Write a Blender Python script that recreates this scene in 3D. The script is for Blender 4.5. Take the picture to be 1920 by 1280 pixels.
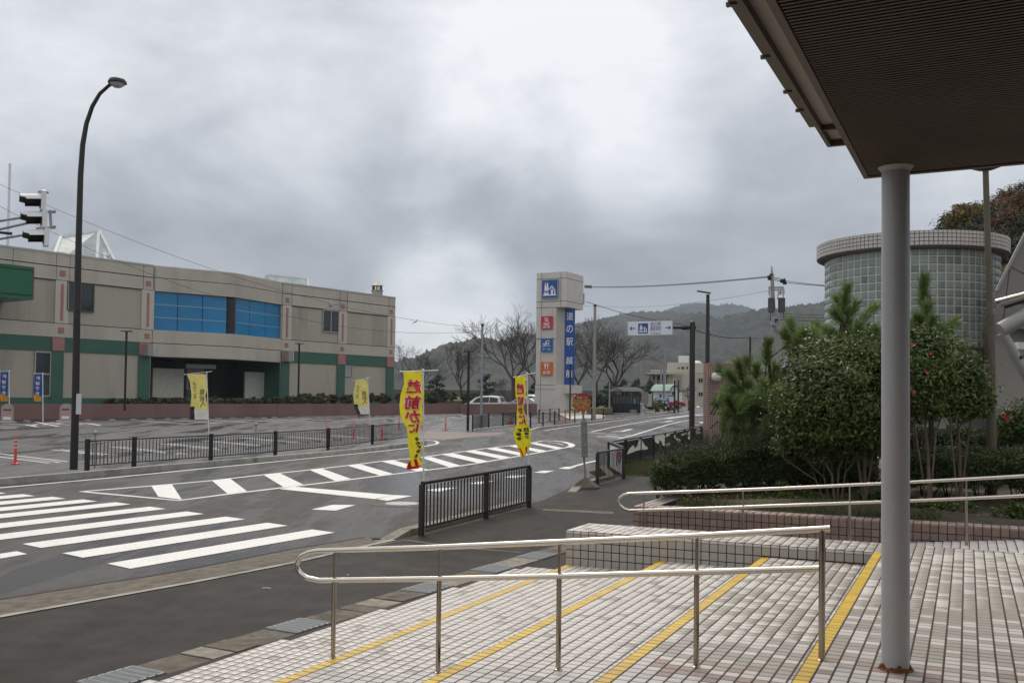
import bpy, math, random
import numpy as np
from mathutils import Vector, Matrix
random.seed(7); rng = np.random.default_rng(7)
SC = bpy.context.scene
COL = SC.collection
for _o in list(bpy.data.objects): bpy.data.objects.remove(_o)

# ------------------------------------------------------------------ camera
FPX, PITCH, ROLL, CYP, HC = 1867.0, .032, .0127, 686.0, 2.27
_f = np.array([0, math.cos(PITCH), math.sin(PITCH)]); _r = np.array([1., 0, 0]); _u = np.cross(_r, _f)
CR = math.cos(ROLL) * _r + math.sin(ROLL) * _u
CU = -math.sin(ROLL) * _r + math.cos(ROLL) * _u
CF = _f
CAM = np.array([0, 0, HC])
cam = bpy.data.cameras.new('camera'); cam_o = bpy.data.objects.new('camera', cam); COL.objects.link(cam_o)
cam.sensor_width = 36; cam.lens = 36 * FPX / 1920; cam.shift_y = (CYP - 640) / 1920
cam.clip_start = .1; cam.clip_end = 20000
cam_o.matrix_world = Matrix(((CR[0], CU[0], -CF[0], CAM[0]), (CR[1], CU[1], -CF[1], CAM[1]), (CR[2], CU[2], -CF[2], CAM[2]), (0, 0, 0, 1)))
SC.camera = cam_o

# ------------------------------------------------------------------ world, sun, exposure
SUN_EL, SUN_AZ = 52, -14          # degrees; azimuth from +Y towards +X
W = bpy.data.worlds.new('World'); SC.world = W; W.use_nodes = True
def build_world():
    nt = W.node_tree; N = nt.nodes; L = nt.links; N.clear()
    out = N.new('ShaderNodeOutputWorld'); bg = N.new('ShaderNodeBackground'); bgs = N.new('ShaderNodeBackground')
    add = N.new('ShaderNodeAddShader')
    sky = N.new('ShaderNodeTexSky'); sky.sky_type = 'NISHITA'; sky.sun_disc = False
    sky.sun_elevation = math.radians(SUN_EL); sky.sun_rotation = math.radians(SUN_AZ)
    L.new(sky.outputs[0], bgs.inputs[0]); bgs.inputs[1].default_value = .008
    tc = N.new('ShaderNodeTexCoord'); sep = N.new('ShaderNodeSeparateXYZ'); L.new(tc.outputs['Generated'], sep.inputs[0])
    def math_(op, a, b=None, c=None):
        n = N.new('ShaderNodeMath'); n.operation = op
        for i, v in enumerate((a, b, c)):
            if v is None: continue
            if isinstance(v, (int, float)): n.inputs[i].default_value = v
            else: L.new(v, n.inputs[i])
        return n.outputs[0]
    zz = math_('ADD', math_('MAXIMUM', sep.outputs[2], 0), .22)
    cx = math_('DIVIDE', sep.outputs[0], zz); cy = math_('DIVIDE', sep.outputs[1], zz)
    zs_ = math_('MULTIPLY', sep.outputs[2], 1.9)
    cmb = N.new('ShaderNodeCombineXYZ'); L.new(sep.outputs[0], cmb.inputs[0]); L.new(sep.outputs[1], cmb.inputs[1]); L.new(zs_, cmb.inputs[2])
    def noise(vec, scale, det, rough, off, dist=0.0):
        m = N.new('ShaderNodeVectorMath'); m.operation = 'ADD'; L.new(vec, m.inputs[0]); m.inputs[1].default_value = off
        n = N.new('ShaderNodeTexNoise'); n.inputs['Scale'].default_value = scale; n.inputs['Detail'].default_value = det
        n.inputs['Roughness'].default_value = rough; n.inputs['Distortion'].default_value = dist
        L.new(m.outputs[0], n.inputs['Vector']); return n.outputs[0]
    n1 = noise(cmb.outputs[0], 4.2, 10, .55, (WOFF[0], WOFF[1], 0), .25)
    n2 = noise(cmb.outputs[0], 1.9, 4, .5, (WOFF[2], WOFF[3], 0), .2)
    n3 = noise(cmb.outputs[0], 11, 6, .6, (WOFF[3], WOFF[0], 2), .4)
    nn = math_('ADD', math_('MULTIPLY', n3, .12), math_('ADD', math_('MULTIPLY', n1, .55), math_('MULTIPLY', n2, .33)))
    # brightness of the deck by elevation, broken up by the cloud noise
    er = N.new('ShaderNodeValToRGB'); L.new(sep.outputs[2], er.inputs[0])
    E = er.color_ramp.elements
    E[0].position = 0; E[0].color = (.53, .53, .53, 1); E[1].position = 1; E[1].color = (.95, .95, .95, 1)
    for p, v in ((.06, .50), (.12, .50), (.20, .59), (.28, .70), (.36, .79), (.5, .84)):
        e = E.new(p); e.color = (v, v, v, 1)
    def blob(x, y, rad, amt):   # a brighter or darker bank of cloud in a given direction
        d = CF + (x - 960) / FPX * CR - (y - CYP) / FPX * CU; d = d / np.linalg.norm(d)
        dt = N.new('ShaderNodeVectorMath'); dt.operation = 'DOT_PRODUCT'; L.new(tc.outputs['Generated'], dt.inputs[0]); dt.inputs[1].default_value = tuple(d)
        m = N.new('ShaderNodeMapRange'); m.interpolation_type = 'SMOOTHERSTEP'; m.inputs[1].default_value = math.cos(rad); m.inputs[2].default_value = 1; m.inputs[3].default_value = 0; m.inputs[4].default_value = amt
        L.new(dt.outputs['Value'], m.inputs[0]); return math_('MULTIPLY', m.outputs[0], math_('ADD', math_('MULTIPLY', n1, 2.2), -.1))
    br = math_('ADD', er.outputs[0], math_('MULTIPLY', math_('SUBTRACT', nn, .5), 1.75))
    for b_ in CLOUDS: br = math_('ADD', br, blob(*b_))
    cr = N.new('ShaderNodeValToRGB'); L.new(br, cr.inputs[0]); E = cr.color_ramp.elements
    E[0].position = .1; E[0].color = (.17, .18, .205, 1); E[1].position = 1.0; E[1].color = (.84, .85, .87, 1)
    for p, c in ((.32, (.26, .27, .30, 1)), (.52, (.40, .415, .455, 1)), (.72, (.60, .615, .65, 1))):
        e = E.new(p); e.color = c
    L.new(cr.outputs[0], bg.inputs[0]); bg.inputs[1].default_value = SKY_STR
    L.new(bg.outputs[0], add.inputs[0]); L.new(bgs.outputs[0], add.inputs[1]); L.new(add.outputs[0], out.inputs[0])
WOFF = (3.1, 1.7, 5.3, 2.2); SKY_STR = .93
CLOUDS = ((1010, 40, .19, .20), (890, 320, .10, .10), (835, 590, .10, .50), (1210, 345, .09, .12), (720, 240, .10, -.04), (380, 410, .14, -.08), (1450, 480, .2, -.10), (640, 470, .10, -.06), (200, 120, .30, .14))
build_world()
sl = bpy.data.lights.new('sun', 'SUN'); sl.energy = 1.5; sl.angle = math.radians(24); sl.color = (1, .90, .76)
so = bpy.data.objects.new('sun', sl); COL.objects.link(so)
_e, _a = math.radians(SUN_EL), math.radians(SUN_AZ)
so.rotation_euler = Vector((math.cos(_e) * math.sin(_a), math.cos(_e) * math.cos(_a), math.sin(_e))).to_track_quat('Z', 'Y').to_euler()
SC.view_settings.view_transform = 'Standard'; SC.view_settings.look = 'None'
SC.view_settings.exposure = 0.22; SC.view_settings.gamma = 1; SC.view_settings.use_curve_mapping = False
SC.cycles.max_bounces = 7; SC.cycles.volume_bounces = 0; SC.cycles.transparent_max_bounces = 8
try: SC.cycles.use_denoising = True
except Exception: pass

# ------------------------------------------------------------------ finding places: rays of the photograph meet real surfaces
def ray(x, y): return CF + (x - 960) / FPX * CR - (y - CYP) / FPX * CU
def gz(Y): return max(0.0, min(.00833 * (Y - 40), 1.0))
def G(x, y, z=None):
    d = ray(x, y)
    if z is not None: return CAM + (z - HC) / d[2] * d
    t = -HC / d[2] if d[2] < 0 else 1e3
    for _ in range(60):
        t = .5 * t + .5 * ((gz((CAM + t * d)[1]) - HC) / d[2])
    return CAM + t * d
def at(x, y, Y): d = ray(x, y); return CAM + d * (Y / d[1])
def pix(P):
    d = np.array(P, float) - CAM; return 960 + FPX * (d @ CR) / (d @ CF), CYP - FPX * (d @ CU) / (d @ CF)
def along(P, D, xt, lo=-200, hi=200):
    """distance along horizontal D from P whose picture column is xt"""
    P = np.array(P, float); D = np.array(D, float)
    # (P+tD-C) . (F*CR - (xt-960)*CF) = 0
    n = FPX * CR - (xt - 960) * CF
    return -((P - CAM) @ n) / (D @ n)
def zat(P, y):
    """height above P's plan position seen in picture row y"""
    P = np.array([P[0], P[1], 0.0]); n = FPX * CU - (CYP - y) * CF
    return -((P - CAM) @ n) / n[2] 
AZ = .429
RU = np.array([math.cos(AZ), -math.sin(AZ), 0]); RV = np.array([math.sin(AZ), math.cos(AZ), 0]); OS = np.array([.70, 12.42, 0])
def S(u, v, z): return OS + u * RU + v * RV + np.array([0, 0, z])
def Suv(P): q = np.array(P) - OS; return q @ RU, q @ RV
def vplane(x, y, P, D):
    """ray through (x,y) met with the vertical plane through P along D"""
    n = np.array([-D[1], D[0], 0.0]); d = ray(x, y); t = ((np.array(P) - CAM) @ n) / (d @ n); return CAM + t * d

# ------------------------------------------------------------------ materials
def mat(name, col, rough=.6, metal=0., var=.12, scale=4., bump=0., bscale=60., spec=.5, tint=None, objcol=False, attr=False,
        dirt=None, dscale=1.3, damt=.5, rvar=0., transl=0., stretch=None, emit=0.):
    m = bpy.data.materials.new(name); m.use_nodes = True; nt = m.node_tree; N = nt.nodes; L = nt.links
    b = N['Principled BSDF']; b.inputs['Metallic'].default_value = metal; b.inputs['Roughness'].default_value = rough
    b.inputs['Specular IOR Level'].default_value = spec
    geo = N.new('ShaderNodeNewGeometry'); pos = geo.outputs['Position']
    if stretch:
        mp = N.new('ShaderNodeMapping'); mp.inputs['Scale'].default_value = stretch; L.new(pos, mp.inputs[0]); pos = mp.outputs[0]
    n = N.new('ShaderNodeTexNoise'); n.inputs['Scale'].default_value = scale; n.inputs['Detail'].default_value = 5; L.new(pos, n.inputs['Vector'])
    mr = N.new('ShaderNodeMapRange'); mr.inputs[1].default_value = .25; mr.inputs[2].default_value = .75
    mr.inputs[3].default_value = 1 - var; mr.inputs[4].default_value = 1 + var; L.new(n.outputs[0], mr.inputs[0])
    base = N.new('ShaderNodeRGB'); base.outputs[0].default_value = (*col, 1); c = base.outputs[0]
    if objcol:
        oi = N.new('ShaderNodeObjectInfo'); mx = N.new('ShaderNodeMix'); mx.data_type = 'RGBA'; mx.blend_type = 'MULTIPLY'; mx.inputs[0].default_value = 1
        L.new(c, mx.inputs[6]); L.new(oi.outputs['Color'], mx.inputs[7]); c = mx.outputs[2]
    if attr:
        at_ = N.new('ShaderNodeAttribute'); at_.attribute_name = 'tint'; mx = N.new('ShaderNodeMix'); mx.data_type = 'RGBA'; mx.blend_type = 'MULTIPLY'; mx.inputs[0].default_value = 1
        L.new(c, mx.inputs[6]); L.new(at_.outputs['Color'], mx.inputs[7]); c = mx.outputs[2]
    if dirt:
        n2 = N.new('ShaderNodeTexNoise'); n2.inputs['Scale'].default_value = dscale; n2.inputs['Detail'].default_value = 6; n2.inputs['Roughness'].default_value = .65
        L.new(pos, n2.inputs['Vector'])
        m2 = N.new('ShaderNodeMapRange'); m2.inputs[1].default_value = .48; m2.inputs[2].default_value = .68; m2.inputs[3].default_value = 0; m2.inputs[4].default_value = damt
        L.new(n2.outputs[0], m2.inputs[0]); mx = N.new('ShaderNodeMix'); mx.data_type = 'RGBA'; L.new(m2.outputs[0], mx.inputs[0])
        L.new(c, mx.inputs[6]); mx.inputs[7].default_value = (*dirt, 1); c = mx.outputs[2]
    mu = N.new('ShaderNodeMix'); mu.data_type = 'RGBA'; mu.blend_type = 'MULTIPLY'; mu.inputs[0].default_value = 1
    cb = N.new('ShaderNodeCombineColor'); [L.new(mr.outputs[0], cb.inputs[i]) for i in range(3)]
    L.new(c, mu.inputs[6]); L.new(cb.outputs[0], mu.inputs[7]); L.new(mu.outputs[2], b.inputs['Base Color'])
    if rvar:
        n3 = N.new('ShaderNodeTexNoise'); n3.inputs['Scale'].default_value = scale * .6; n3.inputs['Detail'].default_value = 4; L.new(pos, n3.inputs['Vector'])
        m3 = N.new('ShaderNodeMapRange'); m3.inputs[1].default_value = .4; m3.inputs[2].default_value = .62
        m3.inputs[3].default_value = max(.05, rough - rvar); m3.inputs[4].default_value = min(1, rough + rvar); L.new(n3.outputs[0], m3.inputs[0]); L.new(m3.outputs[0], b.inputs['Roughness'])
    if bump:
        nb = N.new('ShaderNodeTexNoise'); nb.inputs['Scale'].default_value = bscale; nb.inputs['Detail'].default_value = 3; L.new(pos, nb.inputs['Vector'])
        bp = N.new('ShaderNodeBump'); bp.inputs['Strength'].default_value = bump; bp.inputs['Distance'].default_value = .01; L.new(nb.outputs[0], bp.inputs['Height']); L.new(bp.outputs[0], b.inputs['Normal'])
    if transl:
        b.inputs['Transmission Weight'].default_value = 0
        tr = N.new('ShaderNodeBsdfTranslucent'); L.new(mu.outputs[2], tr.inputs[0]); ms = N.new('ShaderNodeMixShader'); ms.inputs[0].default_value = transl
        L.new(b.outputs[0], ms.inputs[1]); L.new(tr.outputs[0], ms.inputs[2]); L.new(ms.outputs[0], N['Material Output'].inputs[0])
    return m

def asphalt(name, col, wet=.5, speck=.35, spec=.4):
    """granular asphalt with damp patches (smoother and darker)"""
    m = bpy.data.materials.new(name); m.use_nodes = True; nt = m.node_tree; N = nt.nodes; L = nt.links; b = N['Principled BSDF']; b.inputs['Specular IOR Level'].default_value = spec
    geo = N.new('ShaderNodeNewGeometry')
    def nz(s, d, r, st=None):
        v = geo.outputs['Position']
        if st:
            mp = N.new('ShaderNodeMapping'); mp.inputs['Scale'].default_value = st[:3]; mp.inputs['Rotation'].default_value = (0, 0, st[3]); L.new(v, mp.inputs[0]); v = mp.outputs[0]
        n = N.new('ShaderNodeTexNoise'); n.inputs['Scale'].default_value = s; n.inputs['Detail'].default_value = d; n.inputs['Roughness'].default_value = r; L.new(v, n.inputs['Vector']); return n.outputs[0]
    def mr(x, a, b_, c, d):
        n = N.new('ShaderNodeMapRange'); [setattr(n.inputs[i + 1], 'default_value', v) for i, v in enumerate((a, b_, c, d))]; L.new(x, n.inputs[0]); return n.outputs[0]
    def mul(x, y, op='MULTIPLY'):
        n = N.new('ShaderNodeMath'); n.operation = op; L.new(x, n.inputs[0])
        if isinstance(y, float): n.inputs[1].default_value = y
        else: L.new(y, n.inputs[1])
        return n.outputs[0]
    grain = nz(170, 2, .7); big = nz(.35, 5, .6, (1, .28, 1, .53)); mid = nz(2.2, 6, .65); crk = nz(9, 4, .7)
    trk = nz(1.1, 4, .6, (1, .10, 1, .53)); wetm = mr(mul(mul(big, .6), mul(trk, .4), 'ADD'), .45, .56, 0, 1)
    g = mul(mul(mr(grain, .3, .7, 1 - speck, 1 + speck), mr(mid, .3, .7, .82, 1.18)), mr(wetm, 0, 1, 1, 1 - .38 * wet))
    g = mul(g, mr(crk, .35, .65, .88, 1.12)); g = mul(g, mr(nz(48, 3, .75), .3, .7, .86, 1.14)); g = mul(g, mr(nz(2.5, 5, .7, (1, .07, 1, .53)), .38, .66, .86, 1.12))
    cc = N.new('ShaderNodeCombineColor'); [L.new(g, cc.inputs[i]) for i in range(3)]
    mx = N.new('ShaderNodeMix'); mx.data_type = 'RGBA'; mx.blend_type = 'MULTIPLY'; mx.inputs[0].default_value = 1; mx.inputs[6].default_value = (*col, 1)
    L.new(cc.outputs[0], mx.inputs[7]); L.new(mx.outputs[2], b.inputs['Base Color'])
    L.new(mul(mr(wetm, 0, 1, .70, max(.22, .70 - .42 * wet)), mr(mid, .3, .7, .85, 1.15)), b.inputs['Roughness'])
    bp = N.new('ShaderNodeBump'); bp.inputs['Strength'].default_value = .35; bp.inputs['Distance'].default_value = .006; L.new(grain, bp.inputs['Height']); L.new(bp.outputs[0], b.inputs['Normal'])
    return m

M = {}
M['asphalt'] = asphalt('asphalt_lot', (.066, .064, .067), 1.2, .35, .38)
M['road'] = asphalt('asphalt_road', (.052, .047, .043), 1.1, .35, .26)
M['walk'] = asphalt('asphalt_walk', (.034, .029, .025), .12, .5, .14)
M['paint'] = mat('road_paint', (.80, .79, .75), .5, var=.06, scale=3, dirt=(.42, .41, .39), dscale=22, damt=.5)
M['oldpaint'] = mat('worn_paint', (.76, .75, .71), .6, var=.08, scale=6, dirt=(.3, .3, .3), dscale=18, damt=.5)
M['redpaint'] = mat('reddish_asphalt', (.16, .105, .10), .55, var=.2, scale=5)
M['concrete'] = mat('concrete', (.36, .345, .30), .85, var=.18, scale=3, bump=.4, bscale=50, dirt=(.17, .155, .12), dscale=2.2, damt=.7)
M['concpale'] = mat('pale_concrete', (.56, .53, .46), .8, var=.08, scale=2, dirt=(.42, .39, .34), dscale=1.5, damt=.5)
M['oldconc'] = mat('gutter_concrete', (.14, .118, .088), .9, var=.42, scale=7, bump=.6, bscale=90, dirt=(.07, .06, .045), dscale=4, damt=.75)
M['slab'] = mat('worn_slab', (.27, .24, .195), .9, var=.3, scale=9, bump=.5, bscale=90, dirt=(.12, .10, .08), dscale=5, damt=.6)
M['grout'] = mat('dark_grout', (.045, .030, .032), .9, var=.2, scale=9)
M['tile'] = mat('glazed_tile', (1, 1, 1), .38, var=.03, scale=20, objcol=True, dirt=(.45, .40, .38), dscale=1.1, damt=.15)
M['tilef'] = mat('glazed_tile_field', (1, 1, 1), .38, var=.03, scale=20, attr=True, dirt=(.45, .40, .38), dscale=1.1, damt=.15)
M['steel'] = mat('brushed_stainless', (.66, .61, .53), .22, 1., var=.03, scale=5)
M['postst'] = mat('stainless_post', (.40, .355, .30), .25, 1., var=.06, scale=6, dirt=(.25, .16, .08), dscale=5, damt=.5)
M['rust'] = mat('rust', (.16, .055, .018), .9, var=.4, scale=40, bump=.8, bscale=60)
M['colpaint'] = mat('grey_column_paint', (.42, .41, .41), .42, var=.03, scale=3, dirt=(.30, .28, .27), dscale=2.5, damt=.25)
M['black'] = mat('black_powder_coat', (.016, .013, .012), .42, var=.25, scale=9)
M['brown'] = mat('dark_brown_metal', (.028, .022, .019), .45, var=.2, scale=6)
M['bronze'] = mat('bronze_pole', (.12, .095, .065), .45, .3, var=.15, scale=4)
M['galv'] = mat('galvanised_steel', (.34, .36, .38), .5, .6, var=.15, scale=10)
M['grate'] = mat('galvanised_grating', (.24, .255, .265), .55, .3, var=.12, scale=12)
M['pvc'] = mat('white_pole', (.75, .76, .77), .4, var=.04)
M['cpole'] = mat('concrete_pole', (.33, .31, .27), .85, var=.15, scale=3, bump=.3)
M['soffit'] = mat('brown_soffit', (.088, .062, .045), .6, var=.22, scale=1.4)
M['fascia'] = mat('brown_fascia', (.12, .095, .075), .5, var=.12, scale=2)
M['lightpanel'] = mat('translucent_panel', (.34, .29, .25), .5, var=.1, scale=2, dirt=(.28, .25, .22), dscale=2, damt=.4)
M['museum'] = mat('beige_wall', (.43, .395, .31), .85, var=.07, scale=.5, bump=.25, bscale=25, dirt=(.25, .23, .19), dscale=.45, damt=.6, stretch=(1, 1, .2))
M['siding'] = mat('ribbed_siding', (.57, .52, .43), .7, var=.05, scale=.6, dirt=(.33, .30, .26), dscale=.4, damt=.35, stretch=(1, 1, .3))
M['greenp'] = mat('green_paint', (.045, .125, .088), .6, var=.12, scale=.8)
M['pinkp'] = mat('pink_paint', (.40, .19, .175), .7, var=.06)
M['pinkwall'] = mat('pink_wall', (.235, .135, .118), .8, var=.10, scale=.5, dirt=(.16, .10, .09), dscale=.35, damt=.5, stretch=(1, 1, .5))
M['blueglass'] = mat('blue_glass', (.008, .20, .42), .14, var=.25, scale=.22, spec=.6)
M['darkglass'] = mat('dark_glass', (.035, .042, .045), .08, var=.3, scale=.7)
M['dark'] = mat('dark_interior', (.040, .040, .036), .8, var=.3, scale=.5)
M['alu'] = mat('aluminium', (.42, .41, .39), .4, .5, var=.06)
M['white'] = mat('white_paint', (.78, .78, .76), .5, var=.05, dirt=(.6, .6, .58), damt=.3)
M['greenbox'] = mat('green_sign', (.008, .13, .055), .35, var=.08)
M['skylight'] = mat('skylight_glass', (.40, .45, .45), .3, var=.25, scale=1.2, spec=.8)
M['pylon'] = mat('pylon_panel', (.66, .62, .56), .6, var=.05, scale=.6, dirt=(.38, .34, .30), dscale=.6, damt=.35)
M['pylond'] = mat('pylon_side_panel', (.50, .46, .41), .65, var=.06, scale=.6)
M['blue'] = mat('blue_sign', (.012, .075, .33), .4, var=.05)
M['blue2'] = mat('pool_blue_sign', (.012, .13, .34), .4, var=.05)
M['red'] = mat('red_sign', (.55, .035, .045), .45, var=.05)
M['orange'] = mat('orange_sign', (.68, .16, .025), .45, var=.05)
M['signwhite'] = mat('sign_white', (.82, .83, .85), .45, var=.03)
M['bollard'] = mat('red_polymer', (.60, .035, .02), .45, var=.08)
M['reflect'] = mat('reflective_band', (.75, .62, .58), .35, var=.05)
M['flagy'] = mat('yellow_flag_cloth', (.90, .78, .03), .8, var=.06, scale=6, transl=.25)
M['flagpale'] = mat('pale_yellow_cloth', (.80, .68, .22), .8, var=.08, scale=6, transl=.25)
M['flagw'] = mat('white_cloth', (.75, .75, .73), .8, var=.05, transl=.2)
M['flagblue'] = mat('blue_cloth', (.02, .085, .36), .8, var=.08, transl=.15)
M['flagor'] = mat('orange_cloth', (.75, .33, .03), .8, var=.08, transl=.15)
M['inkred'] = mat('red_ink', (.66, .012, .02), .7, var=.05)
M['inkblk'] = mat('black_ink', (.018, .018, .015), .7, var=.05)
M['inkwhite'] = mat('white_ink', (.80, .76, .74), .7, var=.04)
M['inkpink'] = mat('pale_ink', (.72, .60, .45), .7, var=.04)
M['busred'] = mat('rusty_red_enamel', (.36, .035, .02), .6, var=.2, scale=8, dirt=(.20, .05, .02), dscale=9, damt=.7)
M['busyel'] = mat('rusty_yellow_enamel', (.52, .30, .10), .6, var=.2, scale=9, dirt=(.32, .09, .02), dscale=9, damt=.9)
M['busor'] = mat('rusty_orange_enamel', (.42, .10, .025), .6, var=.2, scale=9, dirt=(.60, .42, .20), dscale=16, damt=.9)
M['greybrd'] = mat('weathered_board', (.22, .235, .20), .6, var=.15, scale=10, dirt=(.15, .12, .08), dscale=5, damt=.5)
M['carwhite'] = mat('white_car_paint', (.80, .81, .82), .2, var=.02, spec=.7)
M['carsilver'] = mat('silver_car_paint', (.45, .46, .47), .25, .4, var=.02)
M['carred'] = mat('red_car_paint', (.42, .02, .025), .25, var=.03)
M['tyre'] = mat('tyre_rubber', (.02, .02, .02), .8)
M['glassblk'] = mat('glass_block', (.27, .31, .285), .25, var=.15, scale=1.5, objcol=True, rvar=.08)
M['blkframe'] = mat('block_joint', (.60, .62, .53), .6, var=.1)
M['pinktile'] = mat('pink_tile', (.34, .215, .175), .4, var=.08, scale=6, objcol=True)
M['brntile'] = mat('brown_tile', (.235, .165, .135), .4, var=.08, scale=12, objcol=True)
M['louvre'] = mat('grey_panel_wall', (.34, .31, .28), .7, var=.07, scale=1, dirt=(.26, .24, .21), damt=.4)
M['tube'] = mat('grey_tube_paint', (.30, .29, .265), .4, var=.1, scale=3)
M['bark'] = mat('pale_bark', (.12, .088, .062), .9, var=.3, scale=14, bump=.6, bscale=40)
M['darkbark'] = mat('dark_bark', (.045, .034, .026), .95, var=.35, scale=12, bump=.8, bscale=30)
M['greybark'] = mat('grey_bark', (.085, .068, .056), .95, var=.3, scale=4)
M['leaf'] = mat('camellia_leaf', (.078, .122, .028), .45, spec=.35, attr=True, var=.25, scale=3, transl=.18)
M['hleaf'] = mat('hedge_leaf', (.060, .090, .032), .6, spec=.25, attr=True, var=.25, scale=2.5, transl=.15)
M['needle'] = mat('pine_needle', (.20, .27, .10), .5, attr=True, var=.2, scale=2, transl=.15)
M['farpine'] = mat('far_pine_foliage', (.034, .055, .028), .8, attr=True, var=.3, scale=.6)
M['woodleaf'] = mat('woodland_leaf', (.095, .085, .035), .8, attr=True, var=.35, scale=.35, transl=.1)
M['shrubl'] = mat('clipped_shrub_leaf', (.085, .088, .035), .8, attr=True, var=.3, scale=.8)
M['grass'] = mat('grass_blades', (.085, .105, .035), .7, attr=True, var=.3, scale=1.5, transl=.2)
M['flower'] = mat('red_petal', (.62, .03, .06), .6, var=.15)
M['candle'] = mat('pine_bud', (.42, .28, .16), .7, var=.15)
M['soil'] = mat('planter_soil', (.060, .044, .030), .95, var=.35, scale=5, bump=.8, bscale=25, dirt=(.07, .085, .025), dscale=1.6, damt=.8)
M['turf'] = mat('rough_turf', (.16, .135, .060), .95, var=.3, scale=.6, bump=.5, bscale=8)
M['seawall'] = mat('sea_wall_concrete', (.13, .115, .09), .9, var=.2, scale=.3)
M['forest'] = mat('forest_cover', (.020, .027, .020), .95, var=.7, scale=.05, dirt=(.050, .038, .026), dscale=.008, damt=.8, bump=1, bscale=.09)
M['forestg'] = mat('green_forest_cover', (.042, .056, .022), .95, var=.5, scale=.04, dirt=(.10, .075, .035), dscale=.015, damt=.7, bump=1, bscale=.12)
M['cream'] = mat('cream_render', (.52, .47, .385), .8, var=.06, scale=.3, dirt=(.40, .36, .29), dscale=.3, damt=.4, stretch=(1, 1, .4))
M['mint'] = mat('mint_roof', (.22, .33, .26), .6, var=.08)
M['lblue'] = mat('light_blue_sign', (.06, .26, .52), .5, var=.06)
M['roofbrown'] = mat('brown_roof', (.10, .085, .075), .8, var=.15)
M['wire'] = mat('black_wire', (.02, .02, .02), .7)
M['insul'] = mat('pale_insulator', (.55, .54, .50), .4)
M['hzyellow'] = mat('yellow_sleeve', (.70, .45, .02), .5)
M['lampglass'] = mat('lamp_glass', (.40, .43, .38), .2, var=.2, scale=8)
M['globe'] = mat('opal_globe', (.70, .68, .63), .35, var=.06, scale=5)
M['copper'] = mat('copper_roof', (.48, .33, .20), .5, var=.1)

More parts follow.
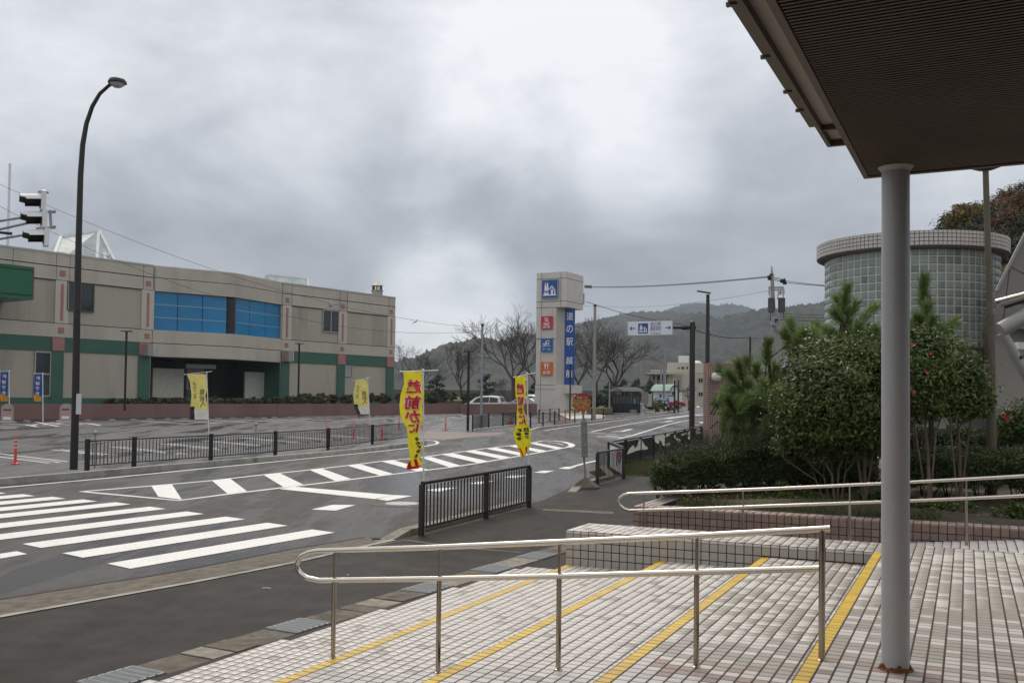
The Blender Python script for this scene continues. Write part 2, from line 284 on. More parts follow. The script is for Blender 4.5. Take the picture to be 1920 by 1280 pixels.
# ------------------------------------------------------------------ mesh builder
class MB:
    def __init__(s): s.v = []; s.f = []; s.m = []; s.c = 0; s.mi = 0
    def add(s, vs, fs):
        b = len(s.v); s.v += [tuple(map(float, p)) for p in vs]; s.f += [tuple(b + i for i in f) for f in fs]; s.m += [s.mi] * len(fs); return s
    def hexa(s, p):   # 8 points: bottom 4 ccw, top 4
        return s.add(p, [(3, 2, 1, 0), (4, 5, 6, 7), (0, 1, 5, 4), (1, 2, 6, 5), (2, 3, 7, 6), (3, 0, 4, 7)])
    def box(s, c, sx, sy, sz, az=0, base=False):
        c = np.array(c, float); X = np.array([math.cos(az), -math.sin(az), 0]); Y = np.array([math.sin(az), math.cos(az), 0]); Z = np.array([0, 0, 1.])
        z0, z1 = (0, sz) if base else (-sz / 2, sz / 2)
        q = [c + a * sx / 2 * X + b * sy / 2 * Y for a, b in ((-1, -1), (1, -1), (1, 1), (-1, 1))]
        return s.hexa([p + z0 * Z for p in q] + [p + z1 * Z for p in q])
    def beam(s, a, b, w, h, up=(0, 0, 1)):
        a = np.array(a, float); b = np.array(b, float); d = b - a; d /= np.linalg.norm(d) + 1e-9; up = np.array(up, float)
        x = np.cross(d, up); n = np.linalg.norm(x)
        if n < 1e-4: x = np.array([1., 0, 0]); n = 1
        x /= n; y = np.cross(x, d)
        q = [(-1, -1), (1, -1), (1, 1), (-1, 1)]
        return s.hexa([a + i * w / 2 * x + j * h / 2 * y for i, j in q] + [b + i * w / 2 * x + j * h / 2 * y for i, j in q])
    def tube(s, pts, r, n=8, cap=True):
        P = [np.array(p, float) for p in pts]; R_ = r if hasattr(r, '__len__') else [r] * len(P)
        vs = []; x = None
        for i, p in enumerate(P):
            d = (P[min(i + 1, len(P) - 1)] - P[max(i - 1, 0)]); d /= np.linalg.norm(d) + 1e-9
            if x is None:
                up = np.array([0, 0, 1.]) if abs(d[2]) < .9 else np.array([1., 0, 0]); x = np.cross(up, d)
            x = x - (x @ d) * d; x /= np.linalg.norm(x) + 1e-9; y = np.cross(d, x)
            for k in range(n):
                a = 2 * math.pi * k / n; vs.append(p + R_[i] * (math.cos(a) * x + math.sin(a) * y))
        fs = []
        for i in range(len(P) - 1):
            for k in range(n):
                k2 = (k + 1) % n; fs.append((i * n + k, i * n + k2, (i + 1) * n + k2, (i + 1) * n + k))
        if cap: fs.append(tuple(range(n))[::-1]); fs.append(tuple((len(P) - 1) * n + k for k in range(n)))
        return s.add(vs, fs)
    def lathe(s, c, prof, n=16):
        c = np.array(c, float); vs = []
        for r, z in prof:
            for k in range(n): a = 2 * math.pi * k / n; vs.append(c + np.array([r * math.cos(a), r * math.sin(a), z]))
        fs = [(i * n + k, i * n + (k + 1) % n, (i + 1) * n + (k + 1) % n, (i + 1) * n + k) for i in range(len(prof) - 1) for k in range(n)]
        if prof[0][0] > 1e-4: fs.append(tuple(range(n))[::-1])
        if prof[-1][0] > 1e-4: fs.append(tuple((len(prof) - 1) * n + k for k in range(n)))
        return s.add(vs, fs)
    def prism(s, poly, z0, z1):
        n = len(poly); A = [(p[0], p[1], z0 if np.isscalar(z0) else z0[i]) for i, p in enumerate(poly)]; B = [(p[0], p[1], z1 if np.isscalar(z1) else z1[i]) for i, p in enumerate(poly)]
        a = sum(poly[i][0] * poly[(i + 1) % n][1] - poly[(i + 1) % n][0] * poly[i][1] for i in range(n))
        top = tuple(range(n, 2 * n)); bot = tuple(range(n))[::-1]
        if a < 0: top = top[::-1]; bot = bot[::-1]
        return s.add(A + B, [bot, top] + [((i, (i + 1) % n, n + (i + 1) % n, n + i) if a > 0 else ((i + 1) % n, i, n + i, n + (i + 1) % n)) for i in range(n)])
    def extrude(s, pts3, d):
        """closed planar outline pts3 extruded by vector d"""
        n = len(pts3); A = [np.array(p, float) for p in pts3]; B = [p + np.array(d, float) for p in A]
        return s.add(A + B, [tuple(range(n))[::-1], tuple(range(n, 2 * n))] + [(i, (i + 1) % n, n + (i + 1) % n, n + i) for i in range(n)])
    def quad(s, a, b, c, d): return s.add([a, b, c, d], [(0, 1, 2, 3)])
    def sphere(s, c, r, n=12, m=8, sz=1.):
        return s.lathe(c, [(max(r * math.sin(math.pi * i / m), 1e-5), -r * sz * math.cos(math.pi * i / m)) for i in range(m + 1)], n)

def mesh_np(name, V, F, mats, tint=None, smooth=False):
    """V (n,3), F (m,k) arrays -> mesh"""
    me = bpy.data.meshes.new(name); V = np.asarray(V, np.float32); F = np.asarray(F, np.int32); k = F.shape[1]
    me.vertices.add(len(V)); me.vertices.foreach_set('co', V.ravel()); me.loops.add(F.size); me.loops.foreach_set('vertex_index', F.ravel())
    me.polygons.add(len(F)); me.polygons.foreach_set('loop_start', np.arange(0, F.size, k, dtype=np.int32)); me.polygons.foreach_set('loop_total', np.full(len(F), k, np.int32))
    if smooth: me.polygons.foreach_set('use_smooth', np.ones(len(F), bool))
    me.update(calc_edges=True)
    if tint is not None:
        a = me.attributes.new('tint', 'FLOAT_COLOR', 'FACE'); t = np.asarray(tint, np.float32)
        if t.ndim == 1: t = np.stack([t, t, t], 1)
        a.data.foreach_set('color', np.concatenate([t, np.ones((len(t), 1), np.float32)], 1).ravel())
    for m in mats: me.materials.append(m)
    return me
def link(o, parent=None):
    COL.objects.link(o)
    if parent is not None:
        o.parent = parent
        o.location = -Vector(parent.location) if parent.get('_w') else (0, 0, 0)
    return o
def build(name, mb, mats, parent=None, smooth=None):
    me = bpy.data.meshes.new(name); me.from_pydata(mb.v, [], mb.f); me.update()
    for m in (mats if isinstance(mats, (list, tuple)) else [mats]): me.materials.append(m)
    if any(mb.m): me.polygons.foreach_set('material_index', mb.m)
    if smooth:
        me.polygons.foreach_set('use_smooth', [True] * len(me.polygons)); me.set_sharp_from_angle(angle=math.radians(smooth))
    return link(bpy.data.objects.new(name, me), parent)
def tag(o, label=None, cat=None, group=None, kind=None):
    if label: o['label'] = label
    if cat: o['category'] = cat
    if group: o['group'] = group
    if kind: o['kind'] = kind
    return o
def thing(name, loc, label, cat, group=None, world=True):
    o = bpy.data.objects.new(name, None); COL.objects.link(o); o.location = tuple(map(float, loc)); o.empty_display_size = .2
    if world: o['_w'] = 1
    return tag(o, label, cat, group)
def single(name, mb, mats, label, cat, group=None, smooth=None, kind=None):
    """a thing that is one mesh, its origin moved to its base"""
    v = np.array(mb.v); b = np.array([(v[:, 0].min() + v[:, 0].max()) / 2, (v[:, 1].min() + v[:, 1].max()) / 2, v[:, 2].min()])
    mb.v = [tuple(p) for p in v - b]; o = build(name, mb, mats, None, smooth); o.location = b; return tag(o, label, cat, group, kind)
def struct(name, mb, mats, label=None, smooth=None): return tag(build(name, mb, mats, None, smooth), label, kind='structure')
def copy_tree(o, parent=None):
    c = o.copy(); COL.objects.link(c); c.parent = parent
    for ch in list(o.children): copy_tree(ch, c)
    return c

ORD = ('first second third fourth fifth sixth seventh eighth ninth tenth eleventh twelfth thirteenth fourteenth fifteenth sixteenth seventeenth eighteenth nineteenth twentieth twenty-first twenty-second').split()
_tc = {}
def text_geo(s, offset=0.0):
    """flat glyph outlines filled, centred on the origin, height about 1: verts (n,2), faces"""
    k = (s, offset)
    if k in _tc: return _tc[k]
    cu = bpy.data.curves.new('t', 'FONT'); cu.body = s; cu.size = 1; cu.align_x = 'CENTER'; cu.align_y = 'CENTER'; cu.resolution_u = 2; cu.offset = offset
    o = bpy.data.objects.new('t', cu); COL.objects.link(o); dg = bpy.context.evaluated_depsgraph_get(); me = o.evaluated_get(dg).to_mesh()
    V = np.array([v.co[:2] for v in me.vertices]).reshape(-1, 2); Fs = [tuple(p.vertices) for p in me.polygons]
    o.evaluated_get(dg).to_mesh_clear(); bpy.data.objects.remove(o); bpy.data.curves.remove(cu)
    if len(V):
        c = (V.min(0) + V.max(0)) / 2; V = V - c
    _tc[k] = (V, Fs); return _tc[k]
def put_text(mb, s, org, X, Z, w, h=None, off=(0, 0, 0), bold=0.0, mirror=False, fit=True):
    """glyphs on a plane at org, scaled so the block is w wide (h tall if given)"""
    V, Fs = text_geo(s, bold)
    if not len(V): return
    e = V.max(0) - V.min(0); sx = w / e[0]; sy = (h / e[1]) if h else sx
    if mirror: sx = -sx
    P = [np.array(org) + np.array(off) + a * sx * np.array(X) + b * sy * np.array(Z) for a, b in V]; mb.add(P, Fs)
def plate(mb, org, X, Z, pts, off):
    mb.add([np.array(org) + a * np.array(X) + b * np.array(Z) + np.array(off) for a, b in pts], [tuple(range(len(pts)))])
ZU = np.array([0, 0, 1.])
def hdir(az): return np.array([math.sin(az), math.cos(az), 0])
HAZE = .00017
# ================================================================== GROUND, ROAD, PAVEMENT
def strip(Lp, Rp, zo, n=40, across=1):
    """sheet between two plan polylines, lying zo above the ground"""
    def rs(P):
        P = np.array([p[:2] for p in P], float); d = np.r_[0, np.cumsum(np.linalg.norm(np.diff(P, axis=0), axis=1))]
        t = np.linspace(0, d[-1], n); return np.c_[np.interp(t, d, P[:, 0]), np.interp(t, d, P[:, 1])]
    a, b = rs(Lp), rs(Rp); mb = MB()
    vs = []
    for i in range(n):
        for j in range(across + 1):
            q = a[i] + (b[i] - a[i]) * j / across; vs.append((q[0], q[1], gz(q[1]) + zo))
    w = across + 1
    mb.add(vs, [(i * w + j, i * w + j + 1, (i + 1) * w + j + 1, (i + 1) * w + j) for i in range(n - 1) for j in range(across)])
    return mb
mb = MB(); ys = [-60, 40, 160, 420, 1200, 6000]; zs = [0, 0, 1, 1, 1, 1]
for i in range(5): mb.quad((-5000, ys[i], zs[i]), (5000, ys[i], zs[i]), (5000, ys[i + 1], zs[i + 1]), (-5000, ys[i + 1], zs[i + 1]))
struct('ground', mb, M['asphalt'])
ROADD = hdir(math.radians(30.8))
KERBL = [G(x, y) for x, y in ((0, 910), (200, 892.5), (387, 875), (560, 860), (700, 846), (800, 833))]
KERBL = [KERBL[0] - 34 * ROADD] + KERBL
KERB3 = [G(x, y) for x, y in ((996, 807), (1060, 800), (1120, 792), (1200, 783), (1283, 771.5))]
LB = KERBL + [G(900, 808)] + KERB3 + [KERB3[-1] + 40 * hdir(.75)]
EDGE = [G(x, y) for x, y in ((0, 1126), (313, 1077), (554, 1030), (690, 1008))]
NF0, NF1 = G(790, 1003, .06), G(992, 950, .06); nfd = (NF1 - NF0) / np.linalg.norm(NF1 - NF0); nfl = np.array([-nfd[1], nfd[0], 0])
FA, FB = G(1120, 909, .06), G(1169, 897, .06)
FC = G(1142, 830, .89); FD = G(1327, 795, .89 + .15); FC[2] = .06; FD[2] = gz(FD[1]) + .06
fd2 = (FD - FC) / np.linalg.norm(FD - FC); fl2 = np.array([-fd2[1], fd2[0], 0]); fl2[2] = 0
RB = [EDGE[0] - 34 * ROADD] + EDGE + [NF0 + .38 * nfl, NF1 + .38 * nfl + 1.2 * nfd, FA + .75 * nfl, FC + .35 * fl2, FD + .35 * fl2, FD + 45 * fd2 + .35 * fl2, FD + 45 * fd2 + 40 * hdir(.9)]
tag(build('road', strip(LB, RB, .004, 420, 8), M['road']), kind='structure')
# tar joint and damp seams along the near lane
# near pavement: runs past the steps and along the planted bed
WL = [G(0, 1157, .06) - 34 * ROADD, G(0, 1157, .06), G(365, 1091.6, .06), G(547, 1056, .06), G(700, 1021, .06), NF0 + .2 * nfl, NF1 + .2 * nfl + 1.2 * nfd, FA + .55 * nfl, FC + .2 * fl2, FD + .2 * fl2, FD + 45 * fd2]
WR = [p + np.array([16, -9, 0]) for p in WL]
tag(build('pavement', strip(WL, WR, .06, 220, 3), M['walk']), kind='structure')
mb = MB()   # sloping edge between the carriageway and the pavement where the kerb is dropped
A_ = [EDGE[0] - 20 * ROADD] + EDGE + [NF0 + .38 * nfl - .7 * nfd]; B_ = [WL[1] - 20 * ROADD] + WL[1:5] + [NF0 + .1 * nfl - .7 * nfd]
for i in range(len(A_) - 1):
    mb.quad((*A_[i][:2], .008), (*B_[i][:2], .064), (*B_[i + 1][:2], .064), (*A_[i + 1][:2], .008))
struct('gutter', mb, M['oldconc'], 'dirty concrete gutter between road and pavement')
mb = MB()
for i in range(len(B_) - 1):
    d = (B_[i + 1] - B_[i]); d /= np.linalg.norm(d); n_ = np.array([-d[1], d[0], 0])
    mb.quad((*(B_[i] + .06 * n_)[:2], .069), (*(B_[i] - .03 * n_)[:2], .069), (*(B_[i + 1] - .03 * n_)[:2], .069), (*(B_[i + 1] + .06 * n_)[:2], .069))
struct('pavement_edging', mb, M['concrete'])

def kerb(name, pts, w, h, label, start_ramp=False, L=2.0, m=None, end_ramp=False):
    root = tag(bpy.data.objects.new(name, None), label, kind='structure'); COL.objects.link(root); root.location = tuple(pts[0]); root['_w'] = 1
    P = np.array([p[:2] for p in pts], float); d = np.r_[0, np.cumsum(np.linalg.norm(np.diff(P, axis=0), axis=1))]; tot = d[-1]; n = max(1, round(tot / L))
    def pt(t): return np.array([np.interp(t, d, P[:, 0]), np.interp(t, d, P[:, 1])])
    for i in range(n):
        a, b = pt(tot * i / n + .008), pt(tot * (i + 1) / n - .008); e = b - a; e /= np.linalg.norm(e); nn = np.array([-e[1], e[0]]) * w
        h0 = h1 = h
        if start_ramp and i == 0: h0 = .02
        if end_ramp and i == n - 1: h1 = .02
        j = random.uniform(-.006, .006); q = [a, b, b + nn, a + nn]; hh = [h0 + j, h1 + j, h1 + j, h0 + j]
        z = [gz(p[1]) for p in q]; mb = MB(); mb.hexa([(*q[k], z[k] - .1) for k in range(4)] + [(*(q[k] + (.012 * nn / w if k < 2 else 0 * nn)), z[k] + hh[k]) for k in range(4)])
        build('kerb_stone', mb, m or M['concrete'], root)
kerb('kerb', KERBL[1:] , .22, .17, 'low concrete kerb in front of the car park railing')
kerb('kerb', [KERBL[0], KERBL[1]], .22, .17, 'kerb running on beyond the street lamp')
kerb('kerb', KERB3, .25, .17, 'concrete kerb leading to the bus shelter', start_ramp=True)
kerb('kerb', [G(898, 806), G(967, 798)], .2, .06, 'flat kerb at the car park entrance')
kerb('kerb', [NF0 + .36 * nfl - .9 * nfd, NF0 + .36 * nfl, NF1 + .36 * nfl, NF1 + .36 * nfl + .9 * nfd][::1], .22, .16, 'kerb under the nearest railing, sloped at its ends', start_ramp=True, end_ramp=True, L=.9, m=M['oldconc']) if 0 else None
def kerb_r(pts, label, **k): kerb('kerb', [p - 0 * nfl for p in pts], -.2, .15, label, m=M['slab'], **k)
kerb_r([NF0 + .36 * nfl - .9 * nfd, NF1 + .36 * nfl + .3 * nfd], 'kerb under the nearest railing, sloped at its start', start_ramp=True, L=.9)
kerb_r([NF1 + .36 * nfl + 3.2 * nfd, FA + .36 * nfl - .1 * nfd, FB + .45 * nfl, FC + .3 * fl2, FD + .3 * fl2], 'kerb beside the weedy corner and wave patterned railing', start_ramp=True, L=1.2)

# ---- painted markings: thin sheets above the road
def paint(pts, name='road_marking', m='paint', zo=.010, label=None):
    mb = MB(); P = [G(x, y) for x, y in pts]; mb.add([(p[0], p[1], gz(p[1]) + zo) for p in P], [tuple(range(len(P)))]); 
    o = struct(name, mb, M[m], label); return o
def pline(pts, w, m='paint', zo=.008, name='road_marking', label=None, world=False, w1=None):
    P = np.array([(p if world else G(*p))[:2] for p in pts]); mb = MB(); vs = []
    for i, p in enumerate(P):
        d = P[min(i + 1, len(P) - 1)] - P[max(i - 1, 0)]; d /= np.linalg.norm(d); n = np.array([-d[1], d[0]]) * (w if w1 is None else w + (w1 - w) * i / (len(P) - 1)) / 2
        for q in (p + n, p - n): vs.append((*q, gz(q[1]) + zo))
    mb.add(vs, [(2 * i, 2 * i + 1, 2 * i + 3, 2 * i + 2) for i in range(len(P) - 1)]); return struct(name, mb, M[m], label)
# crosswalk: ten stripes
z2 = lambda x, y: (x / 2.743, 840 + y / 2.743)
s1 = [G(*z2(*p)) for p in ((555, 598), (670, 622), (1722, 436), (1600, 418))]
s3 = [G(*z2(*p)) for p in ((85, 503), (178, 521), (1260, 367), (1160, 354))]
s6 = [G(*z2(*p)) for p in ((672, 290), (590, 280))]
s9 = [G(*z2(*p)) for p in ((182, 247), (120, 243))]
LD = (s1[2] - s1[1]); wv = ((s1[0] - s1[1]) + (s1[3] - s1[2])) / 2
tipk = [0, 2, 5, 8]; tips = [s1[2], s3[2], s6[0], s9[0]]
for k in range(12):
    tip = np.array([np.interp(k, tipk, [t[i] for t in tips]) if k <= 8 else tips[3][i] + (tips[3][i] - tips[2][i]) / 3 * (k - 8) for i in range(2)])
    a = tip; b = tip - LD[:2]; mb = MB()
    mb.add([(*b, .010), (*a, .010), (*(a + wv[:2]), .010), (*(b + wv[:2]), .010)], [(0, 1, 2, 3)]); struct('crosswalk_stripe', mb, M['paint'])
paint([z2(*p) for p in ((0, 545), (85, 532), (140, 546), (0, 570))])
# hatched island
UP = [(152, 921.5), (284, 911), (397, 901), (494, 890), (581, 880.8), (652, 872.6), (717, 864.5), (791, 857.5), (828, 851.8), (872, 846), (912, 840.3), (955, 835.5), (995, 830.5), (1019, 826)]
LO = [(152, 921.5), (240, 929.5), (335, 938.3), (426, 926.5), (532, 914), (629, 902.5), (712, 892), (782, 883.5), (842, 876.3), (895, 868.5), (938, 861), (975, 854.5), (1010, 848.5), (1042, 842.5), (1066, 838)]
pline(UP, .15); pline(LO, .15)
pline([(1019, 826), (1040, 826.5), (1058, 828.5), (1070, 832), (1073, 835), (1066, 838.5)], .30)
pline([(1026, 829), (1044, 831), (1056, 834)], .12)
for q in (((284, 911.8), (322.6, 908.5), (341, 937), (297, 931.5)), ((397.4, 901.2), (432, 897.6), (463, 921), (426.5, 925.7)), ((494, 890.3), (525, 887.4), (568.7, 908.5), (532, 913.6)),
          ((579.7, 880.8), (604, 878.6), (658, 897.8), (629, 901.9)), ((652, 873), (677, 870.6), (736.5, 888.2), (712, 891.5)), ((716, 865.3), (738, 863), (802.5, 880.4), (781, 883.2)),
          ((791, 858.3), (808, 856.6), (864, 872.8), (842, 875.8)), ((829, 852.3), (850, 850), (915, 864.5), (895, 867.7)), ((872.5, 846.7), (890, 844.2), (957.5, 857.4), (938.7, 860.2)),
          ((912.5, 841.4), (930, 839), (991, 851.8), (975, 854)), ((955, 836.4), (970, 834.4), (1026, 845.3), (1010, 847.8)), ((995, 831.6), (1005, 830), (1057, 839.8), (1042.5, 842))):
    paint(q)
paint(((524, 917), (552, 912.5), (740, 928.5), (705, 936))); paint(((703, 935.5), (726, 939), (774, 930), (741, 928.2)))
for q in (((797, 919), (825, 915.3), (858, 914.3), (822, 922)), ((879, 907), (897, 903), (928, 901.3), (900, 908)), ((945, 895), (960, 891.5), (988, 891.5), (966, 896.5)), ((1000, 886), (1017.5, 882.5), (1039.5, 882.5), (1022.5, 887)),
          ((1047, 878.5), (1060, 875), (1081, 875), (1067, 879.5)), ((584, 955.4), (624, 946.5), (666.7, 947), (630, 957.5))): paint(q)
pline([(1074, 874.5), (1100, 867.5), (1121, 863)], .16)
pline([KERBL[1] * 1. + np.array([.5, -.45, 0]) - 30 * ROADD] + [G(x, y) for x, y in ((0, 914.5), (200, 896.5), (387, 878), (561, 861), (700, 847), (765, 840), (800, 836), (817, 832.5), (822, 829.5), (815, 826.5), (800, 824.8), (782, 824.5))], .15, world=True, label='white edge line curling round the end of the car park kerb')
pline([(1021, 807), (1056, 801.5), (1091, 797), (1130, 792), (1175, 786), (1230, 779.5), (1279, 773.5), (1295, 771)], .15)
pline([(1109, 809.5), (1140, 802.5), (1175, 796), (1212, 789.5), (1250, 783.5), (1287, 778.6), (1322, 774)], .15)
pline([(1250, 784.5), (1287, 780), (1322, 777)], .5, label='hatched strip beside the far centre line')
pline([(1161, 822), (1187, 816), (1203, 811), (1219, 806), (1250, 796.5), (1275, 790.5), (1292, 787.5)], .17)
pline([(1101, 810.6), (1128, 812.5), (1155, 814.5)], .15); pline([(1119, 818.5), (1140, 820.5), (1161, 822.5)], .12); pline([(1119, 818.3), (1150, 816.5), (1187, 815)], .12); pline([(1138, 817.5), (1165, 819.5)], .35)
pline([(1147, 809.3), (1160, 808.7), (1166, 808.5), (1184, 804.3)], .28, label='painted turn arrow nearest the hatched strip'); pline([(1236, 791), (1247, 790.8), (1260, 788.7)], .35, label='painted turn arrow further up the road')
pline([(1313, 792.5), (1325, 790)], .4)
pline([(1322, 754.5), (1312, 757), (1307, 759), (1309, 763), (1306, 767)], .5)
# ---- car park markings
z5 = lambda x, y: (200 + x / 5.333, 770 + y / 5.333)
for q in (((-90, 841), (117, 865.6)), ((-90, 843.5), (102, 867.5)), ((106, 842.5), (203, 853)), ((213, 837), (344, 851.5)), ((307, 831.3), (420, 842.5)), ((385.6, 826), (489, 835.6)), ((457, 820.6), (560, 830)), ((537.5, 818), (617, 824.5)), ((616, 815.5), (690, 821.5)),
          ((100, 790), (185, 795)), ((262, 789), (348, 794)), ((329, 788), (413, 793.4)), ((391, 787), (475, 792)), ((449, 786.5), (531, 791.2)), ((504, 786), (585, 790)), ((556, 784.6), (635, 789)), ((594, 784.3), (682, 787.6)), ((646, 783.5), (726, 786.4)), ((700, 782.8), (765, 785)), ((845, 781.5), (856, 783)), ((866, 779), (884, 781)), ((915, 781), (924, 783)), ((940, 782.5), (958, 785)), ((985, 784.5), (1000, 786.5))):
    a, b = G(*q[0])[:2], G(*q[1])[:2]
    d = b - a; d /= np.linalg.norm(d); n_ = np.array([-d[1], d[0]]) * .17
    for sgn in (1, -1): 
        pline([np.r_[a + sgn * n_, 0], np.r_[b + sgn * n_, 0]], .11, world=True, name='parking_bay_line', m='oldpaint', zo=.005)
for q in (((0, 794), (48, 796), (70, 800)), ((0, 799), (35, 800)), ((60, 797), (70, 795), (52, 795)), ((0, 802), (30, 803)), ((66, 791), (92, 794.5), (118, 792)), ((80, 796.5), (112, 795), (130, 797)), ((146, 796), (163, 793.5), (188, 797.5)), ((90, 792), (130, 797)), ((72, 792.5), (110, 799))):
    pline(q, .22, m='oldpaint', zo=.006, name='parking_bay_line')
for x0, x1, y in ((800, 845, 794), (795, 850, 797.5), (790, 870, 801), (775, 860, 805.5), (770, 836, 809.5), (765, 830, 783.5), (820, 838, 784.5)): pline([(x0, y), (x1, y + 1.2)], .16, m='oldpaint', zo=.006, name='parking_bay_line')
pline([(640, 793), (700, 793.5)], .3, m='redpaint', zo=.007, name='parking_bay_line'); pline([(822, 789), (852, 788.5)], .3, m='redpaint', zo=.007, name='parking_bay_line')
paint([(782, 822), (800, 808), (895, 811), (950, 810), (935, 815), (835, 824)], 'reddish_patch', 'redpaint', .0065, 'worn reddish surface at the car park entrance')
# manhole
mb = MB(); c = G(751, 944.5); mb.mi = 0; mb.lathe((c[0], c[1], .006), [(.66, 0), (.66, .003), (.001, .003)], 28)
o = tag(build('manhole_surround', mb, M['oldconc']), 'round concrete collar of the manhole near the flags', kind='structure')
mb = MB(); mb.lathe((c[0] + .03, c[1] + .02, .010), [(.36, 0), (.36, .005), (.001, .005)], 28); single('manhole_cover', mb, M['galv'], 'round iron manhole cover in the road beside the nearest railing', 'manhole')

for q in (((766, 1011), (828, 1020), (822, 1022), (760, 1013)), ((894, 1027.5), (977.6, 1034), (975, 1036), (890, 1029)), ((1020, 953), (1151, 959), (1150, 963), (1015, 956.5)), ((700, 1021), (760, 1011), (766, 1011.5), (706, 1023))):
    mb = MB(); P = [G(x, y, .064) for x, y in q]; mb.add([(p[0], p[1], .0645) for p in P], [(0, 1, 2, 3)]); struct('pavement_joint', mb, M['oldconc'])
for off_, w_ in ((.05, .05), (-.9, .03)):
    mb = MB()
    for i in range(len(A_) - 2):
        a, b = A_[i], A_[i + 1]; d = (b - a) / np.linalg.norm(b - a); n_ = np.array([-d[1], d[0], 0]); mb.quad(*[(*(p + o_ * n_)[:2], .0065) for p, o_ in ((a, off_), (b, off_), (b, off_ + w_), (a, off_ + w_))])
    if off_ > 0: struct('tar_seam', mb, M['grout'])
# tactile slabs / gutter covers along the foot of the tiles
UPX = [(-40, 1322, 's'), (127.6, 1277, 'g'), (241, 1248, 's'), (332, 1224, 's'), (379, 1212, 's'), (424, 1199, 's'), (503, 1180, 'g'), (569, 1160.6, 's'), (635, 1140.5, 's'), (664, 1132, 's'), (704, 1121.5, 's'), (751.5, 1107, 'g'), (802.6, 1093, 's'), (845, 1080, 's'), (879, 1069.5, 'g'), (912, 1058, 's'), (955.7, 1044, 'g'), (988.5, 1033.5, 's'), (1030, 1020, 's'), (1061, 1009.5, 's'), (1100, 996, 's'), (1150, 979.5, 's'), (1188, 967, 's'), (1200, 963, '')]
E0, E1 = G(255, 1280, .066), G(1045, 1040, .066); ed = (E1 - E0) / np.linalg.norm(E1 - E0); en = np.array([-ed[1], ed[0], 0])
croot = tag(bpy.data.objects.new('drain_channel', None), 'covered drain along the foot of the tiled steps', kind='structure'); COL.objects.link(croot); croot.location = tuple(E0); croot['_w'] = 1
ts = [(G(x, y, .066) - E0) @ ed for x, y, k in UPX]; wch = float(np.mean([(G(x, y, .066) - E0) @ en for x, y, k in UPX[1:12]]))
mb = MB(); a = E0 + ts[0] * ed; b = E0 + (ts[-1]) * ed
mb.hexa([(*(p[:2]), -.1) for p in (a - .03 * en, b - .03 * en, b + (wch + .02) * en, a + (wch + .02) * en)] + [(*(p[:2]), .0615) for p in (a - .03 * en, b - .03 * en, b + (wch + .02) * en, a + (wch + .02) * en)])
build('channel_bed', mb, M['grout'], croot)
for i in range(len(ts) - 1):
    k = UPX[i][2]; a = E0 + (ts[i] + .012) * ed; b = E0 + (ts[i + 1] - .012) * ed; j = random.uniform(-.004, .006)
    if k == 's':
        mb = MB(); q = [a, b, b + wch * en, a + wch * en]; mb.hexa([(*p[:2], .02) for p in q] + [(*p[:2], .070 + j + random.uniform(-.002, .002)) for p in q]); build('drain_cover', mb, M['oldconc'] if i % 3 else M['slab'], croot)
    else:
        mb = MB()
        for p, q in ((a, b), (a + (wch - .03) * en, b + (wch - .03) * en)): mb.beam(p + .015 * en + ZU * .0, q + .015 * en, .03, .03)
        nb = 6
        for s_ in range(nb + 1): p = a + (b - a) * s_ / nb; mb.beam(p, p + wch * en, .018, .03)
        for s_ in range(1, 15): mb.beam(a + en * wch * s_ / 15, b + en * wch * s_ / 15, .012, .034)
        o = build('drain_grating', mb, M['grate'], croot)
        f = MB(); f.hexa([(*p[:2], .03) for p in (a, b, b + wch * en, a + wch * en)] + [(*p[:2], .058) for p in (a, b, b + wch * en, a + wch * en)]); build('grating_bed', f, M['galv'], croot)

# ================================================================== TILED STEPS AND PLATFORM
RISE = .1414; LV = [.0744, .2158, .3572, .4986, .64]; NU = [0, 1.193, 2.393, 3.593]
VMIN, UMAX = -11.0, 12.0
def sprism(mb, u0, u1, v0, v1, z0, z1):
    return mb.hexa([S(u, v, z0) for u, v in ((u0, v0), (u1, v0), (u1, v1), (u0, v1))] + [S(u, v, z1) for u, v in ((u0, v0), (u1, v0), (u1, v1), (u0, v1))])
T = .0025
def uedge(v): return -.812 + .0684 * v
steps = tag(bpy.data.objects.new('tiled_steps', None), 'broad pale tiled steps with yellow nosings', kind='structure'); COL.objects.link(steps); steps['_w'] = 1; steps.location = tuple(S(0, -5, 0))
mb = MB(); mb.extrude([S(uedge(VMIN), VMIN, 0), S(0, VMIN, 0), S(0, .4, 0), S(uedge(.4), .4, 0)], (0, 0, LV[0] - T))
for k in range(3): sprism(mb, NU[k], NU[k + 1], VMIN, 0, 0, LV[k + 1] - T)
build('step_body', mb, M['grout'], steps)
plat = tag(bpy.data.objects.new('tiled_platform', None), 'tiled entrance platform under the canopy', kind='structure'); COL.objects.link(plat); plat['_w'] = 1; plat.location = tuple(S(4, -5, 0))
mb = MB(); sprism(mb, NU[3], UMAX, VMIN, .79, 0, LV[4] - T); build('platform_body', mb, M['grout'], plat)
_a = np.array
def smooth_noise(u, v, s=1.0, seed=0):
    x, y = u * s + seed * 7.3, v * s + seed * 3.1
    return .5 + .25 * (math.sin(x * 1.3 + 2 * math.sin(y * .7)) + math.sin(y * 1.7 + 1.5 * math.sin(x * .9 + 1)))
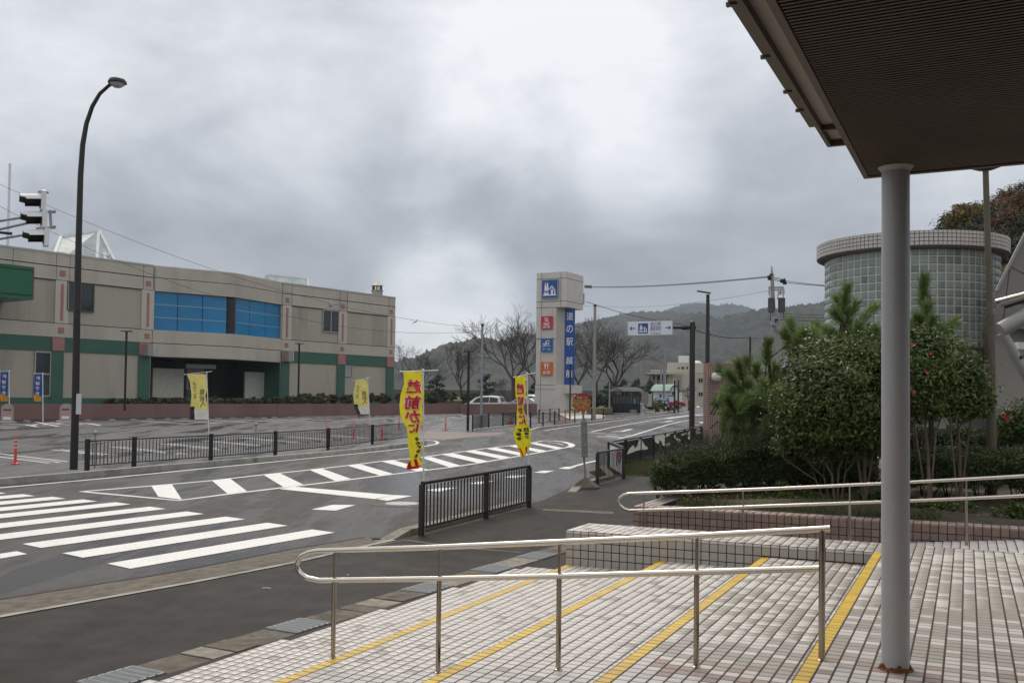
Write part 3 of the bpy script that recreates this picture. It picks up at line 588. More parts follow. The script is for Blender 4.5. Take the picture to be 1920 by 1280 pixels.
def tile_tint(u, v, lev):
    j = random.uniform(.93, 1.05)
    if lev == 'cheek': p = .35
    elif lev <= 1: p = .05
    elif lev == 2: p = .14
    elif lev == 3: p = .60
    else: p = .66
    if lev in (3, 4) and v < -4.9 - .2 * (u - 3): p = .08
    if lev == 2 and v < -3.5: p = .03
    p *= .55 + .9 * smooth_noise(u, v, 2.1, 1)
    brown = lev in (3, 4) and -5.35 < v < -4.85 and random.random() < .4
    if brown: c = _a((.33, .23, .18))
    elif random.random() < p: c = _a((.36, .325, .275))
    else: c = _a((.60, .56, .51)) if random.random() < .8 else _a((.54, .50, .455))
    return c * j
YEL = _a((.72, .47, .05))
TW = .0453
def tile_mesh(name, sx, sy, h, m):
    mb = MB(); c = .004; a, b = sx, sy
    v = [(-a, -b, 0), (a, -b, 0), (a, b, 0), (-a, b, 0), (-a, -b, h - c), (a, -b, h - c), (a, b, h - c), (-a, b, h - c), (-a + c, -b + c, h), (a - c, -b + c, h), (a - c, b - c, h), (-a + c, b - c, h)]
    mb.add(v, [(0, 1, 5, 4), (1, 2, 6, 5), (2, 3, 7, 6), (3, 0, 4, 7), (4, 5, 9, 8), (5, 6, 10, 9), (6, 7, 11, 10), (7, 4, 8, 11), (8, 9, 10, 11)])
    me = bpy.data.meshes.new(name); me.from_pydata(mb.v, [], mb.f); me.materials.append(m); return me
TM = tile_mesh('tile', TW, TW, .011, M['tile'])
cells = []   # (u,v,z,lev,yellow)
nv = int((0 - VMIN) / .1)
for k in range(3):
    for i in range(12):
        for j in range(nv): cells.append((NU[k] + .05 + .0995 * i, -.05 - .1 * j, LV[k + 1] - T - .0085, k + 1, i == 0))
for j in range(nv + 4):
    v = .35 - .1 * j; i = 0
    while True:
        u = -.05 - .1 * i
        if u - .05 < uedge(v): break
        cells.append((u, v, LV[0] - T - .0085, 0, False)); i += 1
ni = int((UMAX - NU[3]) / .1)
for i in range(ni):
    for j in range(nv + 7): cells.append((NU[3] + .05 + .1 * i, .74 - .1 * j, LV[4] - T - .0085, 4, i == 0 and j > 7))
def inview(P, mx=500, my=500):
    d = np.array(P) - CAM
    if d @ CF < .4: return None
    x, y = pix(P)
    if not (-mx < x < 1920 + mx and -my < y < 1280 + my): return None
    return x, y, d @ CF
cand = []
for c in cells:
    P = S(*c[:3]); q = inview(P)
    if q: cand.append((q, P, c))
def frame_ok(q): return -10 < q[0] < 1930 and q[1] < 1290
def emit_tiles(cand, root, levs, lim, nlim=290):
    mine = [c for c in cand if c[2][3] in levs]
    yel = sorted([c for c in mine if c[2][4]], key=lambda c: c[0][2] + (0 if frame_ok(c[0]) else 99)); pl = sorted([c for c in mine if not c[2][4]], key=lambda c: c[0][2] + (0 if frame_ok(c[0]) else 99))
    for name, L_, lm_ in (('nosing_tile', yel, nlim), ('tile', pl, lim)):
        for q, P, c in L_[:lm_]:
            o = bpy.data.objects.new(name, TM); COL.objects.link(o); o.parent = root; o.location = Vector(P) - root.location; o.rotation_euler = (random.uniform(-.002, .002), random.uniform(-.002, .002), -AZ)
            t = YEL * random.uniform(.85, 1.1) if c[4] else tile_tint(c[0], c[1], c[3]); o.color = (*t, 1)
        rest = L_[lm_:]
        if rest:
            bv = np.array([v.co for v in TM.vertices]); bf = np.array([p.vertices for p in TM.polygons]); ca, sa = math.cos(-AZ), math.sin(-AZ)
            R2 = np.array([[ca, -sa, 0], [sa, ca, 0], [0, 0, 1]]); bv = bv @ R2.T
            V = np.concatenate([bv + P + np.array([0, 0, random.uniform(-.0012, .0012)]) for q, P, c in rest]); Fa = np.concatenate([bf + len(bv) * i for i in range(len(rest))])
            tt = np.repeat(np.array([YEL * random.uniform(.85, 1.1) if c[4] else tile_tint(c[0], c[1], c[3]) for q, P, c in rest]), len(bf), 0)
            o = bpy.data.objects.new('tile_field' if name == 'tile' else 'nosing_field', mesh_np('tile_field', V, Fa, [M['tilef']], tt)); link(o, root); o['kind'] = 'stuff'
emit_tiles(cand, steps, (0, 1, 2, 3), 295, 240)
emit_tiles(cand, plat, (4,), 295, 200)

# ---- cheek wall beside the steps (its top is level with the platform)
def vtile(root, name, me, P, ax_u, ax_n, tint):
    """tile standing on a vertical face: local x along ax_u, local z along outward ax_n"""
    o = bpy.data.objects.new(name, me); COL.objects.link(o); o.parent = root
    y = np.cross(ax_n, ax_u); o.matrix_local = Matrix(((ax_u[0], y[0], ax_n[0], P[0] - root.location[0]), (ax_u[1], y[1], ax_n[1], P[1] - root.location[1]), (ax_u[2], y[2], ax_n[2], P[2] - root.location[2]), (0, 0, 0, 1)))
    o.color = (*tint, 1); return o
cheek = thing('low_tiled_wall', S(1.8, .4, 0), 'low beige tiled wall flanking the steps, level with the platform', 'low wall')
mb = MB(); sprism(mb, 0, NU[3] - .003, .004, .79, 0, .638); build('wall_body', mb, M['grout'], cheek)
CT = tile_mesh('wall_tile', TW, TW, .010, M['tile']); CAPT = tile_mesh('cap_tile', TW, TW, .010, M['tile']); CAPF = tile_mesh('cap_edge', TW, .013, .012, M['tile'])
field = []
for i in range(36):
    u = .043 + .1 * i if i else .045; lvl = LV[1] if u < 1.19 else LV[2] if u < 2.39 else LV[3]
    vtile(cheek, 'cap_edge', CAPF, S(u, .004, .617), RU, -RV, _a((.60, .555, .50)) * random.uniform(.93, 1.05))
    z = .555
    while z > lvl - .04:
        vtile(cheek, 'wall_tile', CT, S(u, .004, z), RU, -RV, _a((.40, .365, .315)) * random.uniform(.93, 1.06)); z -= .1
    for r_ in range(8): field.append((S(u, .05 + .1 * r_, .630), tile_tint(u, 0, 'cheek') * (1.05 if u < 1.4 else .9)))
bv = np.array([v.co for v in TM.vertices]); bf = np.array([p.vertices for p in TM.polygons]); ca, sa = math.cos(-AZ), math.sin(-AZ); R2 = np.array([[ca, -sa, 0], [sa, ca, 0], [0, 0, 1]])
def flat_field(name, L_, root, m, kind='stuff'):
    b = bv @ R2.T; V = np.concatenate([b + P for P, t in L_]); Fa = np.concatenate([bf + 12 * i for i in range(len(L_))]); tt = np.repeat(np.array([t for P, t in L_]), len(bf), 0)
    o = bpy.data.objects.new(name, mesh_np(name, V, Fa, [m], tt)); link(o, root); o['kind'] = kind; return o
flat_field('top_tiles', field, cheek, M['tilef'])
mb = MB()
for r_ in range(8):
    for z in (.56, .46, .36, .26, .16): mb.add([S(-.006, .012 + .1 * r_, z - .044), S(-.006, .1 + .1 * r_, z - .044), S(-.006, .1 + .1 * r_, z + .044), S(-.006, .012 + .1 * r_, z + .044)], [(3, 2, 1, 0)])
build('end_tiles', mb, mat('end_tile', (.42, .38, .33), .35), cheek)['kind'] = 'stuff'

# ---- ramp
rampz = lambda u: max(.066, min(.5 + .096 * (u - 3.83), .64))
mb = MB(); us = [.1, .7, 1.5, 3, 4.2, 5.3, UMAX]
for i in range(len(us) - 1):
    a, b = us[i], us[i + 1]; mb.hexa([S(u, v, -.05) for u, v in ((a, .792), (b, .792), (b, 2.1), (a, 2.1))] + [S(u, v, rampz(u) - .010) for u, v in ((a, .792), (b, .792), (b, 2.1), (a, 2.1))])
ramp = struct('access_ramp', mb, M['grout'], 'tiled ramp between low wall and planter')
rf = [(S(.2 + .1 * i, .85 + .1 * j, rampz(.2 + .1 * i) - T - .0085), _a((.58, .545, .53)) * random.uniform(.9, 1.05)) for i in range(110) for j in range(13)]
o = flat_field('ramp_tiles', rf, None, M['tilef']); o.parent = ramp

# ---- planter
planter = thing('planter_wall', S(3, 2.2, 0), 'low brown tiled planter wall behind the ramp handrail', 'planter')
PZ = .755; mb = MB(); sprism(mb, .2, UMAX, 2.104, 2.40, 0, PZ - .001); sprism(mb, .2, .5, 2.404, 6.3, 0, PZ - .001); build('wall_body', mb, M['grout'], planter)
BT = tile_mesh('brown_tile', TW, TW, .010, M['brntile']); BC = tile_mesh('brown_cap', TW, .013, .012, M['brntile'])
np_ = 0; vf = MB(); tf = []
for i in range(117):
    u = .25 + .1 * i; base = rampz(u); z = PZ - .068
    k = random.uniform(.9, 1.1); part_ = u < 5.5
    if part_: vtile(planter, 'cap_edge', BC, S(u, 2.104, PZ - .016), RU, -RV, _a((1.35, 1.3, 1.2)) * k)
    while z > base - .04:
        if part_: vtile(planter, 'brown_tile', BT, S(u, 2.104, z), RU, -RV, _a((1, 1, 1)) * random.uniform(.85, 1.1))
        else: vf.add([S(u - TW, 2.094, z - TW), S(u + TW, 2.094, z - TW), S(u + TW, 2.094, z + TW), S(u - TW, 2.094, z + TW)], [(0, 1, 2, 3)])
        z -= .1
    for r_ in range(3): tf.append((S(u, 2.15 + .1 * r_, PZ - .009), (_a((.46, .36, .31)) if random.random() < .45 else _a((.30, .215, .18))) * random.uniform(.85, 1.1)))
for r_ in range(39):
    for c_ in range(3): tf.append((S(.25 + .1 * c_, 2.45 + .1 * r_, PZ - .009), _a((.36, .29, .25)) * random.uniform(.85, 1.15)))
o = build('far_tiles', vf, mat('far_brown_tile', (.235, .165, .135), .4, var=.15), planter); o['kind'] = 'stuff'
flat_field('top_tiles', tf, planter, M['tilef'])
mb = MB(); nx, ny = 60, 40; vs = []
for i in range(nx + 1):
    for j in range(ny + 1):
        u, v = .5 + (UMAX - .5) * i / nx, 2.4 + 8.5 * j / ny; e = min(i, 3) / 3 * min(j, 3) / 3 * (1 if j < ny else 0); vs.append(S(u, v, (PZ - .06 + e * (.05 + .12 * smooth_noise(u, v, 1.1, 3))) if j < ny else .0))
mb.add(vs, [(i * (ny + 1) + j, (i + 1) * (ny + 1) + j, (i + 1) * (ny + 1) + j + 1, i * (ny + 1) + j + 1) for i in range(nx) for j in range(ny)])
struct('planting_bed', mb, M['soil'], 'dark leaf strewn soil of the planted bed', smooth=60)

# ---- handrails
def rail(name, v, top, low, loop, posts, label, r=.0215):
    P0 = S(0, v, 0); w = lambda p: vplane(p[0], p[1], P0, RU)
    root = thing(name, w(posts[0][:2]), label, 'handrail', 'stainless handrails')
    tp = [w(p) for p in top]; lp = [w(p) for p in low]; path = tp + [w(p) for p in loop] + lp
    mb = MB(); mb.tube(path, r, 12); build('rail_tube', mb, M['steel'], root, smooth=50)
    tu = [Suv(p)[0] for p in tp][::-1]; tz = [p[2] for p in tp][::-1]; lu = [Suv(p)[0] for p in lp]; lz = [p[2] for p in lp]
    for (x, y, zf) in posts:
        q = w((x, y)); u = Suv(q)[0]; zt = np.interp(u, tu, tz); zl = np.interp(u, lu, lz)
        mb = MB(); last = (x == posts[-1][0] and name == 'handrail' and len(posts) == 5)
        if last: mb.tube([S(u, v, zf - .01), S(u, v, zt)], .021, 12)
        else: mb.tube([S(u, v, zf - .01), S(u, v, zl)], .0185, 12); mb.tube([S(u, v, zl), S(u, v, zt)], .0115, 10)
        mb.lathe(S(u, v, zf - .004), [(.03, 0), (.03, .006), (.02, .012)], 14)
        build('post', mb, M['postst'], root, smooth=50)
    return root
rail('handrail', -4.97, [(1557, 990.3), (1309, 1003.8), (1046.8, 1015.5), (810, 1025.7), (595, 1032)], [(600, 1087.5), (822.6, 1084.4), (1046.8, 1079.6), (1309, 1072), (1536, 1065.3)],
     [(580, 1034.5), (566, 1041), (558, 1052), (557, 1063), (563, 1074), (576, 1083)], [(626, 1130, LV[1]), (823, 1130, LV[1]), (1048, 1130, LV[2]), (1306, 1130, LV[3]), (1541, 1120, LV[4])], 'near stainless handrail descending the steps with a looped end')
rail('handrail', 1.7, [(2060, 884), (1920, 892), (1812, 898), (1707, 903.5), (1593, 909), (1460, 915.3), (1320, 920.5), (1180, 925)], [(1180, 956.7), (1320, 952.5), (1390, 950), (1460, 947.3), (1593, 942.5), (1707, 938.5), (1812, 934), (1920, 929), (2060, 922)],
     [(1170, 927), (1163, 932), (1160, 939), (1162, 946), (1170, 953)], [(1207, 960, rampz(.5)), (1393, 960, rampz(1.85)), (1593, 960, rampz(3.18)), (1812, 960, rampz(4.5)), (1990, 960, rampz(5.4))], 'far stainless handrail along the ramp in front of the planter')

# ================================================================== CANOPY AND ITS COLUMN
cb = G(1679, 1253, .64); ZC = 3.74
root = thing('canopy_column', cb, 'thick grey round steel column rusting at its foot', 'column')
mb = MB(); mb.lathe(cb, [(.083, 0), (.083, .9), (.083, 2.2), (.083, ZC - .64 - .012)], 40); build('shaft', mb, M['colpaint'], root, smooth=60)
mb = MB(); vs = []; n = 40
for k in range(n):
    a = 2 * math.pi * k / n; h = .014 + .03 * abs(math.sin(a * 2.3 + .5) * math.sin(a * 5.1)); rr = .088 + .012 * random.random()
    for r_, z in ((rr + .012, .001), (rr, .008), (.0838, h)): vs.append(cb + np.array([r_ * math.cos(a), r_ * math.sin(a), z]))
mb.add(vs, [(3 * k + j, 3 * ((k + 1) % n) + j, 3 * ((k + 1) % n) + j + 1, 3 * k + j + 1) for k in range(n) for j in range(2)]); build('rust_collar', mb, M['rust'], root)
mb = MB(); mb.lathe((cb[0], cb[1], ZC - .02), [(.0845, -.012), (.092, 0), (.105, .016)], 32); build('ceiling_collar', mb, M['colpaint'], root)

C0 = G(1620, 333, ZC); C1 = G(1920, 306, ZC); cx_ = (C1 - C0) / np.linalg.norm(C1 - C0); E_ = G(1438, 0, ZC); cy_ = (E_ - C0) / np.linalg.norm(E_ - C0)   # far edge, left edge (towards us)
LX, LY = 14.0, 12.0
can = thing('entrance_canopy', C0, 'dark brown ribbed canopy overhead with a light strip at its edge', 'canopy')
def cprism(mb, a0, a1, b0, b1, z0, z1):
    q = [C0 + a * cx_ + b * cy_ for a, b in ((a0, b0), (a1, b0), (a1, b1), (a0, b1))]; return mb.prism([(p[0], p[1]) for p in q], z0, z1)
mb = MB(); cprism(mb, .034, LX, .05, LY, ZC + .012, ZC + .30); build('ceiling_deck', mb, M['soffit'], can)
mb = MB(); b = .08
while b < LY: cprism(mb, .036, LX, b, b + .017, ZC - .004, ZC + .012); b += .034
o = build('ceiling_ribs', mb, M['soffit'], can); o['kind'] = 'stuff'
mb = MB(); cprism(mb, 0, .032, 0, LY, ZC - .01, ZC + .34); cprism(mb, .032, LX, 0, .045, ZC - .01, ZC + .34); build('edge_trim', mb, M['fascia'], can)
# outer edge pieces: light strip then gutter
e1 = G(1583, 272, ZC + .05); dl = (e1 - C0) @ (-cx_); 
dn = np.cross(np.r_[cy_[:2], 0], ZU); dn /= np.linalg.norm(dn)
if dn @ cx_ > 0: dn = -dn
P_ = lambda s_, o_: C0 + s_ * cy_ + o_ * dn
def oprism(mb, s0, s1, o0, o1, z0, z1):
    q = [P_(s0, o0), P_(s1, o0), P_(s1, o1), P_(s0, o1)]; return mb.prism([(p[0], p[1]) for p in q], z0, z1)
ss = lambda x, y, z: (G(x, y, z) - C0) @ cy_ / (cy_ @ cy_)
s_a = ss(1583, 272, ZC); w_a = .078; w_b = .022; w_c = .075
mb = MB(); oprism(mb, s_a + .03, LY, .002, w_a, ZC + .03, ZC + .05); build('light_strip', mb, M['lightpanel'], can)
mb = MB(); oprism(mb, s_a, s_a + .03, .002, w_a + w_b, ZC - .005, ZC + .2); oprism(mb, s_a + .03, LY, w_a, w_a + w_b, ZC - .01, ZC + .2); oprism(mb, s_a + .34, s_a + .37, .002, w_a, ZC + .0, ZC + .029); build('strip_frame', mb, M['fascia'], can)
mb = MB(); oprism(mb, s_a - .06 + .25, LY, w_a + w_b + .002, w_a + w_b + w_c, ZC + .07, ZC + .2); gut = build('roof_gutter', mb, M['fascia'], can)
for s_ in (s_a + .9, s_a + 1.45, s_a + 2.1, s_a + 2.8, s_a + .55): mb = MB(); oprism(mb, s_, s_ + .02, w_a + w_b + .004, w_a + w_b + w_c + .012, ZC + .06, ZC + .075); build('gutter_clip', mb, M['bronze'], gut)
# entrance building behind the viewer, closing the canopy
eb = thing('entrance_building', (6, -6, .6), 'entrance building that carries the canopy, behind the viewer', 'building')
mb = MB(); cprism(mb, -3, LX + 2, LY + .01, LY + .4, 0, ZC + 3); build('wall', mb, M['louvre'], eb)
for k in range(6): mb = MB(); cprism(mb, .4 + 2.2 * k, 2.3 + 2.2 * k, LY - .06, LY, .7, 3.2); build('glass_door', mb, M['darkglass'], eb)
# ================================================================== RAILINGS
def boxmesh(name, sx, sy, sz, m):
    mb = MB(); mb.box((0, 0, 0), sx, sy, sz, 0, True); me = bpy.data.meshes.new(name); me.from_pydata(mb.v, [], mb.f); me.materials.append(m); return me
def inst(name, me, P, az, root, sz=None):
    o = bpy.data.objects.new(name, me); COL.objects.link(o); o.parent = root; o.location = Vector(tuple(map(float, P))) - root.location; o.rotation_euler = (0, 0, -az)
    if sz: o.scale = (1, 1, sz)
    return o
def fence(posts, label, h=.82, gap=.1, pw=.012, pd=.02, rail_w=.055, post_w=.07, m='black', bot=.12, toprail='tube', group=None, post_h=None, name='railing', pales=True, midrails=(), cat='railing'):
    root = thing(name, posts[0], label, cat, group)
    pm = boxmesh('baluster', pw, pd, h - bot - .05, M[m]); qm = boxmesh('post', post_w, post_w, post_h or h, M[m])
    for i, p in enumerate(posts):
        q = posts[min(i + 1, len(posts) - 1)] - posts[max(i - 1, 0)]; az = math.atan2(q[1], q[0])
        o = inst('post', qm, p - .02 * ZU, -az, root)
    for a, b in zip(posts[:-1], posts[1:]):
        a, b = np.array(a), np.array(b); L_ = np.linalg.norm(b - a); d = (b - a) / L_; az = math.atan2(d[1], d[0])
        mb = MB()
        if toprail == 'tube': mb.tube([a + h * ZU, b + h * ZU], rail_w / 2, 10)
        else: mb.beam(a + h * ZU, b + h * ZU, rail_w, .035)
        build('top_rail', mb, M[m], root, smooth=50)
        mb = MB(); mb.beam(a + bot * ZU + d * post_w / 2, b + bot * ZU - d * post_w / 2, .035, .03); build('bottom_rail', mb, M[m], root)
        for z in midrails: mb = MB(); mb.beam(a + z * ZU, b + z * ZU, .02, .02); build('mid_rail', mb, M[m], root)
        if pales:
            n = max(2, round((L_ - post_w) / gap))
            for k in range(1, n): inst('baluster', pm, a + d * (post_w / 2 + (L_ - post_w) * k / n) + (bot + .01) * ZU, -az, root)
    return root
nfp = [NF0, NF0 + .54 * (NF1 - NF0), NF1]
fence(nfp, 'black railing nearest the steps, with two yellow flag poles tied to it', h=.83, gap=.128, pw=.014, pd=.022, rail_w=.062, post_w=.075, group='black railings', m='brown')
FFX = [(163, 880), (251, 873), (395, 862), (516, 852), (615, 842), (698, 833), (768, 826)]
fp = [G(x, y, .14) for x, y in FFX]
for p in fp: p[2] = .13 + gz(p[1])
fence(fp, 'long black railing on the kerb of the car park across the road', h=.80, gap=.138, pw=.016, pd=.02, post_w=.10, rail_w=.045, post_h=.88, group='black railings')
# thin rail on the far side of the strip, ends in a small globe finial
for x, y in ((177, 832), (479, 808)):
    p = G(x, y + 46 if x < 300 else y + 36, .14); mb = MB(); mb.tube([p, p + .95 * ZU], .022, 8); mb.sphere(p + 1.0 * ZU, .06, 10, 6); single('reflector_post', mb, M['galv'], 'little grey post with a round head behind the railing %s' % ('end by the street lamp' if x < 300 else 'near its third bay'), 'post')
f3 = [G(x, y) for x, y in ((886, 807), (916, 802), (943, 799.5), (967, 796))]
fence(f3, 'thin railing beside the grey pole at the car park entrance', h=.95, gap=.14, pw=.012, post_w=.085, rail_w=.03, group='black railings', post_h=1.02)
f4 = [G(x, y) for x, y in ((994.6, 801), (1018, 799), (1040, 796), (1059.5, 794), (1077.7, 791), (1109.5, 788), (1131, 785.5))]
fence(f4, 'black post and rail fence in front of the sign tower', h=.95, pales=False, post_w=.09, rail_w=.035, group='black railings', post_h=1.05, bot=.25, midrails=(.6,))
f5 = [G(x, y) for x, y in ((1010.6, 791), (1031, 788.5), (1048, 787.3))]
fence(f5, 'short black fence set back behind the fence of the sign tower', h=.95, pales=False, post_w=.09, rail_w=.035, group='black railings', post_h=1.05, bot=.3)
# weedy corner: short railing, oblique railing and the long patterned one
fence([FA, FB], 'short black railing at the weedy corner by the bus stop', h=.83, gap=.115, pw=.016, pd=.02, rail_w=.06, post_w=.08, group='black railings', m='brown')
fr = thing('sign_railing', FC, 'oblique railing at the corner carrying a small coloured picture board', 'railing', 'black railings')
a, b = FB + .0 * ZU, FC; mb = MB(); mb.tube([a + .86 * ZU, b + .86 * ZU], .04, 10); build('top_rail', mb, M['brown'], fr)
mb = MB(); mb.box(b, .08, .08, .84, 0, True); build('post', mb, M['brown'], fr)
dd = (b - a) / np.linalg.norm(b - a); nn = np.array([dd[1], -dd[0], 0]); L_ = np.linalg.norm(b - a)
mb = MB(); mb.hexa([a + t * dd + s_ * nn + z * ZU for z, t, s_ in ()] or [*(a + t * dd + s_ * nn + .1 * ZU for t, s_ in ((.3, 0), (L_ - .2, 0), (L_ - .2, .02), (.3, .02))), *(a + t * dd + s_ * nn + .78 * ZU for t, s_ in ((.3, 0), (L_ - .2, 0), (L_ - .2, .02), (.3, .02)))]); brd = build('picture_board', mb, M['signwhite'], fr)
for k, (t0, t1, z0, z1, mm) in enumerate(((.05, .16, .45, .62, 'red'), (.10, .2, .3, .45, 'greenbox'), (.2, .34, .45, .66, 'red'), (.22, .3, .22, .4, 'blue'), (.3, .42, .3, .5, 'red'), (.42, .5, .5, .6, 'orange'), (.36, .48, .14, .26, 'blue'))):
    for sd in (-.003, .023):
        mb = MB(); mb.add([a + (.3 + t * (L_ - .5)) * dd + sd * nn + (.1 + z) * ZU for t, z in ((t0, z0), (t1, z0 + .03), (t1, z1), ((t0 + t1) / 2, z1 + .05), (t0, z1 - .04))], [(0, 1, 2, 3, 4)]); build('picture_patch', mb, M[mm], brd)
# long patterned railing: flat pales, some carrying pale plates that make a wave picture
L2 = np.linalg.norm((FD - FC)[:2]); npost = 9
pr = thing('patterned_railing', FC, 'long black pale railing with cream wave shapes along the pavement', 'railing', 'black railings')
sp = lambda s_: np.array([FC[0] + fd2[0] * s_, FC[1] + fd2[1] * s_, gz(FC[1] + fd2[1] * s_) + .06])
n8 = lambda x, y: (1100 + x / 8, 700 + y / 8)
def sz_(x, y):
    q = vplane(*n8(x, y), FC, fd2); s_ = (q - FC)[:2] @ fd2[:2]; return s_, q[2] - sp(s_)[2]
shapes = [[(590, 1215), (640, 1120), (700, 1070), (715, 1125), (755, 1085), (790, 970), (825, 1000), (870, 1080), (915, 1110), (900, 1135), (760, 1150)],
          [(990, 940), (1060, 945), (1120, 912), (1240, 892), (1240, 930), (1170, 960), (1120, 985), (1075, 1052), (1040, 1040), (1005, 1000)],
          [(1110, 990), (1165, 965), (1165, 1045), (1245, 1040), (1240, 1070), (1190, 1090), (1140, 1080)],
          [(1300, 925), (1330, 920), (1350, 970), (1400, 985), (1405, 1020), (1370, 1015), (1320, 980)], [(1330, 880), (1350, 875), (1345, 905), (1325, 905)],
          [(1420, 905), (1490, 882), (1490, 908), (1420, 930)], [(1520, 890), (1545, 850), (1545, 925), (1515, 915)], [(1515, 940), (1545, 935), (1545, 990), (1520, 985)],
          [(1630, 860), (1660, 825), (1705, 822), (1705, 840), (1668, 850), (1668, 875), (1710, 870), (1710, 895), (1635, 912)], [(1745, 800), (1780, 785), (1780, 815), (1750, 830)], [(1750, 850), (1780, 838), (1780, 890), (1765, 885)]]
shp = [[sz_(*p) for p in s_] for s_ in shapes]
def spans(poly, s_):
    zz = []
    for (a, za), (b, zb) in zip(poly, poly[1:] + poly[:1]):
        if (a <= s_) != (b <= s_): zz.append(za + (zb - za) * (s_ - a) / (b - a))
    zz.sort(); return list(zip(zz[::2], zz[1::2]))
az2 = math.atan2(fd2[0], fd2[1]); nP = 215; pmesh = boxmesh('pale', .022, .075, .66, M['black']); postm = boxmesh('post', .08, .09, .86, M['black'])
plates = MB()
for i in range(1, nP):
    s_ = L2 * i / nP; o = inst('pale', pmesh, sp(s_) + .13 * ZU, az2, pr)
    for poly in shp:
        for z0, z1 in spans(poly, s_):
            z0, z1 = max(z0, .14), min(z1, .79)
            if z1 - z0 > .02:
                mb = MB(); c = sp(s_) + (z0) * ZU - fl2 * .013; mb.box(c, .006, .078, z1 - z0, az2, True)
                c2 = sp(s_) + z0 * ZU + fl2 * .0; mb.box(c2 - fl2 * .0 + 0 * ZU, .030, .077, z1 - z0, az2, True)
                plates.v += mb.v[8:]; b0 = len(plates.v) - 8; plates.f += [tuple(b0 + k - 8 for k in f) for f in mb.f[6:]]; plates.m += [0] * 6
o = build('wave_plates', plates, mat('cream_plate', (.74, .71, .60), .6, var=.08), pr); o['kind'] = 'stuff'
for i in range(npost + 1): inst('post', postm, sp(L2 * i / npost), az2, pr)
for zz, w in ((.855, .06), (.12, .05)):
    for i in range(6): mb = MB(); mb.beam(sp(L2 * i / 6) + zz * ZU, sp(L2 * (i + 1) / 6) + zz * ZU, w, .04); build('top_rail' if zz > .5 else 'bottom_rail', mb, M['brown'], pr)
p = G(*n8(757, 1260), .06); mb = MB(); mb.tube([p, p + .78 * ZU], .03, 10); mb.mi = 1; mb.tube([p + .70 * ZU, p + .745 * ZU], .036, 10); mb.tube([p + .61 * ZU, p + .65 * ZU], .036, 10)
single('delineator', mb, [M['black'], M['signwhite']], 'thin black post with two white bands in front of the patterned railing', 'post')
ZC_ = FC.copy()
# ================================================================== STREET FURNITURE
# curved street lamp on the left
lb = G(137, 883, .15); mb = MB(); Yl = lb[1]
pl = [(138, 880), (141, 780), (144, 600), (147.5, 450), (151, 330), (155, 272), (162, 232), (173, 200), (187, 176), (205, 160)]
pts = [at(x, y, Yl) for x, y in pl]
lamp = thing('street_lamp', lb, 'tall dark curved street lamp at the kerb of the car park', 'street lamp')
mb.tube(pts, [.105, .10, .092, .084, .076, .07, .063, .056, .05, .046], 14); pole_ = build('pole', mb, M['black'], lamp, smooth=60)
mb = MB(); mb.box(at(141.5, 757, Yl) + np.array([.115, -.06, 0]), .09, .1, .55, .2); build('notice_plate', mb, M['flagw'], pole_)
hd = at(220, 155, Yl - .1); mb = MB(); mb.lathe(hd, [(.06, .13), (.2, .09), (.245, .02), (.245, -.02), (.2, -.03)][::-1], 20); mb.tube([pts[-1], hd + .03 * ZU], .05, 8); build('lamp_head', mb, M['black'], lamp, smooth=50)
mb = MB(); mb.lathe(hd - .02 * ZU, [(.001, -.13), (.1, -.11), (.17, -.06), (.195, -.005)], 20); build('lamp_glass', mb, M['lampglass'], lamp, smooth=60)
# two thin T-topped lamps by the museum, others by the tower
def tlamp(xb, yb, xt, yt, label, w=.55, r=.055, z=None, Y=None):
    b = G(xb, yb, z) if Y is None else at(xb, 760, Y)
    if Y is not None: b[2] = gz(Y) + .6
    t = zat(b, yt); mb = MB(); root = thing('garden_lamp', b, label, 'lamp post', 'slim T topped lamp posts')
    mb.tube([b, (b[0], b[1], t)], r, 8); build('pole', mb, M['black'], root); mb = MB(); mb.box((b[0], b[1], t), w, .35, .07); build('lamp_head', mb, M['black'], root); return root
tlamp(877, 806, 878, 659, 'slim black T topped lamp at the car park entrance beside the grey pole', r=.085, w=.62)
tlamp(234, 0, 233.5, 621, 'slim black T topped lamp in front of the left museum wall', r=.09, w=.8, Y=76.5)
tlamp(559, 0, 558.5, 644, 'slim black T topped lamp in front of the right museum wall', r=.09, w=.8, Y=90.5)
tlamp(1068.5, 786.5, 1069, 683, 'slim black T topped lamp in front of the blue tower lettering', r=.07, w=.5)
# LED street lamp right of the direction sign
b = G(1325.5, 836, .06); t = zat(b, 548); lamp2 = thing('street_lamp', b, 'straight dark LED street lamp beside the tiled gate pillar', 'street lamp')
mb = MB(); mb.tube([b, (b[0], b[1], (b[2] + t) / 2), (b[0], b[1], t - .1)], [.13, .11, .085], 12); build('pole', mb, M['brown'], lamp2, smooth=60)
h0 = np.array([b[0], b[1], t]); h1 = at(1307, 545.5, b[1]); mb = MB(); mb.beam(h0 + _a([.12, 0, -.04]), h1, .22, .05, (0, 0, 1)); build('lamp_head', mb, M['brown'], lamp2)
mb = MB(); mb.box((b[0] + .13, b[1], zat(b, 616)), .12, .12, .25); build('sensor_box', mb, M['galv'], lamp2)
# lamp with flat disc behind the canopy corner
b = at(1860, 850, 15.5); b[2] = .78; t = at(1848, 318, 15.5)
lamp3 = thing('street_lamp', b, 'bronze lamp pole with a flat round head behind the canopy corner', 'street lamp')
mb = MB(); e = at(1856, 592, 15.5); mb.tube([b, e], [.078, .074], 14); build('lower_pole', mb, M['bronze'], lamp3, smooth=60); mb = MB(); mb.tube([e, t], [.052, .045], 14); build('pole', mb, M['bronze'], lamp3, smooth=60)
mb = MB(); mb.lathe(t, [(.05, -.02), (.13, 0), (.22, .035), (.22, .06), (.05, .1)], 24); build('lamp_head', mb, M['bronze'], lamp3, smooth=40)
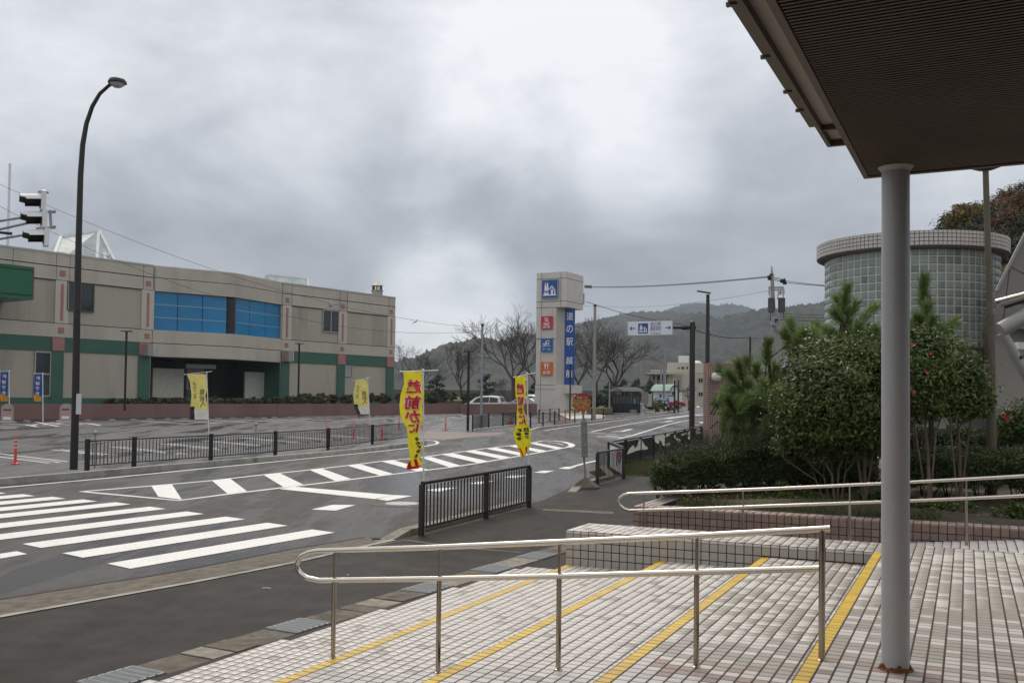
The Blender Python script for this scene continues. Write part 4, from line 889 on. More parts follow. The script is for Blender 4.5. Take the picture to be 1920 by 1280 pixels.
# direction sign on an arm
sb = G(1297, 832, .06); Ys = sb[1]; sg = thing('direction_sign', sb, 'white roadside direction sign on an arm from a thick dark post', 'road sign')
t = zat(sb, 604); mb = MB(); mb.tube([sb, (sb[0], sb[1], t)], .14, 14); mb.lathe((sb[0], sb[1], t), [(.14, 0), (.10, .05), (.04, .07)], 14); build('post', mb, M['brown'], sg, smooth=50)
arm = at(1305, 613.5, Ys); mb = MB(); mb.tube([arm, at(1262, 614, Ys)], .075, 10); mb.tube([at(1292, 613.5, Ys), at(1278, 614, Ys)], .12, 10); build('arm', mb, M['brown'], sg, smooth=50)
TL, TR, BL = at(1176.5, 602, Ys), at(1261.5, 600, Ys), at(1176.8, 630, Ys); X = (TR - TL); wS = np.linalg.norm(X); X /= wS; hS = TL[2] - BL[2]
mb = MB(); c = (TL + X * wS / 2) - hS / 2 * ZU; mb.beam(TL - hS / 2 * ZU, TR - hS / 2 * ZU, .12, hS); board = build('board', mb, M['signwhite'], sg)
mb = MB(); fo = np.array([X[1], -X[0], 0]) * .0635
mb.add([TL + X * a + ZU * b + fo for a, b in ((0, 0), (wS, 0), (wS, -hS), (0, -hS), (.03, -.03), (wS - .03, -.03), (wS - .03, -hS + .03), (.03, -hS + .03))], [(0, 1, 5, 4), (1, 2, 6, 5), (2, 3, 7, 6), (3, 0, 4, 7)])
build('sign_edge', mb, M['galv'], board)
def pictogram(mb_b, mb_w, org, X, Z, w, h, n, back=True):
    """two trees and a house, white on blue; org is the lower left corner"""
    q = lambda a, b, o: np.array(org) + a * w * np.array(X) + b * h * np.array(Z) + o * np.array(n)
    if back: mb_b.add([q(0, 0, .004), q(1, 0, .004), q(1, 1, .004), q(0, 1, .004)], [(0, 1, 2, 3)])
    o = .009
    for cx in (.22, .36):
        mb_w.add([q(cx - .085, .40, o), q(cx + .085, .40, o), q(cx + .055, .70, o), q(cx + (.01), .90, o), q(cx - .01, .90, o), q(cx - .055, .70, o)], [tuple(range(6))])
        mb_w.add([q(cx - .018, .25, o), q(cx + .018, .25, o), q(cx + .018, .40, o), q(cx - .018, .40, o)], [(0, 1, 2, 3)])
    mb_w.add([q(.07, .12, o), q(.93, .12, o), q(.93, .19, o), q(.07, .19, o)], [(0, 1, 2, 3)])
    mb_w.add([q(.10, .19, o), q(.45, .19, o), q(.42, .30, o), q(.3, .27, o), q(.13, .32, o)], [tuple(range(5))])
    mb_w.add([q(.46, .50, o), q(.65, .70, o), q(.88, .42, o), q(.88, .19, o), q(.81, .19, o), q(.81, .41, o), q(.65, .60, o), q(.50, .45, o)], [(0, 1, 6, 7), (1, 2, 5, 6), (2, 3, 4, 5)])
    mb_w.add([q(.58, .19, o), q(.73, .19, o), q(.73, .42, o), q(.655, .50, o), q(.58, .42, o)], [tuple(range(5))])
n_ = fo / np.linalg.norm(fo); f0 = TL + fo; wb, ww = MB(), MB(); D = lambda a, b: f0 + X * a * wS - ZU * b * hS
pictogram(wb, ww, D(.235, .86), X, ZU, wS * .215, hS * .68, n_)
put_text(wb, '道の駅', D(.62, .21), X, ZU, wS * .24, hS * .21, n_ * .004); put_text(wb, '越前', D(.62, .54), X, ZU, wS * .24, hS * .30, n_ * .004); put_text(wb, 'Echizen', D(.62, .84), X, ZU, wS * .22, hS * .13, n_ * .004)
wb.add([D(a, b) + n_ * .004 for a, b in ((.5, .355), (.74, .355), (.74, .375), (.5, .375))], [(0, 1, 2, 3)])
for sx, cx in ((1, .04), (-1, .96)):
    for q in (((0, .5), (.05, .36), (.065, .40), (.03, .5), (.065, .60), (.05, .64)), ((.02, .47), (.13, .47), (.13, .53), (.02, .53))): wb.add([D(cx + sx * a, b) + n_ * .004 for a, b in q], [tuple(range(len(q)))] if sx > 0 else [tuple(range(len(q)))[::-1]])
build('lettering', wb, M['blue'], board); build('pictogram', ww, M['signwhite'], board)

# bus stop: round rusty sign, plate and concrete foot
bb = G(1098, 916, .06); Yb = bb[1] ; bs = thing('bus_stop_sign', bb, 'rusty round bus stop sign on a thin pole with a concrete foot', 'bus stop sign')
mb = MB(); mb.add([bb + _a(p) for p in ((-.36, -.16, 0), (.20, -.26, 0), (.36, .12, 0), (-.22, .24, 0), (-.36, -.16, .05), (.20, -.26, .05), (.36, .12, .05), (-.22, .24, .05), (-.05, -.05, .27), (.05, -.05, .27), (.05, .05, .27), (-.05, .05, .27))],
    [(0, 1, 5, 4), (1, 2, 6, 5), (2, 3, 7, 6), (3, 0, 4, 7), (4, 5, 9, 8), (5, 6, 10, 9), (6, 7, 11, 10), (7, 4, 8, 11), (8, 9, 10, 11)]); build('concrete_foot', mb, M['oldconc'], bs)
mb = MB(); mb.tube([bb + .2 * ZU, at(1095, 860, Yb), at(1093.5, 770, Yb)], [.028, .026, .026], 10); mb.tube([at(1093.5, 775, Yb), at(1093, 766, Yb)], [.045, .045], 10); build('pole', mb, M['greybrd'], bs, smooth=60)
mb = MB(); mb.beam(at(1096.5, 857, Yb - .06), at(1095, 790.5, Yb - .06), .155, .03, (0, 1, 0)); tb = build('timetable_board', mb, M['greybrd'], bs)
for y in (791, 811.5, 834, 853.5): mb = MB(); c = at(1095.8, y, Yb - .06); mb.box(c - _a([0, .018, 0]), .16, .012, .03, .05); build('board_strap', mb, M['galv'], tb)
mb = MB(); mb.box(at(1095, 787, Yb), .11, .05, .07); build('clamp', mb, M['galv'], bs)
ctr = at(1091, 754, Yb - .04); R0 = 17.3 / FPX * Yb; nrm = np.array([.08, -1, 0]); nrm /= np.linalg.norm(nrm); Xs = np.array([-nrm[1], nrm[0], 0])
mb = MB(); mb.tube([ctr - nrm * .012, ctr + nrm * .012], R0, 36); disc = build('sign_disc', mb, M['busred'], bs)
def seg(z0, z1, n=14):
    pts = [(math.sqrt(max(R0 ** 2 * .97 - z * z, 0)), z) for z in np.linspace(z0, z1, n)]; return pts + [(-a, z) for a, z in pts[::-1]]
for z0, z1, m_, o_ in ((-.12 * R0, .31 * R0, 'busyel', .014), (-.96 * R0, -.12 * R0, 'busor', .014)):
    mb = MB(); mb.add([ctr + nrm * o_ + a * Xs + b * ZU for a, b in seg(z0, z1)], [tuple(range(28))]); build('sign_band', mb, M[m_], disc)
mb = MB(); put_text(mb, '福鉄バス', ctr + .52 * R0 * ZU, Xs, ZU, R0 * 1.15, R0 * .27, nrm * .015); build('lettering', mb, M['inkpink'], disc)
mb = MB(); put_text(mb, 'アクティブランド前', ctr + .09 * R0 * ZU, Xs, ZU, R0 * 1.85, R0 * .36, nrm * .017, bold=.012); build('lettering', mb, M['inkblk'], disc)
mb = MB(); put_text(mb, 'のりば', ctr - .50 * R0 * ZU, Xs, ZU, R0 * .9, R0 * .36, nrm * .016, bold=.01); build('lettering', mb, M['busyel'], disc)

# traffic signal entering at the left edge
Yt = 19.0; tp_ = at(75, 362, Yt); tl = thing('traffic_signal', (-11.6, Yt, .15), 'white vertical traffic signal with three hooded lenses, reaching in on its arms', 'traffic signal')
mb = MB(); mb.tube([(-11.6, Yt, .1), (-11.6, Yt, 3.5), (-11.6, Yt, 7.2)], [.13, .12, .1], 14); build('pole', mb, M['galv'], tl, smooth=60)
cols = [(76, 378), (78, 411), (82, 445)]; fdz = np.array([-.86, -.51, 0]); fdz /= np.linalg.norm(fdz); sdz = np.array([-fdz[1], fdz[0], 0]); 
for k, (x, y) in enumerate(cols):
    c = at(x, y, Yt); mb = MB(); q = [c + s_ * sdz * .165 + t * fdz + z * ZU for z in (-.165, .165) for s_, t in ((-1, .0), (-1, -.085), (1, -.085), (1, .0))]
    mb.hexa(q); hs = build('lens_housing', mb, M['white'], tl)
    mb = MB(); mb.tube([c + fdz * .0, c + fdz * .02], .13, 20); build('lens', mb, mat('lens_%d' % k, ((.10, .012, .01), (.11, .045, .008), (.008, .10, .06))[k], .2), hs)
    mb = MB(); n = 16; vs = []; R_ = .148
    for i in range(n + 1):
        a = math.radians(12 + 198 * i / n); ln = .36 if 30 < 12 + i * 198 / n < 185 else .26
        for rr, tt in ((R_, 0), (R_, ln), (R_ - .008, ln), (R_ - .008, 0)): vs.append(c + rr * math.cos(a) * sdz + rr * math.sin(a) * ZU + (tt) * fdz - ZU * tt * .10)
    mb.add(vs, [(4 * i + j, 4 * (i + 1) + j, 4 * (i + 1) + (j + 1) % 4, 4 * i + (j + 1) % 4) for i in range(n) for j in range(4)]); mb.m = [1 if j % 4 == 2 else 0 for j in range(len(mb.f))]
    build('hood', mb, [M['white'], M['black']], hs, smooth=60)
mb = MB(); mb.lathe(at(76, 361, Yt) - fdz * .05, [(.10, 0), (.09, .03), (.02, .06)], 14); build('cap', mb, M['galv'], tl)
for y in (398, 427):
    mb = MB(); mb.tube([at(68, y + 1, Yt + .1), at(100, y - 1, Yt + .1)], .022, 8); mb.tube([at(99, y - 1, Yt + .1), at(104, y - 1.5, Yt + .1)], .034, 8); build('bracket', mb, M['galv'], tl)
mb = MB(); mb.tube([at(94, 394, Yt + .1), at(96, 429, Yt + .1)], .028, 8); build('bracket_tube', mb, M['galv'], tl)
for a, b in (((72, 403), (-170, 441)), ((70, 436), (-165, 478)), ((62, 416), (-60, 470))):
    mb = MB(); mb.tube([at(*a, Yt + .1), (-11.6, Yt, at(*b, Yt)[2])], .026, 8); build('arm', mb, M['galv'], tl)
mb = MB(); mb.tube([at(22, 438, Yt + .05), at(-20, 434, Yt + .05)], [.03, .022], 8); build('arm', mb, M['black'], tl)

# poles
def polething(name, b, top_y, r0, r1, m, label, cat='pole'):
    t = zat(b, top_y); mb = MB(); mb.tube([b, (b[0], b[1], (b[2] + t) / 2), (b[0], b[1], t)], [r0, (r0 + r1) / 2, r1], 12); return single(name, mb, M[m], label, cat, smooth=60), t
p902 = G(902, 803); o, t902 = polething('service_pole', p902, 612, .085, .075, 'galv', 'thin grey service pole at the car park entrance', 'pole'); 
mb = MB(); mb.lathe((p902[0], p902[1], t902), [(.09, 0), (.09, .18), (.05, .2)], 10); c_ = build('pole_cap', mb, M['black']); c_.parent = o; c_.location = -Vector(o.location)
p1113 = G(1113.5, 786); o, t1113 = polething('utility_pole', p1113, 575, .17, .12, 'cpole', 'plain concrete pole between the sign tower and the bus shelter', 'utility pole')
mb = MB(); mb.lathe((p1113[0], p1113[1], t1113), [(.14, 0), (.14, .2), (.05, .25)], 10); c_ = build('pole_cap', mb, M['black']); c_.parent = o; c_.location = -Vector(o.location)
# the tall pole with transformers
Yu = 62.; ub = at(1461, 800, Yu); ub[2] = gz(Yu); ut = zat(ub, 517)
up = thing('utility_pole', ub, 'tall concrete utility pole with transformers and crossarms above the pines', 'utility pole')
lean = at(1448, 520, Yu) - np.array([ub[0], ub[1], at(1448, 520, Yu)[2]])
topu = at(1447.5, 518, Yu); mb = MB(); mb.tube([ub, (ub + topu) / 2, topu], [.17, .15, .11], 12); build('pole', mb, M['cpole'], up, smooth=60)
mb = MB(); mb.tube([topu, at(1447, 498, Yu)], [.12, .02], 8); build('spike', mb, M['galv'], up)
for (x0, y0, x1, y1) in ((1441, 538.5, 1469.5, 539), (1442, 543, 1469, 543.5)):
    mb = MB(); mb.beam(at(x0, y0, Yu), at(x1, y1, Yu), .1, .1); build('crossarm', mb, M['galv'], up)
for (x0, y0, x1, y1) in ((1437, 520, 1452, 517), (1440, 523.5, 1455, 521), (1450, 524, 1472, 529), (1454, 521, 1468, 524)):
    mb = MB(); mb.beam(at(x0, y0, Yu), at(x1, y1, Yu), .05, .06); build('crossarm', mb, M['galv'], up)
for x, y in ((1442, 519), (1446, 515.5), (1443, 522), (1469, 525), (1471, 530), (1466, 527)):
    mb = MB(); mb.tube([at(x - 3, y + .5, Yu), at(x + 3, y - .5, Yu)], [.1, .13, ][:2], 8); build('insulator', mb, M['black'], up)
for x in (1442, 1447, 1460, 1464, 1469):
    mb = MB(); mb.tube([at(x, 541, Yu), at(x + .5, 547, Yu), at(x + .3, 553, Yu)], [.05, .08, .04], 8); build('insulator', mb, M['insul'], up)
for x in (1446.5, 1465.5):
    mb = MB(); c = at(x, 572, Yu); mb.lathe(c, [(.2, -.45), (.22, -.4), (.22, .4), (.23, .42), (.2, .46)], 14); mb.mi = 0; build('transformer', mb, mat('transformer_grey', (.11, .115, .12), .5), up, smooth=50)
for (xs) in ([(1443, 540), (1444, 560), (1448, 566)], [(1468, 541), (1469, 575), (1470, 600)], [(1445, 575), (1444, 600), (1450, 603)], [(1460, 545), (1458, 560), (1463, 566)], [(1450, 590), (1446, 604), (1456, 612), (1452, 660)]):
    mb = MB(); mb.tube([at(x, y, Yu) for x, y in xs], .025, 5); build('cable', mb, M['wire'], up)
for x, y, s_ in ((1452, 598, .4), (1457, 602, .35), (1450, 606, .3), (1459, 617, .3)):
    mb = MB(); mb.box(at(x, y, Yu - .15), s_, .3, .25); build('junction_box', mb, M['galv'], up)
# second pole behind and short posts
for x, yt_, yb, Y, r, lab in ((1465, 603, 700, 95, .17, 'second utility pole just behind the transformer pole'), (1406, 631, 760, 75, .09, 'thin dark post rising behind the tips of the pines')):
    b = at(x, yb, Y); b[2] = gz(Y); polething('utility_pole' if r > .1 else 'cable_post', b, yt_, r, r * .8, 'cpole' if r > .1 else 'black', lab, 'utility pole' if r > .1 else 'post')
for x, yt_, Y, r, m_, lab in ((1201.5, 667, 150, .22, 'cpole', 'concrete pole rising beside the bus shelter'), (1246, 655, 190, .2, 'cpole', 'taller far pole in front of the town hall balcony'), (1244.5, 675, 135, .15, 'galv', 'grey pole standing before the mint roofed hall'), (1264.5, 712, 120, .12, 'black', 'dark post left of the red car cabin'), (1271.5, 712, 125, .12, 'brown', 'brown post right beside the red car'), (1239, 672, 190, .18, 'cpole', 'far slim pole left of the tall town hall pole'), (5, 307, 150, .22, 'white', 'pale thin mast at the left edge of the sky'), (1142.5, 717, 110, .10, 'galv', 'short lamp pole between the bare trees')):
    b = at(x, 780, Y); b[2] = gz(Y); polething('pole', b, yt_, r, r * .8, m_, lab)

# ---- wires
def wire(pts, label, r=.018, group='overhead wires'):
    mb = MB(); P = []
    for a, b in zip(pts[:-1], pts[1:]):
        a, b = _a(a), _a(b)
        for i in range(13): t = i / 12; P.append(a + (b - a) * t)
    mb.tube(pts, r * .62, 4); return single('overhead_wire', mb, M['wire'], label, 'wire', group)
def catenary(a, b, sag, n=14): return [_a(a) + (_a(b) - _a(a)) * t - ZU * sag * 4 * t * (1 - t) for t in np.linspace(0, 1, n)]
TW_ = (p902[0], p902[1]); e1_ = _a([*TW_, zat(p902, 615)]); e2_ = _a([*TW_, zat(p902, 620)])
w0 = at(-60, 318, 45); w1 = at(-60, 356, 45)
def through(P0, P1, mid, n=16):
    """sagging wire from P0 to P1 through the picture point mid"""
    t = along(P0, (P1 - P0), mid[0]); q = P0 + (P1 - P0) * t; zm = zat(q, mid[1]); return catenary(P0, P1, (q[2] - zm) / (4 * t * (1 - t)), n)
wire(through(w0, e1_, (400, 505)), 'upper black wire crossing above the museum roof', .014); wire(through(w1, e2_, (380, 548)), 'lower black wire crossing the museum wall', .014)
wire(catenary(e1_, at(1005, 628, 105), .3), 'wire from the grey service pole towards the sign tower', .014)
TY = 112; hk = at(1096, 537, TY)
for dy, lab in ((0, 'upper'), (1.2, 'lower')): wire(catenary(hk - _a([0, 0, dy * .06]), at(1441, 518 + dy * 1.5, Yu), .25), '%s wire of the pair from the tower head to the transformer pole' % lab, .035)
mb = MB()
for i in range(7): c = at(1096 + 2 * i, 537 + .1 * i, TY); mb.tube([c, c + _a([.08, 0, 0])], .18, 8)
single('insulator_string', mb, M['wire'], 'dark insulator string fixed to the tower head', 'insulator')
for k, (x0, y0, x1, y1, lab) in enumerate(((1098, 565, 1200, 592, 'cable dropping from the tower head to the first sign bracket'),)):
    wire(catenary(at(x0, y0, TY), at(1297, 610, 118), .4), lab, .05)
wire(catenary(at(1094, 573, 92), at(1441, 545, Yu), .5), 'thin wire from the plain pole to the transformer pole', .015)
wire(catenary(at(1302, 618, 60), at(1406, 631.5, 75), .25), 'thick cable from the direction sign to the thin dark post', .045); wire(catenary(at(1406, 631.5, 75), at(1457, 632, Yu), .1), 'thick cable from the thin dark post to the transformer pole', .04)
for k, (y0, y1, y2) in enumerate(((526, 534, 538), (529, 535, 537.5))): wire(catenary(at(1471, y0, Yu), at(1640, y2, 48), .1), 'high wire %s running from the transformer pole behind the glass drum' % ('above' if k == 0 else 'below its twin'), .03)
for k, y in enumerate((588, 593, 599)): wire(catenary(at(1462, y, Yu), at(1640, y + 2, 48), .05), '%s of three low wires behind the drum' % ('topmost', 'middle', 'lowest')[k], .03 + .012 * (k == 2))
for a, b in ((1200, 1262), (1320, 1330)):
    pass

# ================================================================== FLAGS
def cloth(rows, Yc, a_steps=10, amp=.05, dcol=None):
    """rows: (y, xleft, xright); returns P(a,b), a 0 at the pole (right) .. 1 left, b 0 top .. 1 bottom"""
    ys = [r_[0] for r_ in rows]; 
    def P(a, b):
        y = ys[0] + (ys[-1] - ys[0]) * b; xl = np.interp(y, ys, [r_[1] for r_ in rows]); xr = np.interp(y, ys, [r_[2] for r_ in rows]); sh = np.interp(y, ys, [(r_[3] if len(r_) > 3 else 0) for r_ in rows])
        x = xr + (xl - xr) * a; yy = y + sh * a + 1.2 * math.sin(a * 5 + b * 9) * 0
        fold = amp * (math.sin(a * 6.5 + b * 11) * .6 + math.sin(b * 23 - a * 4) * .35 + .5 * math.sin(b * 6 + 1))
        return at(x, yy, Yc - .05 + fold)
    return P
def flag_mesh(P, na=28, nb=88):
    mb = MB(); mb.add([P(i / na, j / nb) for j in range(nb + 1) for i in range(na + 1)], [(j * (na + 1) + i, j * (na + 1) + i + 1, (j + 1) * (na + 1) + i + 1, (j + 1) * (na + 1) + i) for j in range(nb) for i in range(na)]); return mb
def flag_text(P, s, a0, a1, b0, b1, m, parent, bold=0., off=.006, mirror=True):
    off *= 2.2
    V, Fs = text_geo(s, bold); 
    if not len(V): return
    e = V.max(0) - V.min(0); mb = MB(); vs = []; T3 = [(V[f[0]], V[f[i]], V[f[i + 1]]) for f in Fs for i in range(1, len(f) - 1)]; lim = .09 * max(e) if len(T3) < 4000 else 9
    for _ in range(4):
        nt3 = []
        for t in T3:
            l_ = [np.linalg.norm(t[i] - t[(i + 1) % 3]) for i in range(3)]; k = int(np.argmax(l_))
            if l_[k] > lim: m_ = (t[k] + t[(k + 1) % 3]) / 2; nt3 += [(t[k], m_, t[(k + 2) % 3]), (m_, t[(k + 1) % 3], t[(k + 2) % 3])]
            else: nt3.append(t)
        T3 = nt3
    V = np.array([p_ for t in T3 for p_ in t]); Fs = [(3 * i, 3 * i + 1, 3 * i + 2) for i in range(len(T3))]
    for x, y in V:
        fx = x / e[0] + .5; fy = .5 - y / e[1]; a = a0 + (a1 - a0) * fx; b = b0 + (b1 - b0) * fy    # a runs leftwards: seen from behind
        p = P(min(max(a, 0.01), .99), min(max(b, 0), 1)); vs.append(p - _a([0, off, 0]))
    mb.add(vs, Fs); 
    mb2 = MB(); mb2.v = mb.v + [tuple(_a(p) + _a([0, 2 * off, 0])) for p in mb.v]; n0 = len(mb.v); mb2.f = mb.f + [tuple(i + n0 for i in f) for f in mb.f]; mb2.m = [0] * len(mb2.f)
    return build('lettering', mb2, M[m], parent)
def flag(base, polex_top, y_top, rows, m, label, group, bar, amp=.05, texts=(), patches=(), r=.013, cloth_n='flag_cloth', clips=()):
    Yc = base[1]; root = thing('banner_flag', base, label, 'flag', group); tp = at(polex_top, y_top, Yc)
    mb = MB(); mb.tube([base, tp], [r * 1.15, r], 10); mb.sphere(tp, r * 1.8, 8, 6); build('flag_pole', mb, M['pvc'], root, smooth=60)
    mb = MB(); mb.tube([at(*bar[0], Yc), at(*bar[1], Yc)], r * .55, 8); mb.sphere(at(*bar[0], Yc), r * 1.3, 8, 6); build('cross_bar', mb, M['pvc'], root)
    P = cloth(rows, Yc, amp=amp); fm = flag_mesh(P)
    if patches:
        mats = [M[m]] + [M[p_[0]] for p_ in patches]
        for fi, f in enumerate(fm.f):
            c = fi % 28 / 28 + .018, fi // 28 / 88 + .006
            for k, (mm, test) in enumerate(patches):
                if test(*c): fm.m[fi] = k + 1
        fo_ = build(cloth_n, fm, mats, root, smooth=80)
    else: fo_ = build(cloth_n, fm, M[m], root, smooth=80)
    for y in clips:
        mb = MB(); c = at(np.interp(y, [y_top, pix(base)[1]], [polex_top, pix(base)[0]]), y, Yc); mb.tube([c - _a([.03, .0, 0]), c + _a([.012, 0, 0])], .016, 6); build('clip', mb, M['pvc'], fo_)
    for t_ in texts: flag_text(P, *t_[:6], fo_, *t_[6:])
    return root
b1 = NF0 + .12 * nfd + _a([.06, -.05, 0]); b1 = G(795, 1002, .06)
big = lambda s_, b0, b1_, a0=.10, a1=.80: [(s_, a0 - .03, a1 + .03, b0 - .006, b1_ + .006, 'inkwhite', .055, .005), (s_, a0, a1, b0, b1_, 'inkred', .028, .010)]
red_end = lambda a, b: b > .885 and (math.sin(a * 13 + b * 30) > .1 or b > .965)
flag(b1, 793.3, 694, [(696.5, 755, 792), (703, 757, 790), (720, 757.5, 793), (740, 751, 795.5), (760, 749, 791), (775, 750, 792), (790, 755, 791), (803, 763, 786), (815, 764, 784, 3), (830, 765, 790, 4), (840, 767.5, 791, 6), (852, 769, 786, 7), (861, 766, 790, 6), (870, 762, 792, 4), (878, 763, 785, 2)], 'flagy',
     'yellow crab flag with red mirrored characters on the nearer end of the railing', 'yellow crab flags', ((751, 696.5), (822, 694)), .055,
     big('越', .085, .225) + big('前', .245, .385) + big('か', .400, .525) + big('に', .535, .625) + [('冬', .05, .42, .67, .71, 'inkblk', .05), ('の', .05, .42, .715, .75, 'inkblk', .05), ('味', .05, .42, .755, .79, 'inkblk', .05), ('覚', .05, .42, .795, .83, 'inkblk', .05), ('旬', .15, .5, .835, .875, 'inkblk', .05)],
     [('inkred', red_end)], clips=(701, 748, 796, 840, 869))
b2 = G(992.5, 950, .06)
flag(b2, 988.3, 700, [(705, 966, 987), (716, 966, 985), (730, 966, 987), (745, 967, 985.5), (755, 970, 983), (764, 970, 981), (775, 968.5, 984), (790, 970, 987), (800, 967, 992), (811, 962, 996), (822, 965, 994, 2), (833, 970, 996, 4), (842, 974, 990, 5), (850, 976, 987, 6), (857, 979, 982, 2)], 'flagy',
     'yellow crab flag with mirrored characters on the farther end of the railing, twisted by wind', 'yellow crab flags', ((964, 707), (1004, 698.5)), .07,
     big('越', .09, .225, .16, .88) + big('前', .245, .36, .16, .88) + big('か', .375, .46, .2, .85) + big('に', .475, .59, .12, .82) + [('日', .1, .4, .635, .68, 'inkblk', .05), ('本', .1, .4, .685, .725, 'inkblk', .05), ('海', .1, .4, .73, .77, 'inkblk', .05), ('味', .55, .85, .645, .69, 'inkblk', .05), ('覚', .55, .85, .695, .735, 'inkblk', .05), ('市', .55, .85, .74, .78, 'inkblk', .05)],
     [('inkred', lambda a, b: b > .86 and math.sin(a * 11 + b * 34) > .55)], clips=(712, 744, 784, 812))
# pale yellow welcome flags in the car park
def pale(base, xt, yt, rows, label, bar):
    flag(base, xt, yt, rows, 'flagpale', label, 'pale welcome flags in the car park', bar, .06,
         [(c, .62, .86, .16 + .105 * i, .245 + .105 * i, 'inkblk', .0) for i, c in enumerate('ようこそ')] + [(c, .12, .42, .33 + .14 * i, .46 + .14 * i, 'inkblk', .0) for i, c in enumerate('越前へ')],
         [('flagw', lambda a, b: b > .80 and a < .74), ('inkblk', lambda a, b: b > .72 and a >= .74)], r=.022)
pb1 = G(392, 842, .0); k1 = pb1[1]
pb1 = G(392, 822); pale(pb1, 387.5, 698, [(701, 350, 386), (715, 356, 387), (730, 358, 388), (742, 359, 385), (755, 358, 388), (770, 356, 389), (786, 357, 390)], 'pale yellow welcome flag on a white pole, left of the car park railing middle', ((346, 702), (398, 696))); pb2 = G(694, 795)
pale(pb2, 689.5, 709, [(711, 667, 687), (720, 666, 689), (735, 663, 690), (750, 663, 691), (765, 665, 692), (776, 671, 692)], 'pale yellow welcome flag on a white pole near the red bollards', ((661, 714), (695, 707)))
# small blue flags at the left edge
for (x, y0, y1, lab) in ((13, 697, 744, 'blue flag with an orange end, first from the left edge'), (76, 701, 744, 'blue flag with an orange end, in front of the tall ground floor window')):
    b = at(x + 5, 775, 68); b[2] = gz(68); w = 9
    flag(b, x + 4, y0 - 1, [(y0, x - 11, x + 3), (y0 + 15, x - 12, x + 3), (y0 + 30, x - 13, x + 2), (y1 + 8, x - 12, x + 1)], 'flagblue', lab, 'blue flags', ((x - 12, y0 - 1), (x + 8, y0 - 1)), .05,
         [(c, .25, .75, .08 + .19 * i, .22 + .19 * i, 'inkpink', .06, .02, False) for i, c in enumerate('越前海岸')], [('flagor', lambda a, bb_: bb_ > .84 - .1 * a)], r=.03)

# ================================================================== CAR PARK FURNITURE
def bollard(x, yb, yt, lab):
    b = G(x, yb); t = max(.5, zat(b, yt) - b[2]); root = thing('delineator_post', b, lab, 'bollard', 'red delineator posts')
    mb = MB(); mb.lathe(b, [(.13, 0), (.13, .03), (.06, .06), (.042, .1), (.042, t - .02), (.03, t)], 14); build('body', mb, M['bollard'], root, smooth=40)
    for k in range(3): mb = MB(); mb.lathe(b, [(.0445, t * (.92 - .14 * k)), (.0445, t * (.92 - .14 * k) - .045)], 14); build('band', mb, M['reflect'], root)
for x, yb, yt, lab in ((28.5, 870, 819, 'red banded post alone at the far left of the car park'), (612, 818.5, 788, 'red banded post, first of the row right of the pale flag'), (662.5, 821, 790, 'red banded post, second in the row behind the railing'), (716, 822.5, 791.5, 'red banded post, third in the row behind the railing'), (748, 803.5, 779, 'red banded post just left of the nearer crab flag'), (791, 805.5, 780, 'red banded post just behind the flag pole'), (835.6, 807, 781.5, 'red banded post alone between the flag and the slim lamp'), (1059.3, 795, 772, 'red banded post behind the fence of the sign tower')): bollard(x, yb, yt, lab)
cb_ = G(957.5, 796); cone = thing('traffic_cone', cb_, 'red traffic cone behind the thin railing at the car park entrance', 'traffic cone')
mb = MB(); mb.box(cb_, .5, .5, .04, .3, True); build('base', mb, M['bollard'], cone); mb = MB(); mb.lathe(cb_, [(.19, .04), (.04, .82), (.001, .82)], 14); build('body', mb, M['bollard'], cone, smooth=50)
for z0 in (.28, .52): mb = MB(); mb.lathe(cb_, [(.193 - .19 * (z0 - .04), z0), (.193 - .19 * (z0 + .1 - .04), z0 + .1)], 14); build('band', mb, M['reflect'], cone)
wsm = MB(); wsm.extrude([_a(p) for p in ((-.32, -.08, 0), (.32, -.08, 0), (.32, .08, 0), (-.32, .08, 0))], (0, 0, .11)); wme = bpy.data.meshes.new('wheel_stop')
wsm.v = [(x * (.97 if z > .05 else 1), y * (.6 if z > .05 else 1), z) for x, y, z in wsm.v]; wme.from_pydata(wsm.v, [], wsm.f); wme.materials.append(M['concrete'])
bayaz = math.atan2(*(G(403, 841) - G(307, 831))[:2]) - math.pi / 2
for k, (x, y) in enumerate(((150, 855), (214, 857), (260, 852), (321, 850), (364, 846), (418, 842), (452, 838), (498, 836), (528, 832), (571, 830), (593, 828), (632, 825), (655, 815), (726, 814))):
    P = G(x, y); o = bpy.data.objects.new('wheel_stop', wme); COL.objects.link(o); o.location = P; o.rotation_euler = (0, 0, -bayaz + .0); tag(o, '%s concrete wheel stop from the left, just behind the long railing' % ORD[k], 'wheel stop', 'wheel stops in the near bays')
for k, x in enumerate((51, 165, 210, 250, 281, 316, 346, 376, 410, 437, 466, 494, 516, 545, 572, 596, 616, 641, 664, 690, 710)):
    P = G(x, np.interp(x, [0, 210, 545, 760], [791.5, 788.3, 783.7, 780.5])); o = bpy.data.objects.new('wheel_stop', wme); COL.objects.link(o); o.location = P; o.rotation_euler = (0, 0, -bayaz); o.scale = (1.3, 1.3, 1.1); tag(o, '%s pale wheel stop from the left along the pink wall' % ORD[k], 'wheel stop', 'wheel stops along the pink wall')
